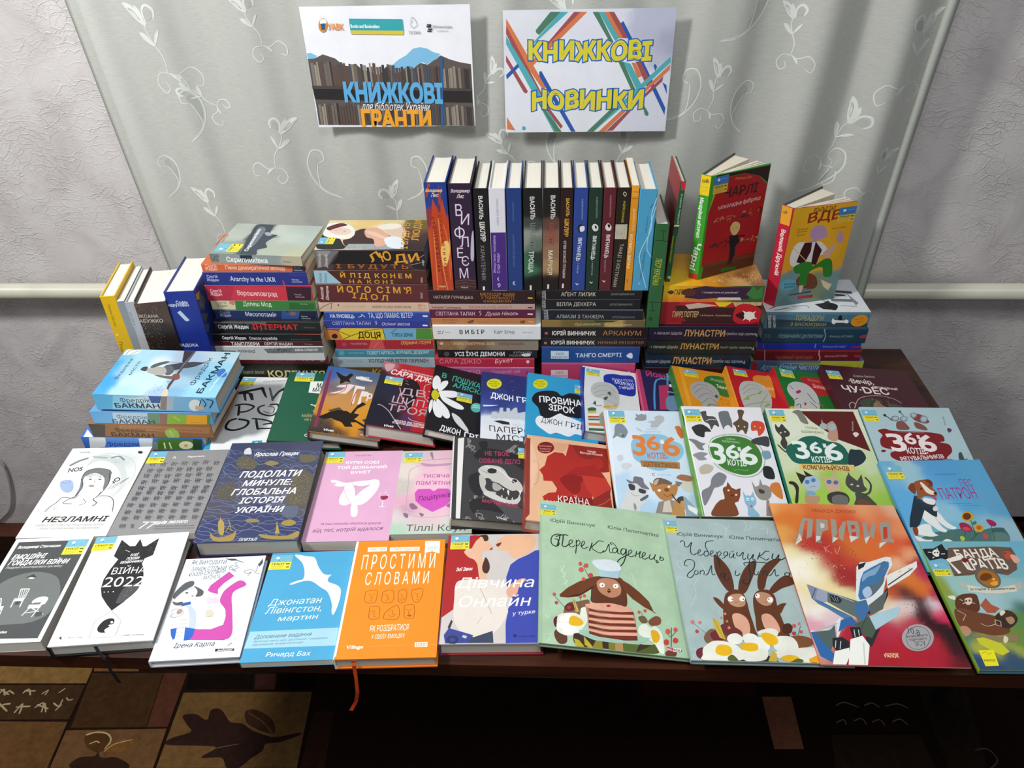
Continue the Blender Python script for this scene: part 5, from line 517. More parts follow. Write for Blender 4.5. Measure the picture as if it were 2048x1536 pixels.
('thick navy book with golden ships and white capitals','books lying in the second row','h',[-0.4548,0.7946,0.7505,0.99816,0.06058,-0.00388,-0.0605,0.99799,0.01903],(1600,2275,340),('30385c','262c50','262c50','d0ccc0'),'F -117 909 185 3a4262 236 962 140 3a4058 681 810 109 434860 126 515 141 4a4a58 698 492 132 54525a 167 54 99 303a66 635 -17 123 303a66 418 210 127 343c60|C 5a648c 6 2 1034 0 -20 0 12 0 34 0 -12 0 -41 0 45 0 -30 14 10 47 12 59 -30 42 35 53 -7 56 -18 47 16 52 -1 58 -35 54 -11 53 -11 42 44 55 -20 50 4 55 -20 51 6 8 -30|C 5a648c 6 2 970 0 46 0 -11 0 -20 0 -7 0 21 0 -43 0 22 22 18 50 8 54 -13 60 -38 44 31 60 -44 50 8 51 -4 46 22 51 0 48 15 49 5 55 -23 54 -16 46 31 56 -52 0 19|C 5a648c 6 2 965 0 -40 0 21 0 8 0 -32 0 45 0 -43 0 38 34 -8 64 -50 46 14 44 26 50 3 64 -53 46 16 53 -12 42 39 57 -31 48 14 50 6 52 -8 54 -20 48 14 44 -3 0 11|C 5a648c 6 2 894 0 -11 0 19 0 -26 0 18 0 -8 0 0 5 -12 45 18 46 16 50 2 54 -12 48 8 63 -54 45 22 54 -18 42 43 56 -29 56 -28 47 14 48 10 51 -4 47 19 39 -5 0 -2|C 707a9c 6 2 835 0 -2 0 22 0 -7 0 24 0 -44 0 2 16 3 40 35 64 -52 42 30 57 -26 44 24 47 12 50 1 56 -29 56 -24 42 39 58 -39 44 24 52 -8 48 10 58 -46 22 54 0 -42|C 5a648c 6 2 827 0 7 0 -20 0 -35 0 32 0 2 0 -11 22 8 58 -28 50 -1 42 29 51 -6 56 -26 54 -18 46 15 47 11 57 -34 39 54 50 -5 58 -44 46 19 46 20 56 -32 18 -27 0 25|C 66719a 5.5 2 742 0 10 0 26 0 -34 0 38 0 -23 0 -15 40 0 48 8 54 -20 39 40 61 -46 44 20 54 -14 52 -14 50 -6 41 40 56 -30 49 0 45 24 50 -4 57 -41 48 5 8 39 0 -54|C 5a648c 5.5 2 717 0 -17 0 35 0 9 0 -31 0 1 2 -8 46 10 54 -16 50 -8 53 -13 41 33 52 -10 54 -24 42 33 48 3 52 -12 47 10 57 -40 50 -6 44 28 48 8 49 0 7 -10 0 6|C 5a648c 5.5 2 652 0 16 0 19 0 -13 0 12 0 -28 17 -8 51 -6 48 -2 38 43 60 -41 44 20 54 -24 40 40 52 -16 58 -40 40 44 48 4 50 -9 56 -33 50 -6 41 41 49 -5 0 -22 0 16|C 5a648c 5.5 2 632 0 11 0 -1 0 8 0 -22 0 7 17 15 57 -30 52 -14 39 38 51 -7 60 -49 48 6 44 19 46 9 58 -40 38 50 54 -32 45 21 50 -5 51 -12 46 8 40 -26 0 22 0 -46|C 5a648c 5.5 2 590 0 19 0 -33 0 14 0 -30 0 7 30 35 52 -12 58 -36 42 23 49 -1 49 -2 53 -19 51 -12 44 21 54 -26 44 18 42 26 58 -41 44 19 44 18 59 -53 23 51 0 -32 0 2|C 5a648c 5.5 2 556 0 8 0 -6 0 3 0 -22 0 9 52 -24 40 27 51 -9 47 5 59 -43 47 7 48 -3 46 10 46 10 45 12 57 -38 44 16 44 23 50 -9 48 1 54 -35 18 -12 0 36 0 -34|C 707a9c 5.5 2 510 0 -2 0 -6 0 22 0 -7 14 -29 40 30 56 -29 48 -3 51 -12 37 42 58 -38 47 2 47 2 48 -2 49 -4 50 -9 45 11 52 -20 46 10 52 -22 44 19 12 25 0 -7 0 -17|C 66719a 5.5 2 492 0 -42 0 28 0 -6 0 12 27 -42 45 8 52 -16 50 -6 40 26 56 -32 35 50 60 -50 39 34 46 9 48 -5 59 -48 41 32 48 -4 53 -26 49 -9 44 17 4 0 0 2 0 18|C 66719a 5.5 2 439 0 -40 0 21 0 5 0 19 33 -22 45 10 54 -28 52 -14 48 -4 43 15 45 9 44 14 56 -34 46 6 50 -10 43 16 53 -30 41 34 49 -6 47 0 47 -20 0 -16 0 36 0 -26|C 66719a 5.5 2 400 0 6 0 -28 0 -16 4 -4 46 5 42 15 48 -2 50 -8 52 -21 40 29 47 0 51 -19 52 -21 38 38 46 7 49 -7 53 -24 48 -4 42 20 48 -2 40 -24 0 -4 0 -4 0 -4|C 707a9c 5 2 322 0 38 0 -20 0 20 6 -7 51 -16 46 3 55 -29 47 -2 43 12 50 -11 48 -3 37 41 55 -36 41 27 50 -13 47 -5 52 -21 46 7 45 5 46 4 31 -24 0 28 0 -38 0 15|C 66719a 5 2 298 0 -20 0 43 0 -1 15 0 49 -10 50 -10 48 -6 50 -13 48 -5 39 32 51 -18 49 -10 45 7 44 11 53 -26 44 10 51 -18 44 8 52 -26 47 0 17 42 0 -37 0 1 0 18|C 66719a 5 2 249 0 -11 0 10 0 27 30 -10 44 9 58 -40 44 10 48 -7 38 33 47 -3 51 -17 54 -30 36 44 51 -22 44 10 55 -40 40 34 51 -24 41 26 54 -43 10 19 0 4 0 12 0 -36|C 707a9c 5 2 246 0 -14 0 -26 0 39 48 -39 41 18 41 16 51 -15 49 -12 46 3 48 -9 41 21 49 -10 56 -39 40 25 46 -4 43 18 49 -12 54 -36 43 12 45 8 6 20 0 -18 0 -22 0 16|C 707a9c 5 2 165 0 12 0 0 10 1 42 16 48 -12 51 -16 48 -6 47 -4 41 18 52 -24 35 42 56 -42 39 30 49 -10 46 0 44 4 54 -34 38 36 50 -16 46 -4 0 9 0 1 0 -12 0 14|C 707a9c 5 2 168 0 -5 0 -16 14 17 50 -16 54 -28 46 0 37 32 44 6 57 -42 48 -8 41 16 41 22 47 -8 53 -34 47 -4 36 44 48 -10 49 -13 44 6 40 -27 0 18 0 -22 0 30 0 -20|C 707a9c 5 2 108 0 12 0 7 30 -17 44 3 55 -31 41 16 44 4 52 -24 47 -6 36 38 44 6 46 -2 51 -20 44 5 50 -23 40 28 45 1 48 -12 46 -3 33 -24 0 21 0 -5 0 -26 0 26|C 66719a 5 2 80 0 -2 0 16 40 -16 48 -9 48 -11 50 -16 38 25 48 -9 48 -10 48 -14 46 -1 46 -4 38 31 44 5 54 -39 36 40 50 -20 48 -16 44 8 22 6 0 -27 0 27 0 -14 0 -14|C 707a9c 5 2 38 0 18 1 0 53 -28 46 -2 38 24 55 -36 37 28 56 -38 39 22 45 1 51 -25 41 14 42 14 46 0 46 -8 44 9 48 -13 44 3 51 -19 13 0 0 0 0 0 0 0 0 0|C 707a9c 5 2 16 0 2 22 -16 43 0 38 14 45 -3 56 -11 42 0 50 0 34 4 52 -4 40 0 52 0 44 0 45 0 41 0 53 0 37 0 44 0 52 0 6 0 0 0 0 0 0 0 0 0|C 6d769a 4 770 11 -31 -3 5 0 50 -4 -21 -2 -29 0|C 6d769a 4.5 725 633 -44 -65 47 68 -16 5 -28 -64 -12 53|C 6d769a 4.5 650 607 70 -11 41 34 -90 10 41 -13 -21 -44|C 6d769a 4.5 152 530 -38 -22 -46 -11 50 85 -47 -92 20 14|C 6d769a 4 186 215 -6 -67 -25 -9 75 59 -68 -2 86 -10|C 6d769a 5 2 996 0 -122 0 69 0 7 0 -21 0 -17|C 6d769a 4.5 141 614 7 16 52 19 22 -73 -52 72 2 -44|C 6d769a 4.5 607 878 -106 48 -7 64 106 -76 -118 60 112 -50|C 6d769a 4 276 378 -80 60 54 -37 -20 -29 -40 15 55 -43|C 6d769a 4.5 554 526 62 -59 -54 33 61 -44 -37 63 58 -43|C 6d769a 4 555 430 -55 -42 63 -34 39 37 -30 -9 -76 40|C 6d769a 4.5 342 630 -28 75 79 17 -55 -12 68 -36 -73 -50|C 6d769a 4.5 500 478 -67 -17 38 81 -9 -78 -8 22 -12 13|C 6d769a 4.5 78 976 -76 83 13 -71 -13 78 8 -106 32 -8|C 6d769a 4.5 21 688 27 42 -38 65 59 -61 40 -32 -6 -14|C 6d769a 4.5 266 1004 -40 40 22 -98 80 54 -92 60 83 -90|C 6d769a 4 485 464 43 -31 -92 27 25 18 69 -26 -98 24|C 6d769a 4.5 608 851 -40 -18 110 -32 -20 37 -48 -7 -13 -93|S 5a5548 100 886 25 80 79 -23 83 -77 -21 -66 -84 10 -61 29|S 524e48 58 604 79 34 53 -101 0 -97 -130 30 -31 49|S 5c574c 611 708 66 76 115 -82 6 -91 0 -195 -2 -70 -143 28 -36 50 7 133|D a09668 160 3.5 611 708 181 -6 6 -334 -154 7|D 9a8c5c 90 3.5 82 954 176 -6 18 -148 -146 6|D 8a7e54 90 3 12 644 152 -6 26 -198 -135 18|D b09a5c 50 3 106 100 192 -7 -2 -87 -158 6|D b09a5c 60 3 492 74 306 0 -21 -64 -247 9|S 645e4c 634 959 142 -19 -16 -67 -98 -9|S 8a7c50 348 876 52 18 70 -29 -40 -29 -56 6|S 8a7c50 348 219 66 9 48 -25 -38 -15 -62 8|S 9c8648 108 89 43 -34 59 -8 74 35 16 32 9 -65 -22 -43 -114 0 -47 34|S a89250 136 210 26 16 30 -52 20 -100 -37 12|L a89250 5 141 255 60 -202|L a89250 5 240 184 -18 -88|L a89250 5 211 230 54 -125|C a89250 4 101 144 55 -46 54 42 96 -48|S 9c8648 486 64 102 -15 116 -5 74 42 20 -24 -22 -47 -130 -6 -110 15|L a89250 5 598 192 21 -133|P a89250 608 170 38 -102 -38 2|S 9c8648 634 180 61 31 57 -36 -35 -32 -59 8|S 5a6478 623 352 113 -4 -4 -116 -95 16 -29 58|S c8ccd4 136 1048 38 20 32 -78 -30 -5 -35 8|T e6e8ec bi 235 959 0.1 378 47 Ярослав Грицак|T eef0f2 bi 175 698 0.2 495 73 ПОДОЛАТИ|T eef0f2 bi 225 597 0.4 394 63.5 МИНУЛЕ:|T eef0f2 bi 159 495 0 521 67 ГЛОБАЛЬНА|T eef0f2 bi 247 400 0.1 344 63 ІСТОРІЯ|T eef0f2 bi 237 297 -0.1 372 61 УКРАЇНИ|T d8dce4 bi 347 -4 1.6 131 28.5 ПОРТАЛ','',None,0,{},0),
('pink book with white crossed legs and a wine glass','books lying in the second row','p',[-0.3075,0.8096,0.7503,0.99903,0.04405,-0.0008,-0.04405,0.99901,0.00652],(1361,2089,200),('d6a6c6','2a2c52','d6a6c6','d0ccc0'),'T 8a6480 r 266 980 0.6 143 20 Тара Шустер|T f8f2f6 b 202 885 -0.5 290 33 КУПИ СОБІ|T f8f2f6 b 139 822 -0.1 422 32.5 ТОЙ ДОВБАНИЙ|T f8f2f6 b 267 758 1.6 166 32.5 БУКЕТ|S f2eef6 112 680 28 7 102 -37 97 14 89 11 71 7 29 -42 -11 -89 -41 -86 -44 -61 -42 -16 -24 18 -16 74 42 74 61 68 -69 -16 -74 14 -62 -4 -44 -12 -57 20 23 20 -47 14|S f2eef6 244 635 52 18 26 -59 28 -114 26 -86 20 -96 -16 -41 -32 13 -17 77 -5 61 -49 -24 -48 26 -9 74 19 74|C b8a0b4 3.5 242 571 26 -76 58 -87|C b8a0b4 3.5 296 646 33 -64|C c0a8bc 3.5 349 600 71 4 42 25|C f2eef6 3 555 531 -11 -43 31 -44|C f2eef6 3 607 504 12 -24 -26 -40|S 8c2c48 557 481 57 5 0 -31 -30 -15 -18 10|L f2eef6 5.5 580 440 3 -73|L f2eef6 6.5 558 363 46 1|S f2eef6 598 526 -2 -4 -2 -2 -4 2 -2 4 1 5 3 1 4 -2|T 7a4a6c r 118 174 -0.1 478 25.5 та інші способи зібратися докупи|T 6a4868 li 72 98 1.5 543 38.5 від тієї, котрій вдалося','',(27,1800,327,286,0),0,{},0),
('pastel pink and green book with a purple heart in a jar','books lying in the second row','p',[-0.1759,0.8255,0.7503,0.99887,0.04738,-0.00209,-0.04738,0.99888,0.0],(1273,1961,220),('cfb9c0','a8b8a8','b0c4b4','d0ccc0'),"F 19 937 64 bcc4c0 213 915 74 cbb8c0 404 925 74 d8b0be 496 765 63 b8b8b4 92 731 62 d8d0c8 59 553 61 c0bcb4 301 725 125 e0b8c8 507 540 61 a8b8ac 317 501 121 e6b8cc 160 336 79 d8a8bc 117 269 49 b890a4 428 329 99 dcb0c4 517 326 49 c49ab0 292 170 116 d4b8c0 78 176 58 d0c8c8 507 124 77 bccabc 44 46 57 a8ccb4 256 15 85 b4d0bc 447 -3 76 b0ccba 588 31 57 a8b8a8|S b890ac 178 822 107 -19 147 11 -20 -30 -166 -11 -54 17|S 9a7a8e 242 946 21 16 17 -96 -16 16|C a88ca0 6.5 186 853 221 17 85 -11|C b8a0b0 6.5 191 798 -99 -66 -2 -180 12 -282 52 -70 156 -24 174 28 37 40|C b8a0b0 6.5 444 782 55 -63|S 8a6484 122 324 28 12 45 -56 -48 -12|S 8a6484 82 230 40 -16 0 -40 -26 14|S 8a6484 420 302 56 40 42 -30 -38 -40|S 8a6484 210 226 40 -15 -18 -26|D eee6ea 50 3 2 860 103 75 61 -867 -137 -60|T b04a94 l 204 637 -0.9 224 54 тисяча|T b04a94 l 155 550 -1.2 323 59 пам'ятних|P c650b4 176 498 100 2 33 -30 33 31 86 -3 42 -58 -4 -70 -56 -75 -94 -61 -94 66 -54 64 -14 92|T 4a1450 i 193 356 10.7 263 57 Поцілунків|T 5a4a5c l 123 34 -1.1 464 67 Тіллі Коул",'',(52,1659,308,254,0),0,{},0),
('charcoal book with a white animal skull on the cover','books lying in the second row','h',[-0.0883,0.8386,0.7665,0.98525,0.07185,-0.15533,-0.06315,0.99618,0.06028],(1217,1835,240),('3c3c3e','d8d8d6','2a2a2c','c8c2b6'),'P e0e0de 38 889 53 19 -14 -906 -33 0|C 8a8a8a 7.5 252 10 12 10 -42 12 21 -24 5 50 -46 8 6 -38|C 8a8a8a 8 210 241 -7 15 -11 -50 -5 48 40 -106 24 75 7 29|C 8a8a8a 7.5 153 2 9 0 -32 28 -9 -28 33 24 -44 -24 -19 0|C 8a8a8a 9 105 786 41 78 -10 24 -14 5 13 -111 -3 118 -10 -60|C 8a8a8a 9 524 728 -25 98 -21 -48 -21 -30 23 -44 46 88 -74 -5|C 8a8a8a 9 573 776 -43 -83 8 51 -42 -4 76 20 -66 -48 72 88|C 8a8a8a 9 482 808 56 62 -63 -104 79 101 -80 -83 18 -3 -22 24|C 8a8a8a 8 441 104 -38 40 12 -16 -19 -31 24 13 48 -13 -48 5|C 8a8a8a 9 442 782 72 9 -66 -37 18 4 2 42 -40 -73 61 82|C 8a8a8a 8 164 158 44 42 -57 -8 25 -16 38 -86 -51 72 3 34|C 8a8a8a 9 152 752 24 28 2 30 -54 -13 40 18 -36 5 55 -74|C 8a8a8a 8.5 208 692 -10 70 -2 -55 -13 48 12 -37 66 -8 -11 -34|C 8a8a8a 8 491 174 15 58 26 -40 -72 30 26 -45 -16 -23 -6 8|C 8a8a8a 8 405 163 -48 53 34 -38 -33 -26 22 33 15 -39 -19 30|C 8a8a8a 7.5 502 42 38 32 -42 -72 -6 33 25 54 -3 -14 10 -73|C 8a8a8a 8 458 108 1 35 -38 -106 1 10 50 -1 -80 -13 30 46|S 26262a 178 712 72 82 167 -11 190 -66 0 -144 -131 85 -164 11 -104 -11|S 26262a 140 454 70 49 30 -106 1 -145 -59 20 -40 88|S 26262a 154 192 156 40 272 -76 -4 -76 -173 9 -173 21 -57 -42|S 4c4c50 290 256 118 -14 126 -66 46 -71 -4 -99 -96 16 -94 116|S 26262a 218 864 63 23 11 -74 -53 -21|S c4c4c0 214 532 36 52 61 16 77 -8 46 -38 38 -72 60 -21 39 -57 8 -54 -21 -34 -30 23 -34 -10 -45 22 -39 29 -40 30 -34 4 -26 31 -40 3 -30 30|S b8b8b4 225 477 35 -10 20 -66 -10 -55 30 -36 59 -8 -20 -48 -49 2 -40 49 -24 77|S c8c8c4 270 307 69 -19 69 -40 68 -19 55 25 16 40 9 -51 -32 -48 -68 -7 -88 24 -68 32 -40 29|S a8a8a4 340 407 70 -47 -41 -44 -35 24|P e0e0dc 410 354 18 -2 -7 -30|P e0e0dc 449 338 16 -4 -7 -28|P e0e0dc 398 260 14 -8 -4 29|P e0e0dc 437 244 15 -6 -4 27|P e0e0dc 481 236 15 -1 -4 28|C 8c8c88 6 240 534 50 -22 82 8|C 8c8c88 6 280 442 50 -22 60 -21|S 2e2e32 368 540 -6 -16 -14 -12 -19 -6 -19 2 -14 10 -6 14 6 16 14 13 20 7 18 -3 15 -9|S 2e2e32 534 440 -4 -10 -8 -10 -11 -4 -11 2 -8 8 -2 10 2 11 9 9 11 4 12 -2 8 -7|S 3a3a3e 282 449 34 -11 -1 -54 -25 -25 -12 42|C efefec 6 270 580 122 -30 80 -88 59 -49|P e8e4dc 448 318 20 8 -6 -53|P e8e4dc 549 341 19 -5 -16 -54|T a83a60 b 272 711 3.5 208 49.5 НЕ ТВОЄ|T a83a60 b 221 619 3.4 349 51.5 СОБАЧЕ ДІЛО|T a83a60 b 246 187 -7.7 279 36 МАРТИН ЯКУБ|T c8c8c8 b 356 28 -8.7 86 25 Vivat','',(1110,1418,104,253,0),0,{},0),
('thick peach and red book with overlapping profile silhouettes','books lying in the second row','h',[0.0356,0.8252,0.7695,0.98552,0.01043,-0.16922,-0.00993,0.99994,0.00376],(1418,1990,270),('e3b490','a04438','a04438','c8c2b6'),'P 8e3a30 2 950 35 2 1 -892 -36 -58|P d8a482 216 944 170 2 -67 -115 -84 -1|S e8bfa0 46 918 53 -312 -49 -266 -13 405|C c08a70 4 58 673 51 -35 -9 -204 -40 -50|P 8e2722 370 938 338 10 -2 -294 -63 -19 -59 63 -113 9 -111 101|S a92c28 337 727 25 159 34 54 48 -116 82 -46 97 34 37 -68 -35 -68 -157 -44 -93 -3|P b02d27 114 572 46 61 22 117 63 66 73 -1 60 -95 148 43 132 -198 4 -99 -105 -62 -28 -142 -17 -134 -374 -64 10 186 -10 18 50 50 59 17 11 43 -39 78 -70 -6 -5 63|S 8e1f1e 285 496 57 61 92 17 92 -4 -65 -84 -15 -102 -51 -44 -48 40 -39 50|P c0382f 465 572 204 -5 37 -107 -24 -116 -123 -76 -15 92 -46 62|P a32623 342 564 75 88 179 72 73 -157 -153 15|P 7e1a1c 344 304 198 15 9 -185 -413 -70 68 142|L c84038 5 414 563 264 -1|P 8e2722 542 306 148 136 11 -269 -149 -32|C d8705c 4.5 577 244 61 38 55 64|S 7e1f1c 242 870 -10 -39 -27 -33 -35 -16 -36 2 -26 22 -9 36 9 40 26 33 37 17 36 -2 26 -24|T e8b0a0 r 114 861 7.2 111 19 Бестселер за версією|T e8b0a0 r 119 826 7.5 95 18.5 Букерівської|T e8b0a0 r 125 796 6.9 84 18.5 премії|T f0c8b8 b 531 872 1.6 74 25.5 Уляндін|T f0c8b8 b 466 841 0.7 195 25.5 Вікторія Кілзної|T f6ece4 r 264 229 1 253 73.5 КРАЇНА|T f6ece4 r 171 158 -0.2 429 77.5 ЖІНОЧОГО','',None,0,{},0),
('light blue cat book with orange numerals and a cat detective smoking a pipe','picture books lying on the right','h',[0.1822,0.8769,0.7554,0.99445,0.07604,-0.07274,-0.05854,0.97419,0.21802],(1364,2154,130),('c9dcec','d07a40','c9dcec','c8c2b6'),'F 120 983 165 cfe0ee 450 990 124 cadcec 124 681 96 d6e4f0 533 495 95 c8dcec 105 214 91 b8d4ea 164 83 75 b0d0ea 495 264 92 c0d8ec 663 132 46 a8c4d4 15 487 47 d4e2ee 309 307 77 d2e2ee|P dfe9f0 27 1068 21 0 -36 -1064 -10 0|S 8cbcd8 198 692 32 70 80 52 98 6 96 -12 72 -60 58 -38 10 -78 -36 -68 -73 -59 -73 -57 -64 -13 -75 19 -71 56 -47 56|T d9803e bj 209 595 -4.2 106 214 3|T d9803e bj 339 650 -1.6 105 154.5 6|T d9803e bj 476 590 1 133 201.5 6|T f0e8e0 b 461 716 1 28 39.5 і|T c86a58 bj 326 560 -1.3 173 60 КОТІВ-|P a87a48 256 538 334 -15 -8 -69 -322 20|T 7a5228 b 279 480 -2.9 284 42 ДЕТЕКТИВІВ|T b4a0a0 r 369 860 3.3 82 16 ГАЛИНА|T b4a0a0 r 337 834 0.3 146 16 ВДОВИЧЕНКО|C b8402c 6 363 410 -21 -6 2 -16 16 -6|T 90a4b4 r 379 388 -0.5 120 11 СТАРОГО ЛЕВА|S 7e8a96 81 890 24 34 49 -4 36 -68 -10 -41 -28 -41 -32 5 -30 15 -40 -26 20 55|S 9ab058 136 812 -5 -10 -9 -4 -7 4 -2 10 5 10 8 4 8 -4|S 5a6470 157 796 -5 -10 -12 -4 -9 3 -3 10 6 10 10 5 10 -4|S 8c9298 284 1040 24 -10 34 10 30 -20 -2 -42 -39 -16 -49 4 -14 21 19 16|P 8c9298 290 1024 -4 18 17 -12|P 8c9298 364 1020 12 27 3 -37|S b0b4b8 379 953 69 17 -4 31 46 27 38 -14 2 -42 -40 -42 -38 -38 -56 4 13 37|S aebfcc 263 884 31 -10 28 -35 -38 19|S c4ccd4 64 574 42 20 11 -38 -27 -30 -22 10|S c8d0d6 94 498 64 10 20 -28 -43 -33 -39 4|S cc6a3c 613 901 39 11 22 -61 -6 -61 -23 -15 -21 45 -8 50|S d0d2d0 110 250 22 54 64 20 74 -18 8 -54 -28 -89 -5 -35 -51 -44 -18 -78 -156 -2 27 104 37 62|S 72727e 114 345 51 -22 14 46 31 5 44 -18 5 -50 35 -54 -60 8 -40 45 -54 -1|S 3a3e48 128 300 48 -13 -6 -45 -38 4|S 3a3e48 210 256 51 -18 -12 -31 -44 13|C 72767c 3.5 136 214 27 -26 38 1|S 5a6470 204 154 66 44 0 -26 -54 -36|S 8a9090 146 118 19 -26 -9 -44 -13 18|S b07c48 303 316 43 -18 50 19 88 -26 42 19 2 -54 -30 -64 -53 -44 -61 -1 -38 43 -22 63|P b07c48 300 320 40 -67 -20 -27|P b07c48 404 368 47 -41 -49 -19|S 6c5c54 335 326 37 36 60 -8 56 -36 -11 -22 -68 8 -65 -20|S c0a890 342 326 44 28 -24 -56 -24 -4|S f4e4c0 388 240 -6 -9 -12 -3 -10 3 -4 9 6 8 12 4 10 -3|S f4e4c0 471 277 -5 -7 -10 -4 -8 4 -2 7 5 7 9 4 8 -3|S 7a4a28 426 263 29 -9 -13 -26 -28 12|C 5a3a20 4 402 209 26 -27 41 19|P 8a8680 351 129 95 27 98 -51 4 -103 -246 1|P cfc4b4 398 134 47 14 4 -114 -83 0|P b88a50 476 148 71 -26 1 -120 -112 2|C 4a3c34 11.5 470 206 16 -40 24 -35|S 4a4038 586 150 -9 -20 -17 -13 -22 -5 -20 4 -14 14 -2 18 9 19 17 13 22 6 20 -5 14 -13|S c09058 535 140 51 -8 -27 -70 -33 26|S a06a50 535 365 37 33 54 -4 36 -18 -13 -46 -65 8|S c8c8be 564 310 82 20 28 -54 -24 -46 -54 0 -32 35|P 7a7468 518 332 64 -12 -47 -46|P 8aa4b0 560 193 56 -69 60 -121 -120 -1|P e4e8ea 582 106 83 -43 -25 -52 -58 51','',(83,1867,285,276,0),0,{},0),
('white cat book with a green oval and a ring of cat heads','picture books lying on the right','h',[0.3162,0.8713,0.7605,0.99636,0.06094,-0.05955,-0.0456,0.97179,0.23141],(1427,2209,150),('dfe0e6','5c9a3c','5c9a3c','c8c2b6'),'P eceef4 8 1080 21 0 2 -1078 -11 0|P 6aa444 2 1079 6 -1 16 -1076 -12 0|P 22262a 7 1069 7 -82 -3 -121 -8 50|S 3f7a33 181 656 38 77 88 45 113 10 106 -30 62 -76 19 -95 -21 -94 -64 -75 -90 -28 -89 17 -83 44 -62 82|C 4a8a3c 3.5 166 617 39 125 121 52 130 12 116 -57 60 -124 -23 -131 -83 -94 -114 -28 -114 44 -94 71 -38 130|C 4a8a3c 2.5 172 674 62 98 142 30 154 -24 86 -115 10 -113 -65 -130 -119 -52 -132 30 -120 98 -18 178|T dfeae6 bj 181 505 -1.4 112 209.5 3|T dfeae6 bj 311 558 -4.4 100 145 6|T dfeae6 bj 424 500 -1.1 133 190 6|T dfeae6 b 420 631 1 23 38 і|T dfeae6 bj 305 488 -4.3 153 58.5 КОТІВ|T c8dcc8 r 333 749 -5.8 82 18 ГАЛИНА|T c8dcc8 r 300 724 -5.7 148 18 ВДОВИЧЕНКО|C 7ab86a 4.5 340 430 42 16 66 -14 13 22|S 4c4a4c 170 1042 50 11 0 -51 63 -10 21 -60 -2 -50 -36 20 -34 -51 -12 59 -36 30 -12 70|C e8e8e8 4.5 198 945 47 17 47 -5|S 2e3032 69 878 77 31 52 -29 27 -49 -53 -6 -18 -55 -60 19 -24 49|S 6a7076 334 1045 76 11 12 -60 4 -62 -12 -60 -26 30 -37 -21 -13 -30 -12 69 -4 61|S 5c4a38 502 1069 56 -9 -34 -83 40 -40 -6 -50 -38 -80 -22 49 -46 -31 -4 60 -16 39 60 52|S e8e0c0 480 894 -2 -6 -6 -3 -4 3 0 5 3 6 5 3 4 -3|S e8e0c0 532 886 -4 -6 -4 -2 -4 2 -2 6 4 6 5 2 4 -2|S cc4a30 597 938 53 16 51 -24 -11 -80 -62 -61 -2 59 -48 0|S e8d0c0 622 893 -4 -5 -4 -2 -4 2 0 5 2 5 5 2 3 -2|S e8d0c0 666 879 -2 -5 -4 -2 -4 2 -1 4 3 6 4 2 4 -2|S 7a7c80 16 748 54 -3 50 -33 34 -9 -32 -29 8 -38 -45 8 -30 57|S 8a8c90 28 586 68 30 59 -18 -37 -28 19 -28 -64 -11 -26 27|S b8b0a0 60 457 61 38 57 -27 -34 -55 -56 -19 -30 8|S 3e4044 556 748 78 32 73 1 -15 -97 -62 8 -66 18|S 7898a8 616 625 65 11 1 -67 -60 -19|S 22282c 597 475 68 -9 -3 -108 -80 16|S 7c7e86 140 350 40 46 42 18 46 -36 -36 -72 -53 -36 -32 -9 -45 -79 -60 -86 -10 68 12 70 68 44|P 7c7e86 156 350 65 68 -9 -76|P 7c7e86 202 315 72 62 -54 -89|S 7a4426 214 253 42 27 56 -26 38 -34 -31 -78 -33 -18 10 -59 -20 -59 -192 -2 31 84 56 60 41 18|P 7a4426 266 325 25 -62 -51 -9|P 7a4426 310 246 51 18 -18 -70|S e8d8c0 267 241 -4 -7 -7 -2 -6 2 -1 6 3 7 8 3 6 -3|S e8d8c0 322 200 -4 -6 -8 -2 -6 2 -1 6 4 6 7 3 6 -3|S 5a2a14 271 202 23 0 -12 -18 -17 4|S 84b4d0 377 186 43 9 42 -17 -6 -60 -30 -34 35 -76 -89 -1 9 76 -13 43|P 84b4d0 372 234 22 -56 -26 -18|P 84b4d0 455 234 5 -64 -34 16|S e8f0f4 410 160 -6 -10 -10 -4 -7 4 -1 10 5 10 9 4 8 -4|S e8f0f4 448 162 -6 -10 -10 -4 -7 4 -1 10 5 10 9 4 8 -4|S 3a5a70 404 158 -3 -4 -3 -1 -3 1 -1 4 2 4 4 2 2 -2|S 3a5a70 438 160 -2 -3 -4 -1 -2 1 -1 3 3 4 3 2 3 -2|S c86040 422 96 -4 -8 -8 -4 -7 4 -1 8 4 8 9 4 7 -4|S 8c8a84 474 266 51 27 53 1 30 -35 -16 -71 -46 -34 -50 8 -26 51|P 8c8a84 466 336 22 -70 -22 -18|P 8c8a84 540 356 8 -62 -32 -10|P 8c8a84 548 162 20 -8 -11 -144 -44 -2|S 3a3e3c 510 258 41 -18 -13 -26 -32 8|S cc7a38 628 312 62 1 -4 -141 -48 17 -37 69','',(55,1863,275,280,0),0,{},0),
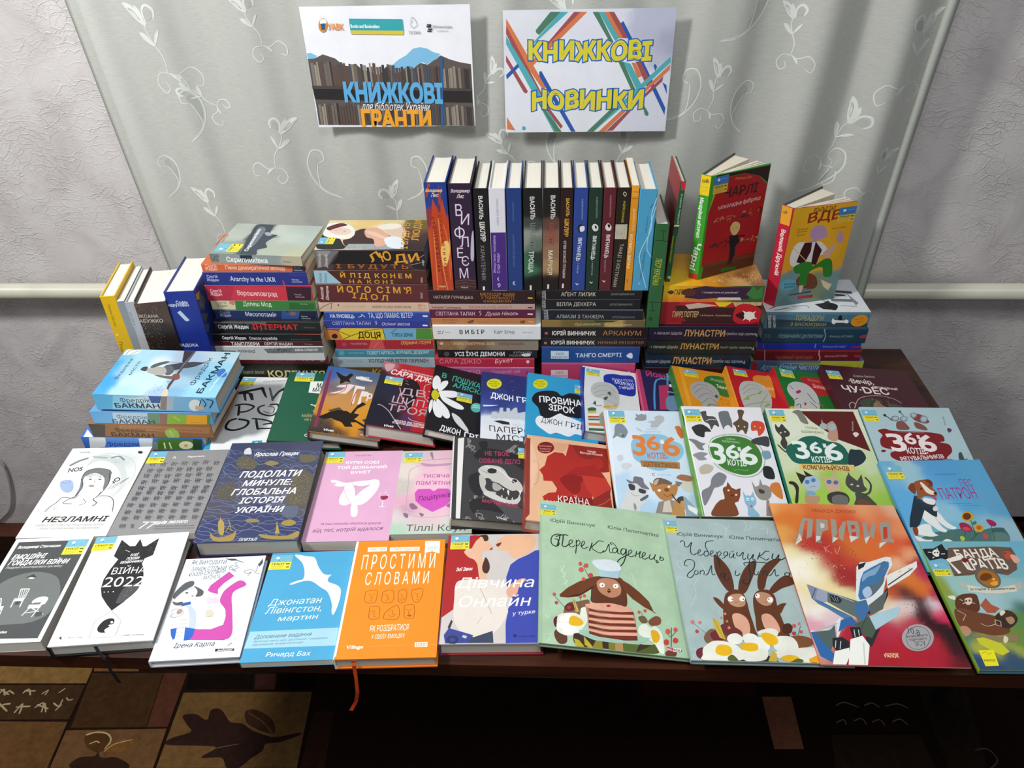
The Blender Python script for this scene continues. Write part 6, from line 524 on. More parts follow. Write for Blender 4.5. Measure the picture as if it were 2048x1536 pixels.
('pale green cat book with a teal blot and a maroon upper corner','picture books lying on the right','h',[0.4726,0.8707,0.7616,0.99736,0.05513,-0.0473,-0.04299,0.97286,0.22738],(1632,2191,130),('d2dcbc','1f7460','1f7460','d0ccc0'),'F 52 995 123 d8e0cc 49 564 117 ccd8b4 511 811 101 d4ddc4 88 335 96 b8cc84 664 340 96 b0c878 328 171 113 9cc44c 707 174 76 98c048 140 170 75 9cc450 719 512 78 c4d4a8|P c8d4b8 2 1085 20 1 -20 -942 0 2|P 1f7460 2 1088 0 -3 0 -941 0 4|D 4a5a44 60 2.5 2 683 76 -235 414 -42 291 -231|P 5a1a1c 306 1070 464 -1 20 -425 -233 118 -93 98 -94 100|S 7a7a6e 232 1062 76 14 34 -141 -58 12 -20 77|S 3e3c38 50 925 22 -37 34 38 22 -38 26 -56 -19 -38 -33 -12 5 -61 -35 -61 -25 60 25 62 -32 74|S c8d0b0 84 832 -4 -7 -6 -3 -6 3 0 6 4 7 6 2 5 -2|S c8d0b0 124 842 -4 -6 -6 -3 -5 3 -1 6 4 6 6 2 6 -2|C 3e3c38 13.5 20 708 46 -72 54 -24|S 1a6252 88 684 105 62 71 44 102 8 87 -49 93 -23 45 -84 -29 -131 -391 -3 -87 80|S b8907c 467 981 15 -57 72 39 22 -63 -29 -138 -53 -12 -30 36 30 75 -43 25|S 9cb4b8 492 905 -9 -18 -15 -13 -16 -4 -14 4 -8 12 0 18 10 18 14 14 17 4 14 -4 7 -14|S 9cb4b8 570 897 -10 -19 -17 -14 -19 -5 -16 5 -8 14 0 18 10 20 17 14 19 5 16 -5 8 -14|S 22343e 614 654 52 6 48 -5 18 -71 -48 -60 -80 -36 -42 23|T e4ece8 bj 155 565 3.6 112 183.5 3|T e4ece8 bj 285 626 -3.2 90 117 6|T e4ece8 bj 401 556 -1.9 134 176 6|T e4ece8 b 404 681 0.6 25 36.5 і|T e4ece8 bj 270 531 -1.5 165 57 КОТІВ-|P dcc070 153 513 455 -7 -23 -64 -442 13|T 6a3a1c bj 178 461 -2.1 376 42 КОМПАНЬЙОНІВ|T 4a5a44 r 303 881 -8.4 103 23.5 ГАЛИНА|T 4a5a44 r 256 836 -3.9 188 23 ВДОВИЧЕНКО|T d8d0c8 r 728 965 -106.8 113 12 ЧИТАЛКА|S d8d0c8 696 832 32 13 18 -21 -34 -32 -13 16|S 2a2a24 28 340 41 -5 22 -45 -17 -66 -26 -82 -22 5 32 99 -7 55 -29 17|S aabccc 145 370 55 28 57 -5 23 -57 -28 -66 -72 -24 -46 44|P 2a2a24 103 432 77 -40 -59 -79|P 2a2a24 170 450 68 -57 -60 -7|S 4a80b0 192 336 -6 -10 -8 -8 -11 -2 -9 2 -4 8 0 10 4 10 10 7 10 3 9 -2 5 -8|S 4a80b0 246 353 -5 -10 -9 -7 -10 -3 -10 3 -4 7 0 10 5 10 9 7 10 4 10 -3 4 -7|C 3a4a5a 3 180 286 30 6 21 5|S b49070 124 213 44 -11 66 1 -28 -65 -93 -1|S 7ca4b4 142 246 56 1 10 -33 -75 0|S c4a890 322 348 67 35 48 -33 -13 -79 -58 -34 -50 22|P c4a890 306 437 44 -89 -38 -34|P c4a890 407 446 11 -80 -36 -6|S 4a70a0 373 338 -5 -10 -10 -8 -12 -3 -10 3 -5 7 0 10 5 11 10 7 12 3 10 -3 5 -7|S 4a70a0 426 332 -6 -10 -10 -8 -10 -2 -10 2 -6 8 0 10 6 10 10 8 11 2 10 -2 5 -8|S 3a3a34 303 214 85 34 70 -21 12 -55 -41 -44 -119 10|S 6a6a66 335 193 63 23 60 -22 -21 -70 -103 -2|S 464844 526 407 50 -45 62 -78 -20 -34 -80 -12 -38 34 -17 55|P 464844 538 436 14 -86 -48 0|P 464844 640 414 -14 -119 -48 44|S c8c8a0 542 314 -6 -6 -8 -2 -8 2 -2 6 6 6 8 2 8 -2|S c8c8a0 587 300 -5 -6 -9 -2 -7 2 -2 6 5 6 9 2 8 -2|S 464844 538 238 72 -10 40 -54 17 -65 -167 4 26 71|C 3a3c38 15 660 386 26 -68 -34 -78 -54 -23|S 6a4a30 546 173 63 -11 39 -53 -122 1','',(50,1891,264,267,0),0,{},0),
('pale blue cat book with a dark red splash, beside the right wall','picture books lying on the right','h',[0.6354,0.8851,0.7586,0.99803,0.04605,-0.0426,-0.03569,0.9753,0.218],(1586,2171,130),('a9c4ca','9cbcc4','9cbcc4','dcd8cc'),'P b8ccd0 2 1056 0 -2 0 -576 0 -4|S 7c1c20 84 826 66 20 45 -18 79 -6 170 -4 108 -10 72 -24 -4 -63 -45 -13 71 -24 -3 -73 -67 -61 -16 -42 -200 -8 -174 4 -74 40 6 48 47 25 -97 35 4 74 36 50|S 7c1c20 44 615 34 7 4 -18 -32 -7|T eadfe0 bj 150 607 4.1 124 187 3|T eadfe0 bj 284 689 -4 88 121.5 6|T eadfe0 bj 391 614 -1.8 132 175.5 6|T eadfe0 b 399 742 0.8 23 37.5 і|T eadfe0 bj 259 588 -3.2 174 59.5 КОТІВ-|T eadfe0 bj 183 509 5.3 372 39 РЯТУВАЛЬНИКІВ|T b09090 r 247 809 -2.3 231 18 ГАЛИНА ВДОВИЧЕНКО|S 7c5048 276 918 45 14 32 -26 9 -64 -102 -1|S 7c5048 430 920 46 -12 38 -38 -4 -38 -82 24|S 8a3a38 436 998 67 14 48 -38 12 -52 -56 -14 -69 38|S 70808a 314 960 -10 -16 -18 -12 -19 -4 -17 4 -10 11 0 15 10 16 18 12 20 4 17 -4 9 -10|S 70808a 386 956 -10 -16 -16 -12 -19 -4 -16 4 -9 11 0 15 10 16 18 12 18 4 16 -4 10 -10|S 70808a 482 996 -10 -16 -16 -12 -16 -4 -14 4 -8 12 2 16 10 15 15 12 17 5 14 -4 7 -12|S 70808a 560 954 -12 -20 -18 -16 -20 -6 -15 6 -7 14 2 22 12 20 18 16 20 6 16 -6 7 -14|S a8b8c0 305 962 -7 -10 -11 -7 -13 -3 -12 3 -6 7 0 10 6 10 12 6 12 4 12 -3 7 -7|S a8b8c0 380 958 -8 -10 -11 -7 -13 -3 -12 2 -6 8 0 10 6 10 12 6 13 4 11 -3 8 -7|S a8b8c0 474 998 -7 -9 -10 -7 -11 -4 -10 3 -4 7 0 10 6 10 10 8 12 2 9 -2 5 -8|S a8b8c0 552 957 -8 -15 -14 -10 -13 -4 -11 4 -6 10 2 14 9 14 13 12 14 4 10 -4 6 -11|C 2e3438 9.5 190 1001 31 -32 20 -33|S 2e3438 183 994 21 16 8 -22 -18 -9|C 2e3438 7.5 330 1036 20 -20 12 -26|P 2e4448 333 1042 28 8 -14 -27|T 5a6470 r 700 989 -99.4 98 12.5 СЕРІЯ ЧИТАЛКА|S 5a3a5c 688 848 25 12 14 -22 -33 -28 -6 14|S 3a5050 688 588 28 18 2 -42 -8 -48 -40 0|C 3a5050 5.5 712 522 27 18 -7 -30|S 6a8878 464 490 63 36 81 6 48 -28 -27 -18|C 6a3a34 5.5 432 483 51 30 53 13','',(11,1844,254,257,0),0,{},0),
('sky blue picture book with a brown and white dog beside flowers','picture books lying on the right','h',[0.6388,0.773,0.7587,0.99849,0.05341,-0.01296,-0.05041,0.98397,0.17104],(1661,2043,100),('5ba3ce','4e9acc','4e9acc','c8c2b6'),'F 45 896 75 6cacd0 202 893 75 98c0d0 210 948 50 a0c4cc 469 927 126 549cd0 704 882 75 58a0cc -2 592 91 5ca8d8 391 734 92 5aa6d4 362 512 72 8cc0d8 574 580 73 5aa4d0 695 578 72 5ca0c8 41 307 58 84b4c8 732 327 59 90b8c8 -21 377 47 60a8d0 312 247 116 6ab0c4 631 435 59 84b8cc|P 76b4dc 2 965 1 -9 -1 -703 0 -7|P 9cb8b4 18 972 149 -3 -26 -63 -105 -2|S 48706c 54 279 87 39 93 26 94 12 92 6 112 -16 98 18 97 -8 -19 -117 -221 5 -235 0 -135 14|S 3e5e5c 642 364 78 2 4 -24 -28 -28 -61 8|S 5a7c78 614 316 97 5 7 -75 -114 -5|S e4e8e4 68 376 61 34 51 -8 -4 -56 18 -28 14 -8 -52 -12 -56 8 -42 14 -26 1|S e4e4e0 27 307 33 -14 39 -21 47 -2 -19 -16 -48 -2 -41 14|S 8a3c20 36 376 34 6 -1 -34 -21 -41 -18 14|S e4e8e6 190 538 40 -24 20 -72 13 -56 25 -36 -22 -16 -40 18 -40 50 -32 42 -4 50|S e4e8e6 266 528 30 -29 14 -57 30 -44 30 -22 -22 -16 -44 11 -32 36 -22 50|S e4e4de 230 654 40 -8 36 -16 -11 -44 -35 -28 -38 30 -10 37|P 20303e 154 664 30 -1 38 -75 43 -16 19 -44 -23 -57 -30 15 -41 52 -85 -128 -35 -28 -54 2 30 77|S 26384a 154 664 26 6 48 -68 55 -16 24 30 -23 -44 -46 -6 -58 38|S 7c3a1e 143 754 34 38 31 0 -2 -39 -29 -60 -21 11 -14 28|S 94522c 205 799 46 23 53 6 34 -8 13 -32 -15 -38 10 -38 0 -30 -28 -22 -40 8 -36 1 -40 -21 -24 0 17 60 5 45|S 6e301a 302 824 39 4 13 -32 -18 -38 -13 24|S e8dccc 254 798 19 0 32 -62 31 -31 -8 -23 -32 1 -28 23 -6 30|S 1e1e22 348 693 -4 -5 -6 -4 -8 -2 -6 2 -3 4 1 6 4 6 6 4 8 0 6 -1 3 -4|S 2a2018 250 738 -5 -6 -7 -2 -6 3 0 6 5 5 7 3 6 -3|S 2a2018 322 764 -4 -4 -5 -2 -4 2 0 4 3 5 6 1 4 -1|C 4a2a24 3 246 680 32 -12 22 -8|S b8506a 300 660 24 0 1 -26 -19 -4|S d0d8da 300 548 -8 -12 -11 -8 -11 -2 -10 3 -4 9 2 11 8 11 10 9 12 3 9 -4 5 -8|T 3878a8 r 402 871 0.5 182 12.5 ЗИРКА МЕНЗАТЮК|T a03a80 n 571 759 -2.6 94 70 ПЕС|T a03a80 n 369 633 1.1 285 111 ПАТРОН|L 3878a8 3.5 396 592 176 -2|L 3878a8 3 504 574 146 -2|S c89c28 462 488 28 25 36 -1 20 -26 -16 -35 -38 -21 -40 8 -6 22|S 6a3412 524 473 -11 -15 -17 -12 -18 -4 -14 5 -7 11 3 16 10 16 17 11 18 4 15 -5 6 -12|S 9c2244 404 408 40 10 32 -22 9 -36 -23 -24 -34 1 -28 18|S c84858 411 369 40 9 19 -24 -40 -10|S d09c34 506 381 38 21 30 -16 -6 -34 -38 -24 -30 11|S b8601c 560 370 -7 -10 -11 -7 -11 -3 -9 3 -4 7 2 10 6 10 11 7 11 2 9 -3 5 -7|S 9c2450 624 438 39 0 24 -32 -19 -25 -34 5|L 2a5a44 5.5 506 438 -24 -140|L 2a5a44 4.5 423 340 -38 -74|L 2a5a44 4.5 638 382 -31 -134|L 2a5a44 4.5 526 332 -97 -74|S 3a7a50 509 416 30 14 -1 -22 -32 -13|S a8c83c 364 294 27 -1 -3 -27 -30 -10|S c04858 540 310 36 0 -6 -28 -30 -12|S dfe8e0 224 262 36 13 28 -17 0 -14 -76 2','',(40,1678,267,266,0),0,{},0),
('thick pale blue book with a fisherman by a river, topmost of the low left stack','books in the low left stack','h',[-0.567,1.1082,0.8391,3e-05,0.99983,0.01818,-0.99959,-0.00049,0.02861],(1368,2153,340),('8cc0dc','6cacd4','6cacd4','c8c2b6'),'F 383 1150 118 3c9cd4 188 1099 93 3a9cd8 50 1074 61 48a4d8 594 1049 65 70b8dc 646 856 97 a4d0e0 640 688 81 a8cce0 394 913 79 a0cce0 206 713 116 bcdcea 63 807 76 a8d0e8 49 569 45 a0bcd8 541 690 48 d4e0e4 620 515 65 a8b8cc 559 328 64 9cb4cc 355 334 63 7898b0 223 364 70 98bcd0 84 351 53 7cb0d0 631 271 65 b4c8d4 639 109 81 a8c8d4 297 154 78 78b4d0 432 121 63 90c4d8 93 160 91 90c8e0 165 225 46 a8d4e4|S d4dcdc 594 1066 86 -12 2 -57 0 -66 -54 1 -30 52|C 7a8a8a 7 595 1041 71 -10 16 -65|C 7a8a8a 6 597 1001 44 -31 30 -37|P 3c4048 449 612 47 -136 19 -98 -8 -118 -73 88 -31 101 -45 87|S 5c6064 422 618 30 -54 -78 -62 -68 14 12 52|S a8a8a0 388 749 31 -68 -3 -74 -72 -45 -54 34 22 82 30 60|S 3c4248 379 811 35 -11 1 -40 -60 -8 5 42|S 5a5a58 416 736 48 -20 46 -80 -12 -45 -44 55 -50 61|L 4a4a4e 5.5 502 600 -8 -124|S 6c5c5c 300 649 -8 -99 -9 -84 -39 2 20 110|P 3a3238 682 528 0 -98 -100 4 -111 0 39 48|P 6c7480 682 430 0 -17 -528 43 -152 -33 0 15 126 32 342 -12|P 4c3c40 682 430 0 -7 -516 53 -136 -22|S d8c0a4 41 481 63 -21 -73 -37 -29 3 0 38|S 7c4c44 308 492 16 -50 -64 -32 -28 37|D 4c64a0 50 3 172 620 30 -90 -198 -56 19 123|D 3c4c70 40 3 228 524 55 -58 -204 -1 -4 77|D 5a4c58 40 3 282 490 -23 -72 -105 54 62 32|D 2a2e34 60 2.5 456 453 78 -175 -110 18 -20 137|D eef4f4 30 3 208 398 46 -140 -241 27 21 85|S 3a70b4 392 116 29 -55 -103 -51 -29 46 50 50|L d8eaf0 6.5 198 88 198 -60|L d8eaf0 6 96 84 166 -21|T 2f5466 r 227 951 -1.8 309 33.5 Ведмеже|T 2f5466 r 288 858 -0.6 211 33 місто|T 26465a r 164 244 -3 421 48.5 Фредрік|T 1c3446 b 56 139 -4.9 607 52 БАКМАН','P 5cb0dc 12 168 171 0 -49 -150 -132 0|P 8cc4e0 183 168 311 0 -47 -148 -316 -12|P c0d8e0 278 132 214 36 113 0 -32 -143 -126 -5|P 3c5c9c 492 168 113 0 -29 -74 -78 -2|P 8c7c74 604 168 53 -2 -47 -150 -53 8|P a4b4c4 657 166 215 -2 -37 -149 -225 1|P 78b0d4 716 158 156 6 -37 -149 -171 -1|T 1f3c50 r 230 91 1.1 265 47.5 Фредрік|T 16303e b 168 29 0.7 391 50 БАКМАН|S d8e0e0 933 83 -15 -33 -26 -24 -30 -10 -25 8 -14 23 1 32 15 33 25 24 30 10 25 -8 15 -23|C 1f2c3c 9 942 138 -29 -90 64 42 -23 68|C 1f2c3c 10.5 991 149 57 -17 -49 -81|P c8a888 881 76 75 -7 -16 -40 -70 3',None,0,{},0),
('white paperback with large black brush-stroke letters, beside the low left stack','books lying in front of the stacks','p',[-0.5413,1.0296,0.7503,0.99989,-0.01508,-0.0014,0.01509,0.99982,0.0117],(1450,2218,100),('dfe3e4','2a9ab8','2a9ab8','d8d8d4'),'P 2a9ab8 2 116 26 16 35 -130 -61 0|P 2a9ab8 409 136 91 10 16 -84 -98 -3|S e8ecec 437 98 13 23 48 -21 -34 -24|T 7a7e80 i 226 1019 6.3 225 34.5 Олена Батурицька|P 1e2022 2 847 250 99 32 -28 -152 -58 54 -26 43 -98 -25 -9 -62 105 -98 -11|P 1e2022 82 840 37 -8 44 -115 -25 8|P 1e2022 238 918 28 18 88 -170 -36 26|C 6a6e70 21.5 323 938 67 -144 32 -70|C 4a4e50 26.5 406 741 28 127 46 74|C 1e2022 18 434 868 35 37 15 47|C 1e2022 23.5 71 644 92 24 100 -36 -43 -70 -81 -20|C 1e2022 23.5 115 646 29 -104 12 -50|C 26282a 23 408 662 74 11 36 -85 -39 -86 -118 30 -49 84 52 45|C 6a6e70 11.5 392 644 73 -24 4 -85 -97 31|C 1e2022 25.5 160 450 -61 -43 3 -98 85 -30 89 51 4 82 -106 30|C 1e2022 19.5 299 454 113 -13 98 -39 -76 -34|C 1e2022 22.5 344 448 48 -114 24 -40|C 1e2022 19.5 434 368 80 18 30 -64 -154 -13|D 8a8e90 20 2.5 296 462 204 -27 39 -129 -179 -6|L 4a4e50 4.5 20 856 133 115','',(3,1934,282,243,0),0,{},0),
('dark green hardcover with a white title box, partly under its neighbour','books lying in front of the stacks','h',[-0.4307,1.0367,0.7591,0.99352,0.07241,-0.08762,-0.07209,0.99738,0.00679],(1301,2089,180),('1f5a42','184a36','184a36','d0ccc0'),'P e4ebe4 234 900 210 12 0 -210 -200 16|T 2a3a34 b 307 803 -0.2 153 73 МАРІЯ|T 2a3a34 b 277 738 -2.5 183 60.5 МАТІОС|C e4ebe4 11 296 536 50 -14 36 36|S e4ebe4 336 521 38 19 32 -67 -38 -19|S b8924c 386 438 -2 -12 -8 -9 -12 -3 -14 2 -10 8 -6 12 2 12 8 8 12 4 14 -2 10 -8|T 9a9a70 b 246 347 -1.3 232 39.5 МАЙЖЕ НІКОЛИ|T 9a9a70 b 282 292 0.4 204 32.5 НЕ НАВПАКИ|S d0d8d0 380 88 -2 -10 -10 -9 -16 -3 -16 2 -13 7 -6 11 2 11 11 9 14 3 17 -2 13 -7|S 1f5a42 372 88 -5 -10 -16 -4 -17 2 -9 10 5 10 16 5 18 -3','',(149,1785,371,301,0),0,{},0),
('blue and orange book with black leaping figures and graffiti title','books lying in front of the stacks','h',[-0.359,1.0391,0.7691,0.97855,0.04407,-0.20125,-0.04499,0.99899,0.0],(1275,1998,210),('c08434','7a3040','3a302c','d0ccc0'),'F 76 916 86 3c64a8 406 903 109 4a6488 211 762 85 7a7c80 103 646 62 6c6470 484 736 86 8a7868 253 505 124 c08c50 468 467 104 d0962c 133 307 60 c8862c 404 203 121 d08c24 94 136 59 4a4034 170 -4 77 3a302c 284 19 58 6a4a2c 524 69 60 4a4a58 552 235 61 a87830|P 7c3450 46 966 -21 -62 5 -536 10 -307 28 6 -6 569|S 1e1814 92 920 55 -34 47 -16 34 56 30 -21 -26 -73 19 -50 -45 7 -26 -34 -24 -15 -6 64 -30 48|P e8e4e0 282 864 58 42 111 -48 -3 -20 -143 12|T f0ece6 b 292 866 5.6 129 29.5 БЕРЕМОТ|T e8d8c0 b 340 834 4.4 113 25.5 КУКНІК|P e8d8d8 85 570 153 28 62 149 -45 8 -100 -43 -26 -33 93 13 -33 -52|P e8e0e0 304 748 93 -5 1 -45 -70 2 4 -229 -28 -23|P e8e0e0 375 674 65 -2 -1 -72 -51 -12 7 -120 -31 -7|T f0eaea b 438 530 -1.8 100 120.5 РА|C c03030 8 312 432 0 104 19 146|C c03030 7 223 756 -13 -120 -118 -99|P 5a4a34 120 322 92 62 48 -48 -92 -54|P 1e1814 126 290 82 52 82 1 36 -25 42 126 42 62 36 -26 -71 -84 -20 -72 52 -6 -23 -54 -16 -20 78 -48 68 -50 -40 0 -80 55 -48 -11 29 -57 -68 -15 -39 56 -86 30|P 1e1814 51 208 85 84 44 -72 -75 -33|P 3a3c44 418 110 114 56 30 72 26 -186 -64 18|P 3a3c44 439 244 91 77 34 -17 -66 -113|D 1e1814 50 4 75 132 205 -35 14 -95 -208 0|D d8a040 30 4 123 2 406 38 5 -30 -424 -8|T f0f0f0 bi 126 29 2.6 94 30.5 Vivat|T e8d8b0 b 450 31 0.7 79 18.5 ТРИЛЕР','',None,0,{},0),
('thick red and black book with thin white thorny branches','books lying in front of the stacks','h',[-0.2598,1.0468,0.7688,0.98291,-0.011,-0.18377,0.01119,0.99994,0.0],(1285,1957,300),('8e1c24','241820','a82838','d0ccc0'),'F 9 795 64 2a2030 79 890 54 a8747c 179 824 65 a01c24 138 557 105 1e2436 117 210 101 161c2c 223 76 89 1a1c2a 293 932 111 b42028 446 640 108 c0202a 441 377 62 c01c28 477 60 80 a81c28 281 335 62 4a2034 291 598 85 3a1a24 368 112 60 5a2c4c 373 -43 39 4a2030 675 524 215 b42028 663 186 103 9a1c24|S c8a0a4 18 930 84 24 2 -76 -44 -60 -30 40|S 20141c 223 688 55 61 80 -25 46 -96 -16 -179 -25 -109 -25 -40 -50 122|T f0e0e0 b 92 790 -7.1 676 79 САРА ДЖ. МААС|T f0d0d0 b 182 872 -6.8 406 22 ДЛЯ ПРИХИЛЬНИКІВ РОМАНУ|T f0d0d0 b 160 837 -7.1 399 21.5 «ПРИГОДИ ПЕРШОЇ ГОЛОВИ»|T b8a8b0 l 228 493 2.6 437 106.5 ДВІР|T b8a8b0 l 178 359 -1.3 539 103 ШИПІВ І|T b8a8b0 l 153 236 -1.4 588 100 ТРОЯНД|C c8a8ac 8 60 296 43 -6 73 -64 83 -126 66 -98|C c8a8ac 8.5 488 724 -47 -50 24 -170 60 -54|C c8a8ac 8.5 216 596 46 -146 74 -134|C c8a8ac 8 331 216 61 -66 125 -16|C b898a0 5.5 251 714 27 -2|C b898a0 5.5 258 670 33 -4|S 4a2858 310 162 31 56 51 -132 12 -84 -40 0 -6 44|T f0e0e0 b 249 98 -0.7 334 25 ФЕНТЕЗІ, ЯКЕ ПОРІВНЮЮТЬ|T f0e0e0 b 234 70 -1.1 354 24.5 ЗІ СВІТОМ ДЖОРДЖА МАРТІНА|T f0f0f0 bi 165 6 4.1 89 30.5 Vivat','',(120,1252,336,236,0),0,{},0),
('black book with half a white daisy on its cover','books lying in front of the stacks','h',[-0.1534,1.0383,0.7725,0.96014,0.01525,-0.27911,-0.01588,0.99987,0.0],(1292,1953,200),('17191d','101215','101215','dcd8cc'),'S e8ecee 11 604 -9 129 26 69 36 -30 13 -70 -27 -115|S e8ecee 60 612 28 105 48 39 11 -49 -35 -97 -40 -46|S e8ecee 78 566 84 42 76 7 23 -53 -65 -54 -100 4|S e8ecee 89 519 84 -30 103 -43 48 -43 -16 -35 -75 3 -105 62|S e8ecee 70 452 62 -58 56 -78 20 -88 -33 -31 -54 57 -49 119|S e8ecee 43 422 43 -64 47 -100 -5 -68 -50 12 -35 102|S e8ecee 31 418 6 -116 -15 -82 -16 71 4 99|S d0d4d6 222 290 70 -34 62 -92 34 -62 -10 -31 -76 57 -55 75|S c8c020 19 555 27 20 29 -41 9 -47 -24 -59 -31 9 -19 53|T 3ca898 bj 81 789 -2 41 77.5 В|T 3ca898 bj 183 774 -5.6 317 86.5 ПОШУКАХ|T 3ca898 bj 194 682 -5.9 312 72 АЛЯСКИ|S 48b8a8 492 462 -6 -37 -17 -32 -25 -18 -26 0 -20 19 -10 32 4 38 18 32 26 19 26 -1 20 -18|T e4ece8 b 407 462 7.5 63 19.5 РОМАН|T e4ece8 b 403 431 8.9 82 19.5 ДЖОНА|T e8ecee bj 135 17 -3.6 182 72.5 ДЖОН|T e8ecee bj 357 -8 -1 181 72.5 ГРІН','',(495,975,290,262,0),0,{},0),
('navy and white book with a drawn city skyline and yellow oval','books lying in front of the stacks','p',[-0.0511,1.0302,0.769,0.9814,0.05733,-0.1832,-0.05578,0.99835,0.01359],(1297,1981,160),('dfe4ea','25306e','25306e','d0ccc0'),'F 38 837 104 27326e 357 795 105 27326e 164 555 101 2a3c84 42 434 74 3a50a0 349 491 76 3a4c90 103 256 73 d8e0e8 282 178 122 dfe4ea 104 40 95 e0e4ea 546 728 105 27326e 523 220 99 dfe4ea|S d8d818 196 830 -10 -41 -26 -35 -36 -17 -36 3 -26 24 -10 38 9 42 27 34 36 18 36 -3 27 -24|T 8a7a18 b 79 834 7.2 87 21 ПЕРЕВІРЕНО|T 8a7a18 b 66 796 8.2 115 20.5 НЬЮ-ЙОРК|T 8a7a18 b 92 764 7.7 68 20.5 ТАЙМС|T eef2f6 bj 92 591 -2.8 209 81.5 ДЖОН|T eef2f6 bj 341 572 3.9 199 80.5 ГРІН|P dfe4ea 18 472 146 24 -61 -27 -79 -19|P c4ccd4 176 459 31 6 -1 -58 31 5 1 58 30 -4 6 -46 38 64 25 5 5 -77 80 34 -4 -134 -61 8 -193 -16 -72 -12 11 96 37 6 24 -33|L 5a6068 5 182 441 19 3|D 6a7078 70 3 103 407 307 57 -4 -154 -290 -33|P 26282c 116 258 60 20 84 -12 4 -36 -65 -3 -36 13|D 4a5058 50 3 259 247 145 26 -14 -77 -120 -2|D e8ecf4 12 3 2 892 423 22 -6 -190 -416 -80|T 25282c j 82 107 2.9 473 79.5 ПАПЕРОВІ|T 25282c j 144 11 0.4 345 78 МІСТА','',None,0,{},0),
('bright blue book with a black cloud above a white cloud','books lying in front of the stacks','p',[0.0276,1.0374,0.7683,0.98492,-0.00328,-0.17295,0.00333,0.99999,0.0],(1306,1897,160),('2f9ccc','2a90c0','2a90c0','d0ccc0'),'S d8d818 197 806 -9 -40 -26 -34 -34 -19 -36 1 -26 22 -10 36 10 40 24 35 36 19 36 -1 26 -22|T 8a7a18 b 85 811 9.8 84 21 ПЕРЕВІРЕНО|T 8a7a18 b 69 770 9.9 116 21 НЬЮ-ЙОРК|T 8a7a18 b 95 738 8.7 68 21 ТАЙМС|S 1c1e22 53 502 5 82 48 74 102 45 76 -2 50 -50 77 60 101 -17 48 -91 8 -119 -66 -132 -98 -4 -122 -47 -74 -36 -72 41 -26 110|S e4eaf0 88 238 36 64 84 -18 98 90 49 -18 97 -35 96 -54 22 -70 -52 -85 -71 2 -61 -49 -106 31 -59 -32 -59 42 -60 60|T eef2f6 bj 123 508 3.5 397 93.5 ПРОВИНА|T eef2f6 bj 208 409 -0.6 240 88 ЗІРОК|T 1c1e22 j 139 211 -3.9 190 76.5 ДЖОН|T 1c1e22 j 362 197 -4.6 183 76.5 ГРІН','',(919,1459,313,263,0),0,{},0),
('white book with a blue spine and a grey-haired head above a striped collar','books lying in front of the stacks','h',[0.1177,1.0482,0.7659,0.98728,-0.01325,-0.15846,0.01342,0.99991,0.0],(1068,1975,250),('d8dcdf','2c3f98','2c3f98','d0ccc0'),'P 243a94 2 962 32 8 -23 -430 3 -538 -12 0 0 532|S 20349a 210 832 22 58 76 29 88 0 114 -4 6 -236 -31 -77 -73 -8 -84 20 -44 70 -60 48|T c8d0ec r 296 811 5.1 207 38 ЙОАННА ЯҐЕЛЛО|T e8ecf8 j 318 764 -2.2 185 64 Молоко|T e8ecf8 j 357 692 7.8 144 53 з медом|S b8bcba 80 636 34 79 75 45 86 -6 57 -68 17 -126 -15 -139 -45 -67 -83 0 -17 130 -71 22 -34 52|C 8a8e8c 5 98 620 76 79 86 0 56 -87|C 8a8e8c 5 108 563 75 57 85 0 54 -105|C 8a8e8c 5 130 519 87 50 70 -43|C 8a8e8c 5 213 490 59 -26 58 -25|S 3c5a4c 196 495 19 34 24 5 -21 -53|S 3c5a4c 96 405 20 43 4 -57|S 3c5a4c 236 593 26 26 9 -57|C 3c5a4c 8 90 404 47 -28 36 18|S d8a828 266 390 -6 -12 -15 -12 -21 -8 -20 -2 -14 6 -5 10 6 12 15 12 21 8 20 2 15 -6|S d8a828 320 418 -7 -15 -15 -9 -16 2 -5 12 7 15 16 9 14 -2|S d0a028 198 240 -8 -17 -19 -11 -18 3 -7 14 8 17 19 11 18 -3|S 2a6a4c 40 307 37 33 41 -6 -8 -39 -53 -21|P c8b050 40 279 82 23 -7 -34 -71 -25|P e8e4dc 39 242 105 14 -2 -28 -98 -18|P b85a48 40 206 114 21 0 -23 -112 -24|P 3a7a5c 42 169 116 23 -6 -26 -109 -22|P e8e4dc 43 142 109 19 -2 -21 -108 -24|P cc7a4c 42 106 142 23 -4 -37 -137 -21|P e8e4dc 43 66 140 24 -1 -24 -140 -22|P 2a6a4c 42 36 139 18 -1 -32 -136 -20|S 8aa08c 142 228 50 67 -4 -201 -38 18','',(87,1681,267,220,0),0,{},0),
('dark blue book with a pink spine, second from left of the five bright spines','books lying in front of the stacks','h',[0.2358,1.0336,0.7603,0.98436,0.02078,-0.17496,-0.01726,0.99962,0.02159],(1155,2128,180),('27244e','c04872','27244e','d0ccc0'),'P b43a66 2 1062 35 0 7 -635 -42 -7|S e8dce0 2 816 0 45 0 -89 0 -28|S e8dce0 2 692 0 -36 0 -70|T c03c68 bj 91 969 0.1 323 81.5 Йоанна|T c03c68 bj 308 935 -8.1 112 110 Я|C 4a90c8 19 107 458 27 251 46 208 106 45 112 -16|C 4a90c8 19 243 486 24 252 45 324|C 6ab0d8 16 298 1046 48 -112 72 -24|P b03460 194 840 105 33 -69 -389 -74 -16|P b03460 216 727 104 -206 -77 -35|C a0c8e0 11.5 270 758 61 -6 10 -94 -65 -109|S 6a88a8 243 656 82 56 55 -46 -38 -159 -112 -23|S e8e8f0 299 873 41 23 0 -44 -33 -11','',None,0,{},0),
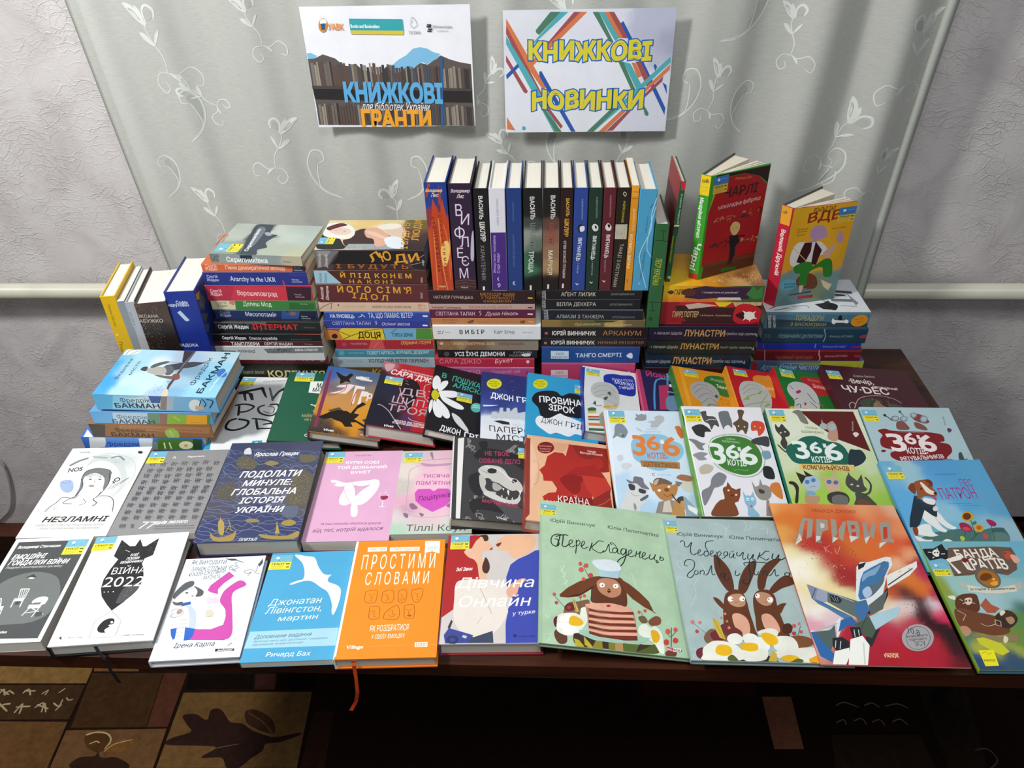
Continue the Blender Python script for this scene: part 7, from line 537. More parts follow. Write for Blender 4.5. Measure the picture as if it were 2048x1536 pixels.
('orange book with a green spine and a grey feathered head','books lying in front of the stacks','h',[0.3035,1.0396,0.7688,0.97605,0.04851,-0.21205,-0.04753,0.99882,0.0097],(1104,2070,200),('d8901e','3c7a34','c8861c','d0ccc0'),'P e4a030 76 1028 33 2 -21 -662 -38 -8|S 2f7030 300 866 48 74 86 32 110 -25 0 -263 -110 -36 -54 96 -66 44|T b8d0b0 r 374 884 -7.4 163 41.5 ЙОАННА|T e8f0e0 j 408 780 -10.7 117 59 Тимьян|S a8a8a6 134 724 42 70 86 42 76 -2 61 -66 11 -116 -56 -128 -28 -120 -128 -28 0 111 -56 82 -16 73|C 6e6e70 5 142 686 96 103 85 -19|C 6e6e70 5 155 630 110 106 87 -58|C 6e6e70 5 176 558 110 104 87 -58|C 6e6e70 5 198 487 96 99 60 -62|C 4a5a3c 8 211 378 61 108 72 -2|S 4a5a3c 352 619 29 46 5 -57|D b8701c 30 7.5 98 714 452 -82 -24 -162 -426 -98|D 8a4a20 20 6.5 404 632 146 -59 -24 -103 -144 -34','',(229,1782,279,229,0),0,{},0),
('red book with an orange spine and a leafy grey head','books lying in front of the stacks','h',[0.3983,1.039,0.7672,0.98165,0.00594,-0.19062,-0.00317,0.99989,0.0148],(1060,2085,200),('b8202a','d8922a','d8922a','d0ccc0'),'S d88a2a 248 908 50 54 79 10 63 -4 -28 -316 -47 8 -49 104 -66 43|S b8bab4 59 640 35 126 62 66 90 14 80 -40 44 -126 -31 -179 -63 -107 -180 -62 -38 100|C 8a8c88 5 83 666 114 128 92 -36|C 8a8c88 5 83 608 127 129 112 -49|C 7a9450 6.5 62 508 94 99 114 67|C 7a9450 6.5 70 435 111 65 159 58|S 8ca85a 92 534 38 66 6 -55|S 8ca85a 244 668 48 51 -27 -65|S 8ca85a 257 462 53 70 18 -24|C 7a9450 5 176 369 92 189 76 116|T d8a070 r 350 914 1.9 89 39.5 ЙОАННА|T f0d8b0 j 323 746 3.5 101 54.5 Кава','',(131,1810,267,206,0),0,{},0),
('green book with a red spine and a white feathered head','books lying in front of the stacks','h',[0.4863,1.0386,0.7674,0.98084,-0.00743,-0.19468,0.00992,0.99988,0.01183],(1061,2077,200),('22702e','b8202c','b8202c','d0ccc0'),'S b82a2c 241 893 46 54 91 5 87 -6 23 -204 -103 -77 -53 34 -58 102|T d89090 r 321 885 0.8 114 40 ЙОАННА|T f0d8d0 j 346 791 -2.6 124 62.5 Шоколад|S c4c6c4 59 692 47 93 76 51 97 -13 59 -103 0 -154 -58 -146 -222 -67 30 165 -26 88|S b82850 138 666 48 42 6 -28 -42 -40|S b82850 178 514 24 -3 -24 -44|C 2a3430 7 94 538 44 32|C 2a3430 7 81 442 47 40 -6 -66|C 2a3430 7 252 678 26 -90 22 -51|C 2a3430 7 240 540 36 -47 14 -33|C 2a3430 7 98 752 24 -52|C b85a3c 10.5 313 540 34 -9 8 -35|S c8c030 12 404 40 21 2 -64 -44 -11|S d8a028 120 406 66 26 28 -29 -105 -37|T e0e0d8 r 478 939 -89.2 199 18.5 ЙОАННА ЯҐЕЛЛО|T e0e0d8 r 488 616 -89.8 140 18 ШОКОЛАД','',(111,1777,267,255,0),0,{},0),
('large maroon book with white fairytale title, nearest the bare table wood','books lying in front of the stacks','h',[0.6198,1.0242,0.767,0.99322,0.03629,-0.11044,-0.03304,0.99897,0.03112],(1702,2266,200),('431a24','4a1c26','431a24','c8c2b6'),'T c8b8b4 i 276 973 1.6 208 32 Елаїни Вейллі|T e4d8d0 b 203 869 0.8 235 67.5 ·Вечір,|T d8c8c4 bi 402 823 -3.7 237 36.5 сповнений|T e8dcd4 b 100 726 0.2 437 97 ЧУ·DЕС|C c0a8a8 8 74 482 6 53 44 40 17 -33 -31 -56|C c0a8a8 6.5 141 542 69 96 112 50 123 14 105 -34 47 -57|S 3a4434 209 602 99 48 108 -24 -67 -114 -144 -16|S 8a6c54 316 562 54 68 24 -60 40 -48 -121 -14|S 4a4a40 462 596 108 -24 18 -42 -122 -14|C 20201e 8 230 534 11 -34 45 14 15 54 66 52|D d8ccc8 40 3 200 674 416 11 0 -143 -549 -78','',(44,1829,263,263,0),0,{},0),
('orange paperback second from the top in the tall left stack','books in the tall left stack','p',[-0.4402,1.324,0.9964,0.0,1.0,0.0,-1.0,-0.0,-0.0],(1280,1955,169),('c8643c','c8643c','c8643c','e4dcc8'),'P 2c54a8 638 976 0 0 -23 0 1 0|C 2c2c34 11.5 394 976 103 0','T f4d8c8 r 38 51 -1.4 103 31.5 Сергій|T f4d8c8 r 27 22 -1.3 115 31.5 Жадан|T f6e0d0 r 223 32 -1.1 553 41 Гімни демократичної молоді|P 2c3450 861 62 113 -4 -10 -56 -126 0|T d0d0d8 r 868 41 -2.4 59 14.5 Meridian|T d0d0d8 r 863 16 -1.9 76 14.5 Czernowitz',None,0,{},0),
('royal blue paperback with an English title in the tall left stack','books in the tall left stack','p',[-0.4417,1.324,0.9686,0.0,1.0,0.0,-1.0,-0.0,-0.0],(1280,1962,278),('24307c','24307c','24307c','e4dcc8'),'','T d8dcee r 35 83 -1.4 99 29.5 Сергій|T d8dcee r 26 48 -1.3 111 30 Жадан|T e4e8f4 r 249 49 -1.5 429 52 Anarchy in the UKR|P c03c34 740 56 15 -6 3 -48 -14 0|P 30388c 978 123 -158 6 -4 -25 158 -6|T d0d4e8 r 833 55 -2.2 66 17.5 Meridian|T d0d4e8 r 829 33 -1.5 96 17.5 Czernowitz',None,0,{},0),
('crimson paperback with a black spine end in the tall left stack','books in the tall left stack','p',[-0.4378,1.324,0.9358,0.0,1.0,0.0,-1.0,-0.0,-0.0],(1280,2029,328),('b02c44','b02c44','b02c44','e4dcc8'),'','P c43444 284 160 490 -8 -8 -150 -552 4|P 3a1c28 774 152 237 -6 -22 -144 -223 0|T f0dce0 r 43 92 -1.3 106 33 Сергій|T f0dce0 r 34 57 -1.3 112 33 Жадан|T f4e4e4 r 297 62 -2.3 377 51 Ворошиловград|T c8b8c0 r 843 62 -2.2 64 15 Meridian|T c8b8c0 r 846 37 -1.6 86 15.5 Czernowitz',None,0,{},0),
('green and cream paperback in the middle of the tall left stack','books in the tall left stack','p',[-0.4357,1.324,0.9144,0.0,1.0,0.0,-1.0,-0.0,-0.0],(1280,2022,214),('3a7c3c','3a7c3c','3a7c3c','e4dcc8'),'','P d0c8a4 2 106 237 0 -12 -96 -225 6|P c08070 183 106 59 0 -22 -51 -40 19|T 54604c r 48 74 -1.4 102 31 Сергій|T 54604c r 51 41 -1.4 102 31 Жадан|T eef0e0 r 310 51 -1.5 273 49 Депеш Мод|P 2c6430 760 88 240 -12 -12 -65 -242 3|T a8c0a0 r 859 67 -1.9 76 13 Meridian',None,0,{},0),
('navy paperback with a small blue picture, under the green one, tall left stack','books in the tall left stack','p',[-0.436,1.324,0.8951,0.0,1.0,0.0,-1.0,-0.0,-0.0],(1280,1993,193),('24305c','24305c','24305c','e4dcc8'),'','P 30508c 718 92 112 -4 -26 -86 -130 0|P 1c2034 830 88 164 -4 -25 -82 -165 0|S 8a5a54 724 68 48 14 18 -26 -48 -14|S 30508c 662 94 51 -26 1 -52 -71 -14|T 98a4c8 r 51 62 -1.5 94 29 Сергій|T d0d8ec r 43 30 -1.3 106 31.5 Жадан|T e4e8f0 r 295 35 -1.6 298 47.5 Месопотамія|T b0bcd0 r 836 26 -2.3 62 16 Meridian|T b0bcd0 r 832 5 -1.5 91 16 Czernowitz',None,0,{},0),
('black paperback with a red graffiti title in the tall left stack','books in the tall left stack','p',[-0.4315,1.314,0.8727,0.0,1.0,0.0,-1.0,-0.0,-0.0],(1280,2075,223),('222426','222426','222426','e4dcc8'),'','P 5c6060 8 110 508 0 -6 -25 -502 12|D 7a7e7e 90 4 8 97 526 -5 -16 -80 -516 -2|D 101214 60 5 8 97 526 -5 -16 -80 -516 -2|T e0e4e4 b 37 37 -0.3 295 42.5 Сергій Жадан|T d03030 b 371 27 -0.5 444 58.5 ІНТЕРНАТ|T 6a6e6e r 876 42 -1.2 110 13.5 MERIDIAN',None,0,{},0),
('black paperback with small white title under the red-lettered one','books in the tall left stack','p',[-0.4315,1.306,0.8555,0.0,1.0,0.0,-1.0,-0.0,-0.0],(1280,2150,172),('17181a','17181a','17181a','e4dcc8'),'','P c8c8c4 4 84 196 0 7 -2 -205 0|P 5c6060 198 84 574 0 -3 -2 -563 -2|P c04838 818 84 256 0 0 -6 -259 4|T dcdcdc b 103 25 -0.5 234 32.5 Сергій Жадан|T c8c8c8 b 368 21 -0.4 274 32.5 Список кораблів|T 6a6a6a r 774 20 -0.6 200 11 MERIDIAN CZERNOWITZ',None,0,{},0),
('thin dark maroon paperback with white capitals in the tall left stack','books in the tall left stack','p',[-0.4315,1.306,0.8448,0.0,1.0,0.0,-1.0,-0.0,-0.0],(1280,2159,107),('4a1c24','4a1c24','4a1c24','e4dcc8'),'','T e8dcdc b 180 5 -0.3 276 38.5 ТАМПЛІЄРИ|T d8c8c8 b 507 12 -0.3 277 30 СЕРГІЙ ЖАДАН|T a08888 r 903 19 -1.8 78 13.5 Meridian',None,0,{},0),
('light grey paperback with a black-and-white crowd strip on its spine','books in the tall left stack','p',[-0.4315,1.304,0.8132,0.0,1.0,0.0,-1.0,-0.0,-0.0],(1280,2144,316),('bfc3c4','bfc3c4','bfc3c4','e4dcc8'),'','P 6a6e70 483 132 587 23 0 -66 -552 -8|D 3a3e40 90 5 484 138 328 16 -14 -72 -280 -5|D 9a9e9e 60 4 484 138 328 16 -14 -72 -280 -5|T 4a4e50 b 56 93 -0.8 143 25 Сергій Жадан|T 4a4e50 b 223 91 -0.7 171 27.5 ПСАЛОМ АВІАЦІЇ|T 44484a b 618 101 0.3 90 30 ХТЛ|T e4e4e4 b 793 107 1 224 24.5 ВІЙНА І РЕБЕЛІЯ',None,0,{},0),
('dark pink paperback with bold white capitals, second from the bottom of the left stack','books in the tall left stack','p',[-0.4315,1.324,0.7905,0.0,1.0,0.0,-1.0,-0.0,-0.0],(1280,1983,227),('a02c40','a02c40','a02c40','e4dcc8'),'','T e8d0d4 r 111 80 -1.9 38 17 ЮРІЙ|T e8d0d4 r 105 55 -1 62 20 МАРЧУК|T f0e4e4 b 212 44 -0.5 627 54 ТЕОРІЯ НЕЙМОВІРНОСТІ|S e8d8dc 953 51 -6 -13 -11 -10 -14 -3 -12 3 -8 10 -2 12 6 14 12 8 13 4 13 -3 8 -9|S a02c40 947 51 -5 -9 -8 -4 -7 4 -1 8 4 10 8 4 7 -4',None,0,{},0),
('thick blackish-green book with large cream letters, bottom of the left stack','books in the tall left stack','h',[-0.4315,1.324,0.75,0.0,1.0,0.0,-1.0,-0.0,-0.0],(1280,2063,405),('2a2c22','2a2c22','2a2c22','e4dcc8'),'','P c8b898 138 201 844 0 0 0 -847 0|T a8a890 r 103 76 -0.4 239 38 ТЕМНІ ВІКИ|T d8d098 b 384 42 -0.1 581 76 КОЛЕКЦІЯ',None,0,{},0),
('thick book with a sleeping woman in a white kerchief, topmost of the second stack','books in the second stack','h',[-0.2185,1.324,1.0001,0.0,1.0,0.0,-1.0,-0.0,-0.0],(1280,2010,417),('4a3a38','4a3a38','4a3a38','e4dcc8'),'F 553 1008 91 d8cca8 606 848 69 dcc890 550 608 91 dcc080 575 386 68 d8c898 470 481 67 e0d4b0 547 155 68 6c5c2c 340 181 66 5a3a30 214 54 65 3a2424 45 85 64 2c1c1c|S 3a2024 394 702 52 -90 -104 -110 -247 -22 -47 216 146 86 49 -66|S 1e1c20 270 1004 126 -32 -128 -130 -148 -76 -96 -42 2 258|P 9ca4a4 24 734 96 -22 -2 -336 -72 -184 -36 -6|D 4a5054 60 4 96 739 10 -365 -84 -164 2 514|S e8e4dc 396 1004 158 0 26 -139 -108 -125 -154 -42 -88 48 14 135 50 100|S 5c2028 474 995 100 -108 -48 -79 -40 60 -77 84|S e0c8b8 396 949 78 -73 -28 -96 -77 -38 -63 42 13 92|C 6a4a44 5.5 408 907 -8 -35|L 8a3a3a 9.5 395 820 -5 -24|C 6a5450 5.5 422 864 12 -19|S d8a890 420 618 51 -92 -104 -108 -126 -65 -147 19 -23 82 146 48 50 75|S e0c0a8 394 602 -26 -94 -102 -107 -50 -31 25 70 89 127|S d8c0a8 496 440 26 -131 -131 -87 -151 0 26 113 126 87|S dce4ea 241 396 37 -81 -62 -87 -182 -27 12 119 97 60|S e8e0d0 510 510 52 -126 -40 -98 -78 34 -12 132|T c8942c b 22 156 5.5 554 60 І БУДУТЬ|T c8942c b 190 78 3.4 451 66 ЛЮДИ|L a87c2c 11.5 548 246 78 -194','P 6c6c70 2 204 230 -4 -64 -62 -56 -82 -110 -36 0 0|P 8a8a8c 6 198 150 0 -52 -59 -50 23|P 181818 231 198 587 -2 -13 -130 -671 -4 66 76|P 3a2420 155 56 671 8 60 -60 -739 1|P 241c1c 818 196 186 0 0 -189 -118 12|L b0a8a0 4.5 868 55 136 35|L b0a8a0 4.5 916 102 88 58|T c8b8a8 b 37 34 81.8 135 28 Анатолій|T c8b8a8 b 97 31 81.6 134 26 Дімаров|T d8982c b 516 85 31.3 102 67.5 Л|T d8982c b 614 90 14.9 92 88.5 Ю|T d8982c b 726 78 5.9 114 79 Д|T d8982c b 869 84 11.8 86 78 И|T a8642c b 183 25 -0.8 660 41 І  Б У Д У Т Ь|T d0c8c0 b 992 52 92.7 56 15 FOLIO',(232,1715,282,292,0),0,{},0),
('brown hardcover with yellow letters and a pale blue spine corner','books in the second stack','h',[-0.2185,1.324,0.9711,0.0,1.0,0.0,-1.0,-0.0,-0.0],(1280,2100,290),('4a261e','4a261e','4a261e','e4dcc8'),'','P 98bccc 5 144 121 0 120 -136 -244 0|T 60808c b 60 18 81.7 99 22 Анатолій|T 60808c b 107 18 82 99 19.5 Дімаров|T d8a030 b 248 73 -0.8 658 46.5 Й  П І Д  К О Н Е М|T c8902c b 324 13 -1 408 37 Н А  К О Н І|T c8b8b0 b 1007 18 87.2 55 17.5 FOLIO',None,0,{},0),
('reddish-brown thick hardcover with yellow staggered letters, third in the second stack','books in the second stack','h',[-0.2185,1.324,0.9317,0.0,1.0,0.0,-1.0,-0.0,-0.0],(1280,2095,394),('5a2a2c','5a2a2c','5a2a2c','e4dcc8'),'',"T d8c8c0 b 48 34 83.4 133 27 Анатолій|T d8c8c0 b 94 30 82.9 149 24.5 Дімаров|T d8a030 b 195 116 -1.2 689 65 Й О Г О  С І М 'Я|T d0982c b 327 53 -5.4 331 58.5 І Д О Л|T c8b8b0 b 989 47 88.9 63 18 FOLIO",None,0,{},0),
('cream paperback with branch lines on the spine in the second stack','books in the second stack','p',[-0.2202,1.324,0.9122,0.0,1.0,0.0,-1.0,-0.0,-0.0],(1280,2101,195),('d0b49c','d0b49c','d0b49c','e4dcc8'),'','C 6a4a3c 6 2 22 48 39 60 26 26 9|C 6a4a3c 5 128 87 -18 -65|T b89c84 r 227 43 -0.6 224 25.5 ОЛЕКСА НОВИК|T 8a7864 b 508 41 -0.3 369 25.5 АБРИКОСОВА КНИГАРНЯ|D a85a48 30 4.5 950 88 94 -2 -6 -72 -96 2|S 6a4a3c 197 72 -3 -7 -6 -3 -6 3 0 7 2 6 6 2 6 -2',None,0,{},0),
('blue paperback with a narrow tall white title in the second stack','books in the second stack','p',[-0.2196,1.324,0.8928,0.0,1.0,0.0,-1.0,-0.0,-0.0],(1280,2038,193),('28489c','28489c','28489c','e4dcc8'),'','P 4a6cb8 4 95 1014 -3 0 -10 -1016 0|T d0d8ec b 57 30 -1.2 232 39.5 НА ЯНОВЕЦЬ|C d8e0f0 6 325 35 36 13 3 20 29 -33|T e0e8f4 n 426 26 0.5 430 57.5 ТА, ЩО ЛАМАЄ ВІТЕР|P e8ecf4 950 58 46 -2 -1 -16 -46 3',None,0,{},0),
('indigo paperback with a script title, directly under the other blue one','books in the second stack','p',[-0.2213,1.324,0.8748,0.0,1.0,0.0,-1.0,-0.0,-0.0],(1280,2043,180),('2c3c94','2c3c94','2c3c94','e4dcc8'),'','T b8c4e4 r 77 38 0.2 371 37 СВІТЛАНА ТАЛАН|C c8d0ec 5 494 40 16 20 -16 9 17 13|T c8d0ec i 553 33 0.2 270 37 Осіння весна|P e8ecf4 952 44 46 -3 -2 -15 -46 2',None,0,{},0),
('patchwork yellow, violet, orange and green book in the second stack','books in the second stack','p',[-0.2185,1.324,0.8479,0.0,1.0,0.0,-1.0,-0.0,-0.0],(1280,2100,269),('d0a828','d0a828','d0a828','e4dcc8'),'','P 6a4a94 3 133 172 0 -41 -27 -125 11|P c87834 2 112 126 -8 40 -78 -15 -21 -151 -1|P d8c030 174 133 400 0 7 -126 -405 -1 -44 94|P 6aa8cc 574 133 324 0 -12 -125 -300 -1|P 4a8a3c 898 133 150 0 -2 -125 -160 0|L 241c18 6.5 128 106 118 -60 164 62 163 25|L 241c18 6.5 246 46 -82 -41|L 241c18 6 573 133 13 -126|L 241c18 5 647 82 63 51|S 241c18 62 52 38 21 18 -27 -15 -28 -35 4|T 2a2018 b 323 26 -0.5 219 70.5 ДОЦЯ|T 2c4c60 b 659 41 -0.6 195 40.5 ГОРІХА ЗЕРНЯ',None,0,{},0),
('dark red paperback with a golden script title in the second stack','books in the second stack','p',[-0.2185,1.324,0.8265,0.0,1.0,0.0,-1.0,-0.0,-0.0],(1280,1924,214),('9c2430','9c2430','9c2430','e4dcc8'),'','P c04a4c 354 106 115 0 11 -104 -164 0|T d0a0a0 r 149 54 -0.7 162 22 Ніка ФІЛАТОВА|T d8c070 i 642 55 2.9 296 41 Обірвана струна|L d09080 4 420 80 -56 -70|S a84048 107 54 -5 -13 -11 -9 -13 -4 -12 4 -8 9 -2 13 5 12 11 9 13 3 13 -3 8 -9',None,0,{},0),
('teal paperback with a pale title in the second stack','books in the second stack','p',[-0.2185,1.324,0.8069,0.0,1.0,0.0,-1.0,-0.0,-0.0],(1280,1958,196),('3f8090','3f8090','3f8090','e4dcc8'),'','P 5a9cac 2 93 976 3 0 -12 -976 -2|T 90bcc4 r 121 43 -0.7 158 19.5 Ніка ФІЛАТОВА|T a8d0d4 b 315 35 1.3 617 36 ПОВЕРТАЙТЕСЬ, ЖУРАВЛІ, ДОДОМУ|S 58a0b0 86 48 -6 -14 -12 -10 -15 -4 -13 4 -10 10 -1 14 6 14 12 10 15 4 13 -3 9 -11',None,0,{},0),
('silvery grey-blue paperback with a dark title in the second stack','books in the second stack','p',[-0.2191,1.324,0.7831,0.0,1.0,0.0,-1.0,-0.0,-0.0],(1280,2042,238),('9cacb4','9cacb4','9cacb4','e4dcc8'),'','P b8c4c8 6 116 1014 2 0 -10 -1016 -6|T 7c8c94 r 145 61 -0.8 153 20 Ніка ФІЛАТОВА|T 3c4c5c b 359 56 0.6 600 42.5 ХОЛОДНИЙ ВІТЕР ПЕРЕМІН|S 7c8c98 102 60 -6 -14 -10 -10 -14 -4 -12 4 -8 10 -2 14 6 14 11 11 13 4 13 -4 8 -11',None,0,{},0),
('olive brown book at the bottom of the second stack','books in the second stack','h',[-0.221,1.324,0.75,0.0,1.0,0.0,-1.0,-0.0,-0.0],(1280,2013,331),('5c4420','5c4420','5c4420','e4dcc8'),'','P a89870 2 164 1003 0 0 0 -1003 0|T b8a070 r 201 91 -1.1 116 35 МАЛКО|T c8a44c i 369 81 -0.6 440 66.5 Королева',None,0,{},0),
('dark brown hardcover topmost of the third stack, under the standing row','books in the third stack','h',[-0.0194,1.314,0.9349,0.0,1.0,0.0,-1.0,-0.0,-0.0],(1280,1973,291),('2c1818','2c1818','2c1818','e4dcc8'),'','T c8b0a4 r 46 59 -0.7 368 32.5 НАТАЛІЯ ГУРНИЦЬКА|T b87c38 r 482 92 -0.9 315 29.5 МЕЛОДІЯ КАВИ|T b87c38 r 488 55 -0.9 308 30 У ТОНАЛЬНОСТІ|T b87c38 r 511 20 -0.5 262 25 КАРДАМОНУ|P d8c860 922 73 45 -3 -1 -12 -45 2',None,0,{},0),
('thin dusty pink book with a long script title in the third stack','books in the third stack','p',[-0.0195,1.314,0.9232,0.0,1.0,0.0,-1.0,-0.0,-0.0],(1280,1985,116),('b89c94','b89c94','b89c94','e4dcc8'),'','T 5c4444 b 29 12 -0.4 270 23 Наталія Гурницька|T 8c6c68 r 377 15 -0.3 401 28 Багряний колір вічності|P 3c2c2c 926 28 46 0 0 -14 -46 2',None,0,{},0),
('plum paperback with white capitals and script in the third stack','books in the third stack','p',[-0.0184,1.314,0.9043,0.0,1.0,0.0,-1.0,-0.0,-0.0],(1280,1994,190),('5a1c3a','5a1c3a','5a1c3a','e4dcc8'),'','T dcc8d0 r 56 30 -0.3 370 41 СВІТЛАНА ТАЛАН|C dcc8d0 5 472 27 14 25 -16 14 14 16|T e0ccd4 i 527 31 0.6 307 38.5 Душа Ніколь|P e8d8dc 923 54 49 -3 0 -14 -49 3',None,0,{},0),
('tan orange paperback with faint ornaments in the third stack','books in the third stack','p',[-0.0184,1.314,0.8901,0.0,1.0,0.0,-1.0,-0.0,-0.0],(1280,1976,141),('b87c4c','b87c4c','b87c4c','e4dcc8'),'','T 7a4a28 i 104 45 -0.4 139 18 Весняна|T 7a4a28 i 102 15 -0.4 128 18.5 Сповідь|T 9a6c40 r 448 13 -0.2 378 23.5 Д А Р И Н А  Г Н А Т К О|S 7a4a28 338 26 34 20 34 6 -13 -32 -34 -6|S 7a4a28 844 40 44 7 -6 -33 -33 3|P d8b090 922 38 44 -2 0 -11 -44 3',None,0,{},0),
('white hardcover with black spaced capitals in the third stack','books in the third stack','h',[-0.0085,1.31,0.8585,0.0,1.0,0.0,-1.0,-0.0,-0.0],(1280,2060,316),('dde1e1','dde1e1','dde1e1','e4dcc8'),'','L 3a3e40 6 40 91 40 3|L 3a3e40 6 44 71 34 3|L 3a3e40 5 88 64 14 38|T 8a9092 r 112 78 -2.5 56 13.5 ПОВНИЙ|T 2e3234 b 257 65 0.8 236 45 В И Б І Р|T 3c4042 r 589 74 -0.6 193 34.5 Едіт Еґер|T 6c7072 r 857 77 -0.6 95 13 КНИГОЛАВ',None,0,{},0),
('mottled brown hardcover under the white one in the third stack','books in the third stack','h',[-0.013,1.314,0.8323,0.0,1.0,0.0,-1.0,-0.0,-0.0],(1280,1966,263),('8a7660','8a7660','8a7660','e4dcc8'),'','F 64 76 68 8c6440 237 103 45 a08060 405 63 68 7c5c44 632 78 113 8c7a68 915 79 67 8c8070|D 5c3c24 70 6 12 130 532 0 -27 -120 -515 -2|D b09878 50 6 12 130 283 0 -7 -122 -286 0|T c8ac8c b 160 60 -0.2 404 27 ЛОВЕЦЬ ПОВІТРЯНИХ ЗМІЇВ|T 5c4c40 b 600 61 -0.4 247 24.5 ХАЛЕД ГОССЕЙНІ|S c8b8a0 65 73 -6 -11 -13 -6 -13 6 -5 11 7 11 13 6 12 -6',None,0,{},0),
('black paperback with chunky white capitals in the third stack','books in the third stack','p',[-0.0152,1.314,0.8135,0.0,1.0,0.0,-1.0,-0.0,-0.0],(1280,1941,188),('1c1a1c','1c1a1c','1c1a1c','e4dcc8'),'','S 4c4c4c 114 44 -5 -14 -11 -10 -14 -4 -14 4 -9 10 -3 14 5 14 11 10 14 4 14 -4 9 -10|T e8e8e8 b 165 22 0.3 487 47 УСІ ЇХНІ ДЕМОНИ|T a8a8a8 r 742 52 0.3 180 24.5 КУЛАКОВА|T a8a8a8 r 701 19 0.3 120 22 ПОЛІНА|S d8d8d8 822 48 80 5 -6 -30 -62 -1',None,0,{},0),
('raspberry red paperback with thin outlined capitals in the third stack','books in the third stack','p',[-0.021,1.314,0.792,0.0,1.0,0.0,-1.0,-0.0,-0.0],(1280,1956,216),('b42c44','b42c44','b42c44','e4dcc8'),'','P c84c5c 2 106 974 0 0 -14 -974 -2|T d890a0 l 45 40 0.3 410 47.5 САРА ДЖІО|T f0d8dc i 592 43 5.8 176 47 Букет|S e8c8cc 931 64 -5 -14 -12 -6 -10 6 -6 14 6 14 11 6 11 -6',None,0,{},0),
('magenta pink paperback with thin outlined capitals in the third stack','books in the third stack','p',[-0.0211,1.314,0.7686,0.0,1.0,0.0,-1.0,-0.0,-0.0],(1280,1973,233),('b0508c','b0508c','b0508c','e4dcc8'),'','P c880a8 2 114 983 1 0 -15 -983 -3|D c8b8c4 30 5.5 762 115 223 0 0 -4 -224 -1|T d8a0c4 l 46 31 0.3 404 48.5 САРА ДЖІО|T d0a0c0 i 561 35 2.7 280 42.5 Солодкий чай|S 6a3c5c 938 44 -4 -14 -12 -6 -12 6 -4 14 5 14 11 6 12 -6',None,0,{},0),
('mauve paperback at the bottom of the third stack','books in the third stack','p',[-0.0211,1.314,0.75,0.0,1.0,0.0,-1.0,-0.0,-0.0],(1280,1955,186),('8c5064','8c5064','8c5064','e4dcc8'),'','T c898a4 i 702 42 5.8 153 49 Вечір',None,0,{},0),
('black hardcover topmost of the fourth stack, under the standing row','books in the fourth stack','h',[0.1775,1.314,0.9456,0.0,1.0,0.0,-1.0,-0.0,-0.0],(1280,1840,184),('141416','141416','141416','e4dcc8'),'','T d0ccc4 r 178 32 0 317 42 АҐЕНТ ЛИЛИК|T 8c8880 i 635 42 0 212 22 ЮРІЙ ВИННИЧУК|T a8a8a8 b 38 -1 93.4 99 37 ШШШ',None,0,{},0),
('black hardcover second from the top of the fourth stack','books in the fourth stack','h',[0.1759,1.314,0.9241,0.0,1.0,0.0,-1.0,-0.0,-0.0],(1280,1824,215),('15171b','15171b','15171b','e4dcc8'),'','T c8c4bc r 140 35 0.1 361 40 ВІЛЛА ДЕККЕРА|T 8c8880 i 628 40 0.1 209 22.5 ЮРІЙ ВИННИЧУК|T a8a8a8 b 35 12 91.7 85 37 ШШШ',None,0,{},0),
('bluish black hardcover with a grey upper edge, third in the fourth stack','books in the fourth stack','h',[0.1818,1.314,0.9006,0.0,1.0,0.0,-1.0,-0.0,-0.0],(1280,1883,235),('181c24','181c24','181c24','e4dcc8'),'','P 5c6470 2 116 934 0 2 -13 -936 3|T b0b0b0 r 138 21 -0.4 445 38.5 АЛМАЗИ З ТАНЖЕРА|T 7c7c80 i 657 21 -0.6 212 23 ЮРІЙ ВИННИЧУК|T a8a8a8 b 61 8 93.6 98 37.5 ШШШ',None,0,{},0),
('thin olive gold paperback in the fourth stack','books in the fourth stack','p',[0.1881,1.314,0.8851,0.0,1.0,0.0,-1.0,-0.0,-0.0],(1280,1946,155),('7c6844','7c6844','7c6844','e4dcc8'),'','F 67 40 55 8a7040 288 41 55 6c5c30 509 41 66 5c5834 673 55 55 b09458 893 42 55 6a5c40|P 2c3c34 486 74 241 0 -65 -19 -154 -3|T c8b888 i 311 17 0.2 243 26 Юрій ВИННИЧУК|T d0c090 i 587 18 -0.4 253 23.5 Місце для Дракона',None,0,{},0),
('black hardcover with white name and coppery title in the fourth stack','books in the fourth stack','h',[0.1955,1.314,0.8593,0.0,1.0,0.0,-1.0,-0.0,-0.0],(1280,2020,258),('1a1414','1a1414','1a1414','e4dcc8'),'','T e4dcd4 b 100 38 -0.2 413 45 ЮРІЙ ВИННИЧУК|T b8804c r 581 37 -0.2 361 52.5 АРКАНУМ|P b86068 29 72 28 0 1 -28 -28 1',None,0,{},0),
('brown-black paperback with a bronze title, just above the big blue spine','books in the fourth stack','p',[0.1955,1.314,0.841,0.0,1.0,0.0,-1.0,-0.0,-0.0],(1280,2020,183),('241a1a','241a1a','241a1a','e4dcc8'),'','T e0d8d0 b 92 25 -0.1 414 40.5 ЮРІЙ ВИННИЧУК|T a87848 r 541 30 -0.1 436 32 НІЧНИЙ РЕПОРТЕР|P b87078 24 52 25 -1 0 -25 -25 0',None,0,{},0),
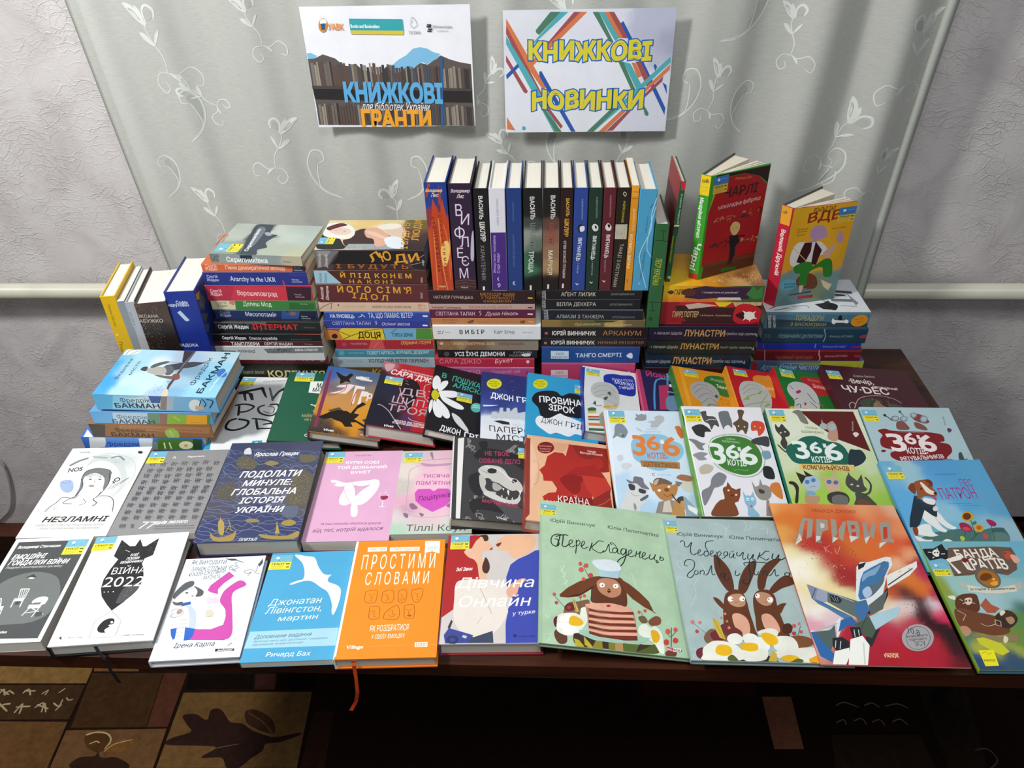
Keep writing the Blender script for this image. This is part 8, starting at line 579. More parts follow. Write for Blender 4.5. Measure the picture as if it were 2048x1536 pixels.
('thick blue hardcover with a pale name plate in the fourth stack','books in the fourth stack','h',[0.1828,1.314,0.8026,0.0,1.0,0.0,-1.0,-0.0,-0.0],(1280,1893,384),('1f4888','1f4888','1f4888','e4dcc8'),'','P 2c5a9c 2 190 943 0 0 -12 -943 -2|P 1a3a70 79 152 193 -4 2 -110 -194 2|P ccd8e0 88 142 174 -2 2 -94 -175 2|T 3c5468 r 138 92 -0.8 74 27.5 ЮРІЙ|T 3c5468 r 99 53 -0.2 154 27.5 ВИННИЧУК|T d0dcec b 332 66 1.2 442 44 ТАНГО СМЕРТІ|S dce4ec 820 85 31 35 25 -10 4 -48 -25 -4',None,0,{},0),
('very thick pink hardcover with a pale name plate, bottom of the fourth stack','books in the fourth stack','h',[0.1766,1.314,0.75,0.0,1.0,0.0,-1.0,-0.0,-0.0],(1280,1831,526),('b84068','b84068','b84068','e4dcc8'),'','P c85478 2 260 902 2 8 -16 -910 -5|P e0ccd4 92 177 166 1 2 -96 -167 0|T 8c3c58 r 141 131 -0.7 75 28.5 ЮРІЙ|T 8c3c58 r 105 91 -0.2 147 28.5 ВИННИЧУК|S e8c8d0 850 150 10 22 10 -36',None,0,{},0),
('yellow and purple hardcover with a leafy gold cover, topmost of the fifth stack','books in the fifth stack','h',[0.3997,1.319,0.9371,0.0,1.0,0.0,-1.0,-0.0,-0.0],(1280,1832,337),('d89c1c','d89c1c','d89c1c','e4dcc8'),'F 92 790 67 e8b818 92 656 55 e8ac1c 162 489 67 d89428 162 332 67 b07c3c 186 159 67 8c5c30 162 53 55 c08c50 92 234 55 c89c5c 258 314 68 a87438 92 12 55 8c6040 92 -98 44 c03028|D d8bc88 120 6 139 493 167 -491 -237 0 0 502|D 5c3420 80 6 210 391 96 -389 -144 0 0 330|D f0dca0 30 5.5 116 452 46 -450 -93 16 0 420','F 42 105 55 e0b41c 171 143 44 d8a41c 71 41 44 d87c20 292 54 44 c87828 843 80 44 3a5a34|P 34203c 260 144 114 23 94 -11 308 0 52 -50 -54 -77 -290 13 -155 -14 -136 20|S 5c2c24 164 105 63 39 58 -26 -5 -51 -78 0|S 4a3424 37 105 37 19 24 -25 -31 -19|P d8c8c0 504 48 200 0 16 -27 -223 -1|P 3c7c3c 754 80 52 87 42 -49 46 49 10 -125 -75 -13|P c03028 912 167 2 0 0 -149 0 0|T 4a2a1c b 101 73 0.9 244 56.5 ГАРРІ ПОТТЕР|T d8ccc0 i 354 92 -0.4 321 20.5 і смертельні реліквії',None,0,{},0),
('thick red hardcover with a white starburst on the spine, fifth stack','books in the fifth stack','h',[0.4005,1.319,0.8878,0.0,1.0,0.0,-1.0,-0.0,-0.0],(1280,1847,493),('b8202c','b8202c','b8202c','e4dcc8'),'',"P 3c1c20 161 210 429 -26 331 26 1 -198 -717 -2 -71 134|P 8c1c24 2 245 166 0 -36 -88 116 -119 -246 -28|S 3c1c18 128 196 66 14 29 -53 -54 -27|P c8b0a0 216 216 121 20 183 -26 -154 -26 -111 -14|P e0d020 481 245 167 0 -60 -48 -56 0|P c8b080 648 245 267 0 -5 -35 -232 -13|L 8c6c3c 3.5 693 245 -5 -45|L 8c6c3c 3.5 748 245 2 -45|L 8c6c3c 3.5 804 245 6 -41|L 8c6c3c 3.5 860 244 11 -34|S c0202c 671 92 27 118 110 14 114 -66 0 -119 -126 -27 -92 14|S 3c1418 692 105 84 40 73 -39 -59 -54|S f0e8dc 872 99 -4 -23 -15 -16 -24 -6 -26 6 -21 16 -10 23 4 22 15 17 23 6 26 -6 21 -16|P f0e8dc 751 158 73 -40 51 34 -19 -53 44 -33 -62 6 0 -40 -29 40 -41 -26 20 53|P c8242c 922 245 0 0 0 -243 -6 4|T c8a878 b 112 84 0.1 238 61 ГАРРІ ПОТТЕР|T b8a898 i 365 94 -0.4 288 21 і в'язень Азкабану",None,0,{},0),
('dark violet hardcover with a golden title, directly under the red one','books in the fifth stack','h',[0.4005,1.313,0.856,0.0,1.0,0.0,-1.0,-0.0,-0.0],(1280,2040,319),('1c1830','1c1830','1c1830','e4dcc8'),'','T b0a8b8 i 46 68 -0.4 262 33 + Наталія Щерба|T b89458 b 333 50 -0.4 378 71 ЛУНАСТРИ|T a0a0a8 i 709 65 -0.6 291 32.5 стрибок над зорями|C a8a8a8 6.5 997 82 21 -34 0 34',None,0,{},0),
('blackish green hardcover with a golden title, middle of three alike','books in the fifth stack','h',[0.4005,1.315,0.8248,0.0,1.0,0.0,-1.0,-0.0,-0.0],(1280,2040,312),('18221e','18221e','18221e','e4dcc8'),'','T a8b0a8 i 26 62 -0.4 260 33.5 + Наталія Щерба|T b89458 b 314 52 -0.2 362 64.5 ЛУНАСТРИ|T 98a098 i 689 62 -0.3 287 28 політ крізь камінь|C a8a8a8 6.5 979 78 31 -32 -5 34',None,0,{},0),
('dark blue hardcover with a golden title, lowest of three alike','books in the fifth stack','h',[0.3955,1.319,0.7891,0.0,1.0,0.0,-1.0,-0.0,-0.0],(1280,1990,357),('14283c','14283c','14283c','e4dcc8'),'','P 24405c 2 177 992 0 0 -16 -992 3|T b0b8c0 i -27 55 -0.3 264 37.5 + Наталія Щерба|T c89c58 b 261 48 -0.6 372 75 ЛУНАСТРИ|T a8b0b8 i 634 62 -0.8 292 37.5 стрибок над зорями|C a8b0b8 6.5 923 82 35 -33 -6 37',None,0,{},0),
('dark maroon hardcover at the bottom of the fifth stack','books in the fifth stack','h',[0.3953,1.319,0.75,0.0,1.0,0.0,-1.0,-0.0,-0.0],(1280,1988,391),('3a1820','3a1820','3a1820','e4dcc8'),'','',None,0,{},0),
('thick blue-grey hardcover with a white cover and orange oval, topmost of the right stack','books in the right stack','h',[0.6159,1.349,0.8605,0.0,1.0,0.0,-1.0,-0.0,-0.0],(1280,1959,373),('4a7084','4a7084','4a7084','e4dcc8'),'F 101 766 115 d8e0e4 102 419 115 d8dee2 338 117 117 d0d8de 103 132 92 d8dee2|P 2a2c2c 148 488 24 -88 47 -60 -117 -36 -56 63 10 65|C 3c4040 10.5 56 938 92 -137 23 -87|C 3c4040 10.5 32 898 46 -150|S 1e2022 172 330 -46 -56 -92 50 46 56|L 4a4e4e 9 242 404 -82 -70|P 6c7478 254 306 -11 -206 -52 4 16 204|P 44484c 424 210 -25 -147 -49 3 24 158|P 7c8488 386 126 -214 -62 -46 38|C a8b048 9 184 304 12 -38 -24 -17|C 5c6468 9 126 252 -23 -154|P 34383a 350 244 -12 -80 -36 -36 7 116|C 3c4040 7 102 708 23 -122 -46 -34','P 5c8498 6 185 972 0 0 -25 -968 -1|P 2c4450 18 112 960 -53 0 -43 -942 -4|T d8e4e8 b 75 18 101.3 136 25 ВСЕВОЛОД|T d8e4e8 b 118 18 102 137 20.5 НЕСТАЙКО|T b8ac60 n 284 95 -0.4 267 57 ТОРЕАДОРИ|T a89c58 n 251 36 -1 336 35.5 З ВАСЮКІВКИ|L 1c2830 5 146 78 109 0|S e8ecec 637 120 27 -21 104 -7 17 -20 -103 -3 -18 -17 -28 20|S 1c2024 684 113 14 41 22 -21 2 -37|S e8ecec 792 83 -3 -15 -13 -6 -16 6 -10 15 3 15 13 7 16 -7|S d88c1c 961 126 7 -32 -14 -33 -31 -25 -39 -9 -36 9 -26 23 -5 33 14 32 31 25 38 9 36 -8|T 8a5414 r 848 97 14.3 77 14 Щасливі|T 8a5414 r 871 69 14.3 55 14.5 дні',None,0,{},0),
('dark teal hardcover with a red mark, second in the right stack','books in the right stack','h',[0.6206,1.349,0.8274,0.0,1.0,0.0,-1.0,-0.0,-0.0],(1280,1999,331),('1c3c50','1c3c50','1c3c50','e4dcc8'),'','T 6c8494 r 30 66 -1.2 56 33.5 ГО|T 7c98a0 i 152 62 0 424 50.5 Незвичайні детективи|C 8c9ca0 9 600 14 8 71 -26 69 15 9|T 90a0a8 i 648 71 -0.5 219 22.5 Всеволод НЕСТАЙКО|S a83040 934 79 31 19 33 -4 0 -28 -48 -5',None,0,{},0),
('thin bright blue book in the right stack','books in the right stack','p',[0.6148,1.349,0.8126,0.0,1.0,0.0,-1.0,-0.0,-0.0],(1280,1991,148),('20309c','20309c','20309c','e4dcc8'),'','C 8090c8 8 559 69 1 -51|T 90a0d0 i 632 26 -0.5 217 20 Всеволод НЕСТАЙКО|P 7c2c5c 910 44 84 1 0 -25 -84 -1|L 5c6cb8 5 54 67 16 -59',None,0,{},0),
('dark red hardcover with a script title in the right stack','books in the right stack','h',[0.6207,1.349,0.7856,0.0,1.0,0.0,-1.0,-0.0,-0.0],(1280,2061,270),('6c1c24','6c1c24','6c1c24','e4dcc8'),'','P 842c34 6 132 1020 1 3 -25 -1019 2|T 9c5c50 i 197 20 -0.2 363 52.5 Чарівний талісман|C c8a8a0 9.5 615 131 5 -51 20 -43 -6 -35|T c0a0a0 i 680 46 1 218 23.5 Всеволод НЕСТАЙКО|P 8c3444 963 75 66 1 0 -34 -58 0|L c8a8a0 6.5 86 128 20 -126',None,0,{},0),
('blue and yellow book at the bottom of the right stack','books in the right stack','h',[0.6303,1.349,0.75,0.0,1.0,0.0,-1.0,-0.0,-0.0],(1280,2221,356),('44688c','44688c','44688c','e4dcc8'),'P 8cac30 94 1098 -87 -54 -5 37 0 28','P b02c38 20 160 55 -4 -1 -99 -49 15|P b4b838 686 176 423 0 0 -113 -409 -7|P 8c9c38 238 152 452 8 -5 -32 -265 12|T b8ccd8 i 114 67 0.8 570 65.5 Артур Країни Чистоти|T 7c7c2c r 769 95 1.1 226 29.5 АССАДЖЕР|C 4a4c20 7 1014 100 38 -12 18 26',None,0,{},0),
('blue, green and orange book, second in the low left stack','books in the low left stack','h',[-0.5827,1.1085,0.8117,0.0,1.0,0.0,-1.0,-0.0,-0.0],(1370,2176,269),('5c94c8','5c94c8','5c94c8','e4dcc8'),'P 5c9cd0 75 1086 13 -4 -86 -85 0 83','P 6cacdc 4 130 202 -2 -25 -121 -179 -2|P b8ccd8 206 128 314 -4 -38 -122 -303 0|P 6c8c6c 520 124 108 -4 -39 -118 -93 0|P 8c6c5c 628 120 70 -4 -39 -114 -62 0|P 8cb03c 698 116 172 -5 -45 -109 -165 0|P e0a424 870 111 178 -5 -26 -104 -193 0|P 5c8434 1048 106 32 -1 -35 -103 -23 0|T 4c6c88 r 231 62 -1.5 275 44 Фредрік|T 34506c b 177 7 -0.7 377 44.5 БАКМАН|T d0e0a0 r 739 82 -49.9 64 23 маєте|L 8c6414 3.5 885 24 94 -4|C a8c8e0 3.5 70 56 40 2',None,0,{},0),
('brown wood-patterned book with a green oval in the low left stack','books in the low left stack','h',[-0.5911,1.1085,0.7805,0.0,1.0,0.0,-1.0,-0.0,-0.0],(1370,2211,312),('90643c','90643c','90643c','e4dcc8'),'','P 4c443c 2 154 153 -7 -47 -138 -106 3|P a8744c 282 143 814 -17 -27 -76 -804 42|T 3c2818 r 224 66 -0.9 280 45 Фредрік|T 3c2818 b 175 14 -1.7 384 41.5 БАКМАН|S 9cbc54 674 66 34 36 58 6 28 -40 -5 -62 -42 -4 -61 0|T e0ecc0 r 718 82 -82.2 67 16 друга|L 6c4428 3 304 113 709 -33|L 6c4428 3 217 92 394 -22',None,0,{},0),
('blue book with clouds, grass and a daisy, bottom of the low left stack','books in the low left stack','p',[-0.6134,1.1085,0.75,0.0,1.0,0.0,-1.0,-0.0,-0.0],(1370,2236,305),('3c6cc4','3c6cc4','3c6cc4','e4dcc8'),'P e8ecec 2 1090 105 14 -105 -104','P e0e4e8 78 150 166 -1 -54 -113 -148 -23|P 5c8cd8 228 149 308 0 -44 -141 -296 -4|P d0dce4 534 144 130 0 -41 -134 -115 -2|P 7c8c94 648 104 49 -10 -25 -84 -53 0|P 4c7c2c 712 144 321 -4 -34 -126 -327 -4|P 244c2c 1033 140 79 -5 -32 -120 -81 -1|S e8e8d0 1013 66 -15 -24 -28 -17 -34 -7 -32 6 -18 18 -3 23 15 23 29 18 34 6 31 -6 19 -16|S d8b830 964 60 -4 -8 -8 -6 -10 -2 -8 2 -5 6 0 8 5 8 8 7 10 2 8 -2 4 -6|T 1c3c9c r 222 46 0.3 294 50.5 Фредрік|T 1c3c9c b 195 4 0.7 394 31.5 БАКМАН|L e8f0d8 13.5 754 94 -9 -72|L e8f0d8 13.5 803 96 -1 -74',None,0,{},0),
('grey-green hardcover with a dark smudge of figures, topmost of the tall left stack','books in the tall left stack','h',[-0.4373,1.3161,1.0136,0.08352,0.99651,-0.0,-0.99651,0.08352,0.0],(1300,1755,190),('a8b2a8','8e9894','8e9894','e4dcc8'),'F 422 850 114 b0b8ae 101 769 110 8c9890 559 790 93 a8b0a8 575 581 58 3a4450 366 569 56 2e3a48 47 542 54 34404c 193 545 55 3a4654 466 280 114 b8c2b8 94 256 109 a8b2a4 38 68 86 b4b89c 355 67 89 b0bcb4 577 203 92 a8b4ac 353 412 67 a4b0ac|S 3c4450 636 666 -2 -157 -182 -47 -32 -82 -66 22 -102 28 -96 -48 -53 70 -101 -24 0 130 42 28 266 53 128 17|S 6c7684 572 628 -21 -80 -181 -24 -176 -2 -75 27 195 45|S 9ca6ac 460 524 17 -40 -61 -48 -16 41|L 2a3038 7.5 365 429 19 -85|T e8ecec b 72 535 6.7 465 33.5 Скрипниківка|T 3c4444 r 231 843 6.1 178 25 Сергій Жадан','F 85 49 68 8c9690 536 56 90 8a9490 815 55 67 b0a890|P 6c7874 2 88 92 0 -20 -81 -72 2|D 2c3438 12 6 2 58 100 16 -15 -60 -85 -4|P 26303a 292 88 118 4 -3 -65 -114 -5|T e8ecea b 156 16 0.3 393 48 Скрипниківка|T 3a4444 r 699 33 -3.8 77 17 жадан',(82,1247,329,452,0),0,{},0),
('thick upright blue and fiery orange book, left end of the standing row','books standing on the stacks','h',[-0.207,1.316,0.9643,0.0,1.0,0.0,0.0,0.0,1.0],(1320,2070,380),('1c3c80','1c3c80','1c3c80','e8e4d8'),'',"F 45 102 62 1c3c88 154 20 42 24408c 210 152 42 1c3c80 673 8 66 c84820 674 151 66 d87c30 920 89 90 b84820 322 69 53 8c3438 437 125 54 b85020 590 146 32 e8c060 734 125 33 e8b850|P b84420 143 63 134 53 -133 31 224 37 666 -2 0 -170 -597 16|P a84030 7 32 0 26 114 -36 11 -16|P a84030 8 126 136 5 -136 21 224 -22 -56 -18|C 8c2c18 9 379 76 295 10 348 18|C e0843c 9 322 102 232 4 242 4 238 27|C e0843c 9 437 50 297 -2 300 -2|C d86c2c 9 380 140 174 30 366 -2|S ecc468 626 100 -84 39 12 37 96 4 122 -36 -1 -33|T e8c89c bi 82 10 89.7 141 28.5 Володимир|T e8c89c bi 126 53 89.7 63 33 Лис|T 8c2c18 b 187 101 1.9 758 23.5 Л Ю Д И Н А  В  П'Я Т И  М А С К А Х|T 3c2018 b 310 43 1.9 535 21.5 С Т О Л І Т Т Я  Я К О В А|T e8d8b0 b 1003 60 90 59 15.5 FOLIO",None,0,{},0),
('thick upright dark purple book with tall white staggered letters','books standing on the stacks','h',[-0.1665,1.316,0.9643,0.0,1.0,0.0,0.0,0.0,1.0],(1320,2050,400),('2c2038','2c2038','2c2038','e8e4d8'),'','P 3c2428 910 2 -6 196 120 0 0 -196|C 7c5048 5 936 2 -19 97 13 99|C 7c5048 5 961 2 -15 96 15 100|C 7c5048 5 993 2 -19 94 19 102|S b8b8c8 700 161 -202 16 -70 21 117 0 167 -10|T d8ccd0 bi 77 23 89.7 159 28.5 Володимир|T d8ccd0 bi 128 70 89.7 60 33 Лис|T dccce0 r 292 52 89.8 60 110 В|T dccce0 r 370 92 85.2 71 105 И|T dccce0 r 500 30 89.8 92 107 Ф|T dccce0 r 586 74 89.9 78 99 Л|T dccce0 r 694 43 89.9 55 101 Е|T dccce0 r 773 79 89.9 66 97.5 Є|T dccce0 r 900 53 90 78 104.5 М|T c8b8b0 b 1002 60 90 63 15.5 FOLIO',None,0,{},0),
('upright black book with white and grey vertical lettering, next to the purple thick one','books standing on the stacks','h',[-0.124,1.316,0.9643,0.0,1.0,0.0,0.0,0.0,1.0],(1320,1960,250),('17181c','17181c','17181c','e8e4d8'),'','T dcdcd8 b 66 45 0.2 212 33.5 ВАСИЛЬ|T dcdcd8 b 305 44 1.5 183 42.5 ШКЛЯР|T 8c8c88 n 526 39 0.3 352 37 ХАРАКТЕРНИК|P e8e8e8 939 46 0 17 39 0 0 -18',None,0,{},0),
('upright book with a half white, half violet spine','books standing on the stacks','h',[-0.0975,1.316,0.9643,0.0,1.0,0.0,0.0,0.0,1.0],(1320,1960,280),('d8d8e0','d8d8e0','d8d8e0','e8e4d8'),'','P 44287c 404 4 -2 133 576 1 0 -136|T 7c7c84 r 335 79 179.7 244 17 СОФІЯ АНДРУХОВИЧ|T c8b8dc r 803 38 178.8 371 22 Жінки їхніх чоловіків|T c8b8dc r 803 75 179.9 195 26.5 Старі люди|C e0d8ec 7 847 62 16 -10 17 12|P d8ccec 916 48 -10 18 22 13 24 -20|P 44287c 922 54 -6 12 12 5 14 -11',None,0,{},0),
('upright plain navy book right of the white-and-violet one','books standing on the stacks','h',[-0.0675,1.316,0.9643,0.0,1.0,0.0,0.0,0.0,1.0],(1320,1960,260),('223c78','223c78','223c78','e8e4d8'),'','T 5c7cac r 292 62 179.6 168 12.5 ОКСАНА ЗАБУЖКО|T 5c7cac r 741 62 -179.9 311 15.5 ПОЛЬОВІ ДОСЛІДЖЕННЯ|S b0bcd4 906 70 14 -4 6 -12 -6 -10 -14 -5 -14 5 -6 11 6 11|S 223c78 906 75 10 -3 5 -8 -5 -8 -10 -4 -11 4 -4 8 4 8',None,0,{},0),
('upright black book with a greenish smoky spine','books standing on the stacks','h',[-0.0385,1.316,0.9643,0.0,1.0,0.0,0.0,0.0,1.0],(1320,1960,320),('1a1c1a','1a1c1a','1a1c1a','e8e4d8'),'','F 158 76 62 1a1c1a 327 54 42 3c4440 442 32 53 8c948c 501 85 43 5c6c60 741 29 55 3c6c50 680 117 43 24342c 928 72 67 141614|T d8d8d4 b 75 56 2 206 37.5 ВАСИЛЬ|T 6c746c b 315 60 0.4 238 40.5 ШКЛЯР|T c8d8c8 b 797 40 178.2 222 1 .|T c8d8cc b 582 45 -1.3 215 41 ТРОЩА|P e0e0e0 928 50 0 16 49 0 0 -16',None,0,{},0),
('upright black book with a brown and red smoky spine','books standing on the stacks','h',[-0.0052,1.316,0.9643,0.0,1.0,0.0,0.0,0.0,1.0],(1320,1960,290),('1c1a1a','1c1a1a','1c1a1a','e8e4d8'),'','F 159 77 62 1a1a1a 327 68 42 5c4038 443 58 53 7c5c4c 596 60 54 8c6c54 742 61 55 a0805c 891 62 55 1c1818|T d8d4cc b 65 68 0.5 211 37 ВАСИЛЬ|T a83828 b 316 60 -0.8 203 40 ШКЛЯР|T d8ccb0 b 578 51 -1.4 240 39 МАРУСЯ|P e0e0e0 918 44 0 16 46 -2 0 -16',None,0,{},0),
('upright dark brown book with a yellow and white title','books standing on the stacks','h',[0.0245,1.316,0.9643,0.0,1.0,0.0,0.0,0.0,1.0],(1320,1960,225),('2a1818','2a1818','2a1818','e8e4d8'),'','T d8a840 b 91 50 1.2 163 27 ВАСИЛЬ|T d8a840 b 277 43 -1.8 166 36 ШКЛЯР|T c8b8b0 b 484 37 -0.6 369 21.5 СПІВ БОЖОЇ ПТАШКИ|P e0e0e0 911 30 0 15 45 -1 0 -16',None,0,{},0),
('upright blue book with a small round portrait on its spine','books standing on the stacks','h',[0.0483,1.316,0.9643,0.0,1.0,0.0,0.0,0.0,1.0],(1320,1960,237),('2c448c','2c448c','2c448c','e8e4d8'),'','T a0b0d8 r 94 63 0.9 191 12.5 АНДРІЙ КОКОТЮХА|T d8e0f0 b 455 46 -3.3 226 32 ВИГНАНЕЦЬ|T a8b8dc r 703 44 -1.5 100 15.5 і чорна|S 1c2438 363 34 -35 20 12 28 46 1 23 -26|S d8dce4 352 56 -6 36 40 2 12 -32|C d8e0f0 7 904 34 18 12 -12 14',None,0,{},0),
('upright dark green book with a small round portrait on its spine','books standing on the stacks','h',[0.0733,1.316,0.9643,0.0,1.0,0.0,0.0,0.0,1.0],(1320,1960,232),('1c342c','1c342c','1c342c','e8e4d8'),'','T 98b0a0 r 78 61 0.9 194 12.5 АНДРІЙ КОКОТЮХА|T d8e4dc b 438 48 -2.5 231 32 ВИГНАНЕЦЬ|T a0b4a8 r 687 47 0 135 15 і магічна|S d8dcd8 352 34 -28 22 22 32 40 -3 6 -31|S 1c2824 340 57 12 21 23 -9|C d8e4dc 7 888 36 18 14 -15 10',None,0,{},0),
('upright burgundy book with a small round portrait on its spine','books standing on the stacks','h',[0.098,1.316,0.9643,0.0,1.0,0.0,0.0,0.0,1.0],(1320,1960,215),('5a2028','5a2028','5a2028','e8e4d8'),'','T c09098 r 62 53 1.3 199 12.5 АНДРІЙ КОКОТЮХА|T e4d4d8 b 427 41 -2 224 32 ВИГНАНЕЦЬ|T b89098 r 663 36 1 134 15 і перевертень|S d8d0d0 352 26 -34 22 28 31 40 -6 0 -32|S 24181a 330 44 5 26 29 -11|C e4d4d8 7 876 28 18 15 -16 8',None,0,{},0),
('upright black book with a cream picture block on its spine','books standing on the stacks','h',[0.1205,1.316,0.9643,0.0,1.0,0.0,0.0,0.0,1.0],(1320,1960,230),('241c14','241c14','241c14','e8e4d8'),'',"P b8b4a0 330 2 0 102 140 0 -2 -102|D 6c6858 30 4 341 2 1 98 120 0 0 -98|T c8b838 r 115 57 -2.4 197 18.5 АНДРІЙ СЕМ'ЯНКІВ|C d0c8b0 5.5 52 50 22 17 -22 9 -16 -17 16 -9|T b8b0a0 r 512 52 -5.3 430 30 ТАНЦІ З КІСТКАМИ",None,0,{},0),
('thin upright orange book in the standing row','books standing on the stacks','p',[0.1445,1.316,0.9643,0.0,1.0,0.0,0.0,0.0,1.0],(1320,2000,125),('d88c20','d88c20','d88c20','e8e4d8'),'','P e8a030 2 2 0 59 93 -1 -1 -58|L 7c4c10 4 56 11 1 50|L 7c4c10 4 116 10 0 50|T f0d8a0 r 204 26 -0.4 203 18.5 ДУМКИ ПРО|T f4e4c0 b 447 14 -1.2 327 23.5 КОЛИСЬ ЗАРАЗ|C 7c4c10 6 886 4 12 18 19 -10',None,0,{},0),
('upright light blue book with wavy white lines, right end of the standing row','books standing on the stacks','h',[0.158,1.316,0.9643,0.0,1.0,0.0,0.0,0.0,1.0],(1320,1930,302),('4a9cc4','4a9cc4','4a9cc4','e8e4d8'),'','C b8dce8 6.5 72 150 142 -32 159 3 186 -69 120 -2 259 75|C b8dce8 5.5 148 148 225 -38 175 -6 83 46|D 8cb850 12 5 372 2 0 46 479 15 0 -61|C 24506c 5.5 170 99 -22 13 -22 9|T 2c5c84 i 248 79 -1.4 148 17 роман|T 24506c i 577 79 -3.5 274 19.5 Олександр Пономаренко|S d890b8 894 70 8 -2 2 -6 -2 -7 -8 -3 -6 2 -4 6 4 6',None,0,{},0),
('upright green book with yellow lettering, standing lower than the row','books standing on the stacks','h',[0.1895,1.313,0.8865,0.0,1.0,0.0,0.0,0.0,1.0],(1320,2090,243),('24503c','2c6038','2c6038','dcd8cc'),'','L 142c1c 5.5 149 9 12 111|C 142c1c 5.5 150 78 -70 -7 -23 9|C 142c1c 5.5 63 43 -6 26 11 27|T c8c820 n 326 32 -2.9 270 54.5 ЛЕСЯ УКРАЇНКА|L 142c1c 6 770 2 7 112|C 142c1c 6 773 42 85 1|C 142c1c 6 864 16 -6 27 13 29|S 142c1c 950 54 14 -4 5 -11 -5 -11 -14 -6 -13 3 -5 11 5 12|S 2c6038 950 48 7 -2 3 -6 -3 -6 -7 -2 -6 2 -3 5 3 6',None,0,{},0),
('thin red and green book leaning behind the green one','books standing on the stacks','h',[0.2195,1.332,0.9711,0.0,1.0,0.0,0.04536,0.0,0.99897],(1240,1920,95),('1c5030','1c5030','a02c34','e4dcc8'),'','P c8283c 2 8 0 38 72 0 2 -34|P d8d8a0 396 3 -2 43 14 0 4 -43|T c8d0c8 r 108 20 1.5 275 14.5 Стефанія Андрусів|T c8c820 r 501 5 1.7 264 15 Казимир Малевич|T c8c820 r 499 40 1.4 307 15 Соломія Павличко|S b0c8b0 913 46 11 0 5 -9 -4 -11 -11 -6 -10 2 -5 11 3 11',None,0,{},0),
('half-open standing red book with a green spine and a small figure','books standing on the stacks','h',[0.3024,1.3388,0.9711,0.58779,0.80902,0.0,0.0,0.0,1.0],(1280,1980,187),('3a9a2c','3a9a2c','3a3a3a','e4dcc8'),'P 2c1014 56 988 582 -12 0 -194 -10 45 -97 73 -171 54 -182 1 -90 -81 -46 63|P a8161c 88 874 90 79 183 -1 171 -54 106 -98 0 -98 0 -700 -616 128 -2 523|P 5c3020 48 136 590 4 0 -138 -597 0|P 6c3c24 59 152 579 -27 0 -28 -574 22|D c86c4c 30 13.5 59 576 579 20 0 -84 -575 40|D 4c1c24 20 14 358 548 280 57 0 -83 -278 14|D 3c1c34 26 12 58 328 228 22 13 -76 -225 39|D c88c50 16 12.5 430 318 208 11 0 -65 -204 28|L 7c3020 8 51 543 587 -21|L 7c3020 8 56 305 582 -29|P d8b820 68 839 -48 -186 4 22 35 183|T c87848 bi 263 912 -4.7 182 22.5 Роальд Дал|T 3c1418 bj 171 769 -3.1 358 85.5 ЧАРЛІ|T e8c8c0 j 123 665 0.5 463 41 шоколадна фабрика|P 2c6c28 260 59 164 -15 14 -35 -178 12|S d8b878 291 456 34 52 66 -26 12 -62 -33 -47 -44 15|C 3c2418 4 315 451 21 -7|C 3c2418 4 356 448 21 -1|P 14141c 294 378 98 -10 35 -74 -41 -40 9 -89 -33 -87 -30 8 -4 144|L 14141c 14 316 330 -31 -16|L 14141c 14 381 352 99 -10|S 3c1c14 320 114 43 -4 -1 -32 -32 8','P e8c818 2 2 0 90 174 0 5 -88|P b82c24 940 2 -8 86 56 3 0 -89|P 2c7c24 174 92 -172 0 5 0 139 0 820 0 16 0|T 3c3820 b 68 17 95.3 56 32 ой|T b8a838 r 118 12 98.5 66 13 РОАЛЬД|T b8a838 r 147 22 98.5 51 13 ДАЛ|T f0f4e8 bj 205 18 1.3 372 34 Мандрівне містечко|T f0f4e8 bj 629 33 -7 269 53 Чарлі',(76,1642,306,311,1),0,{},(0.4608,)),
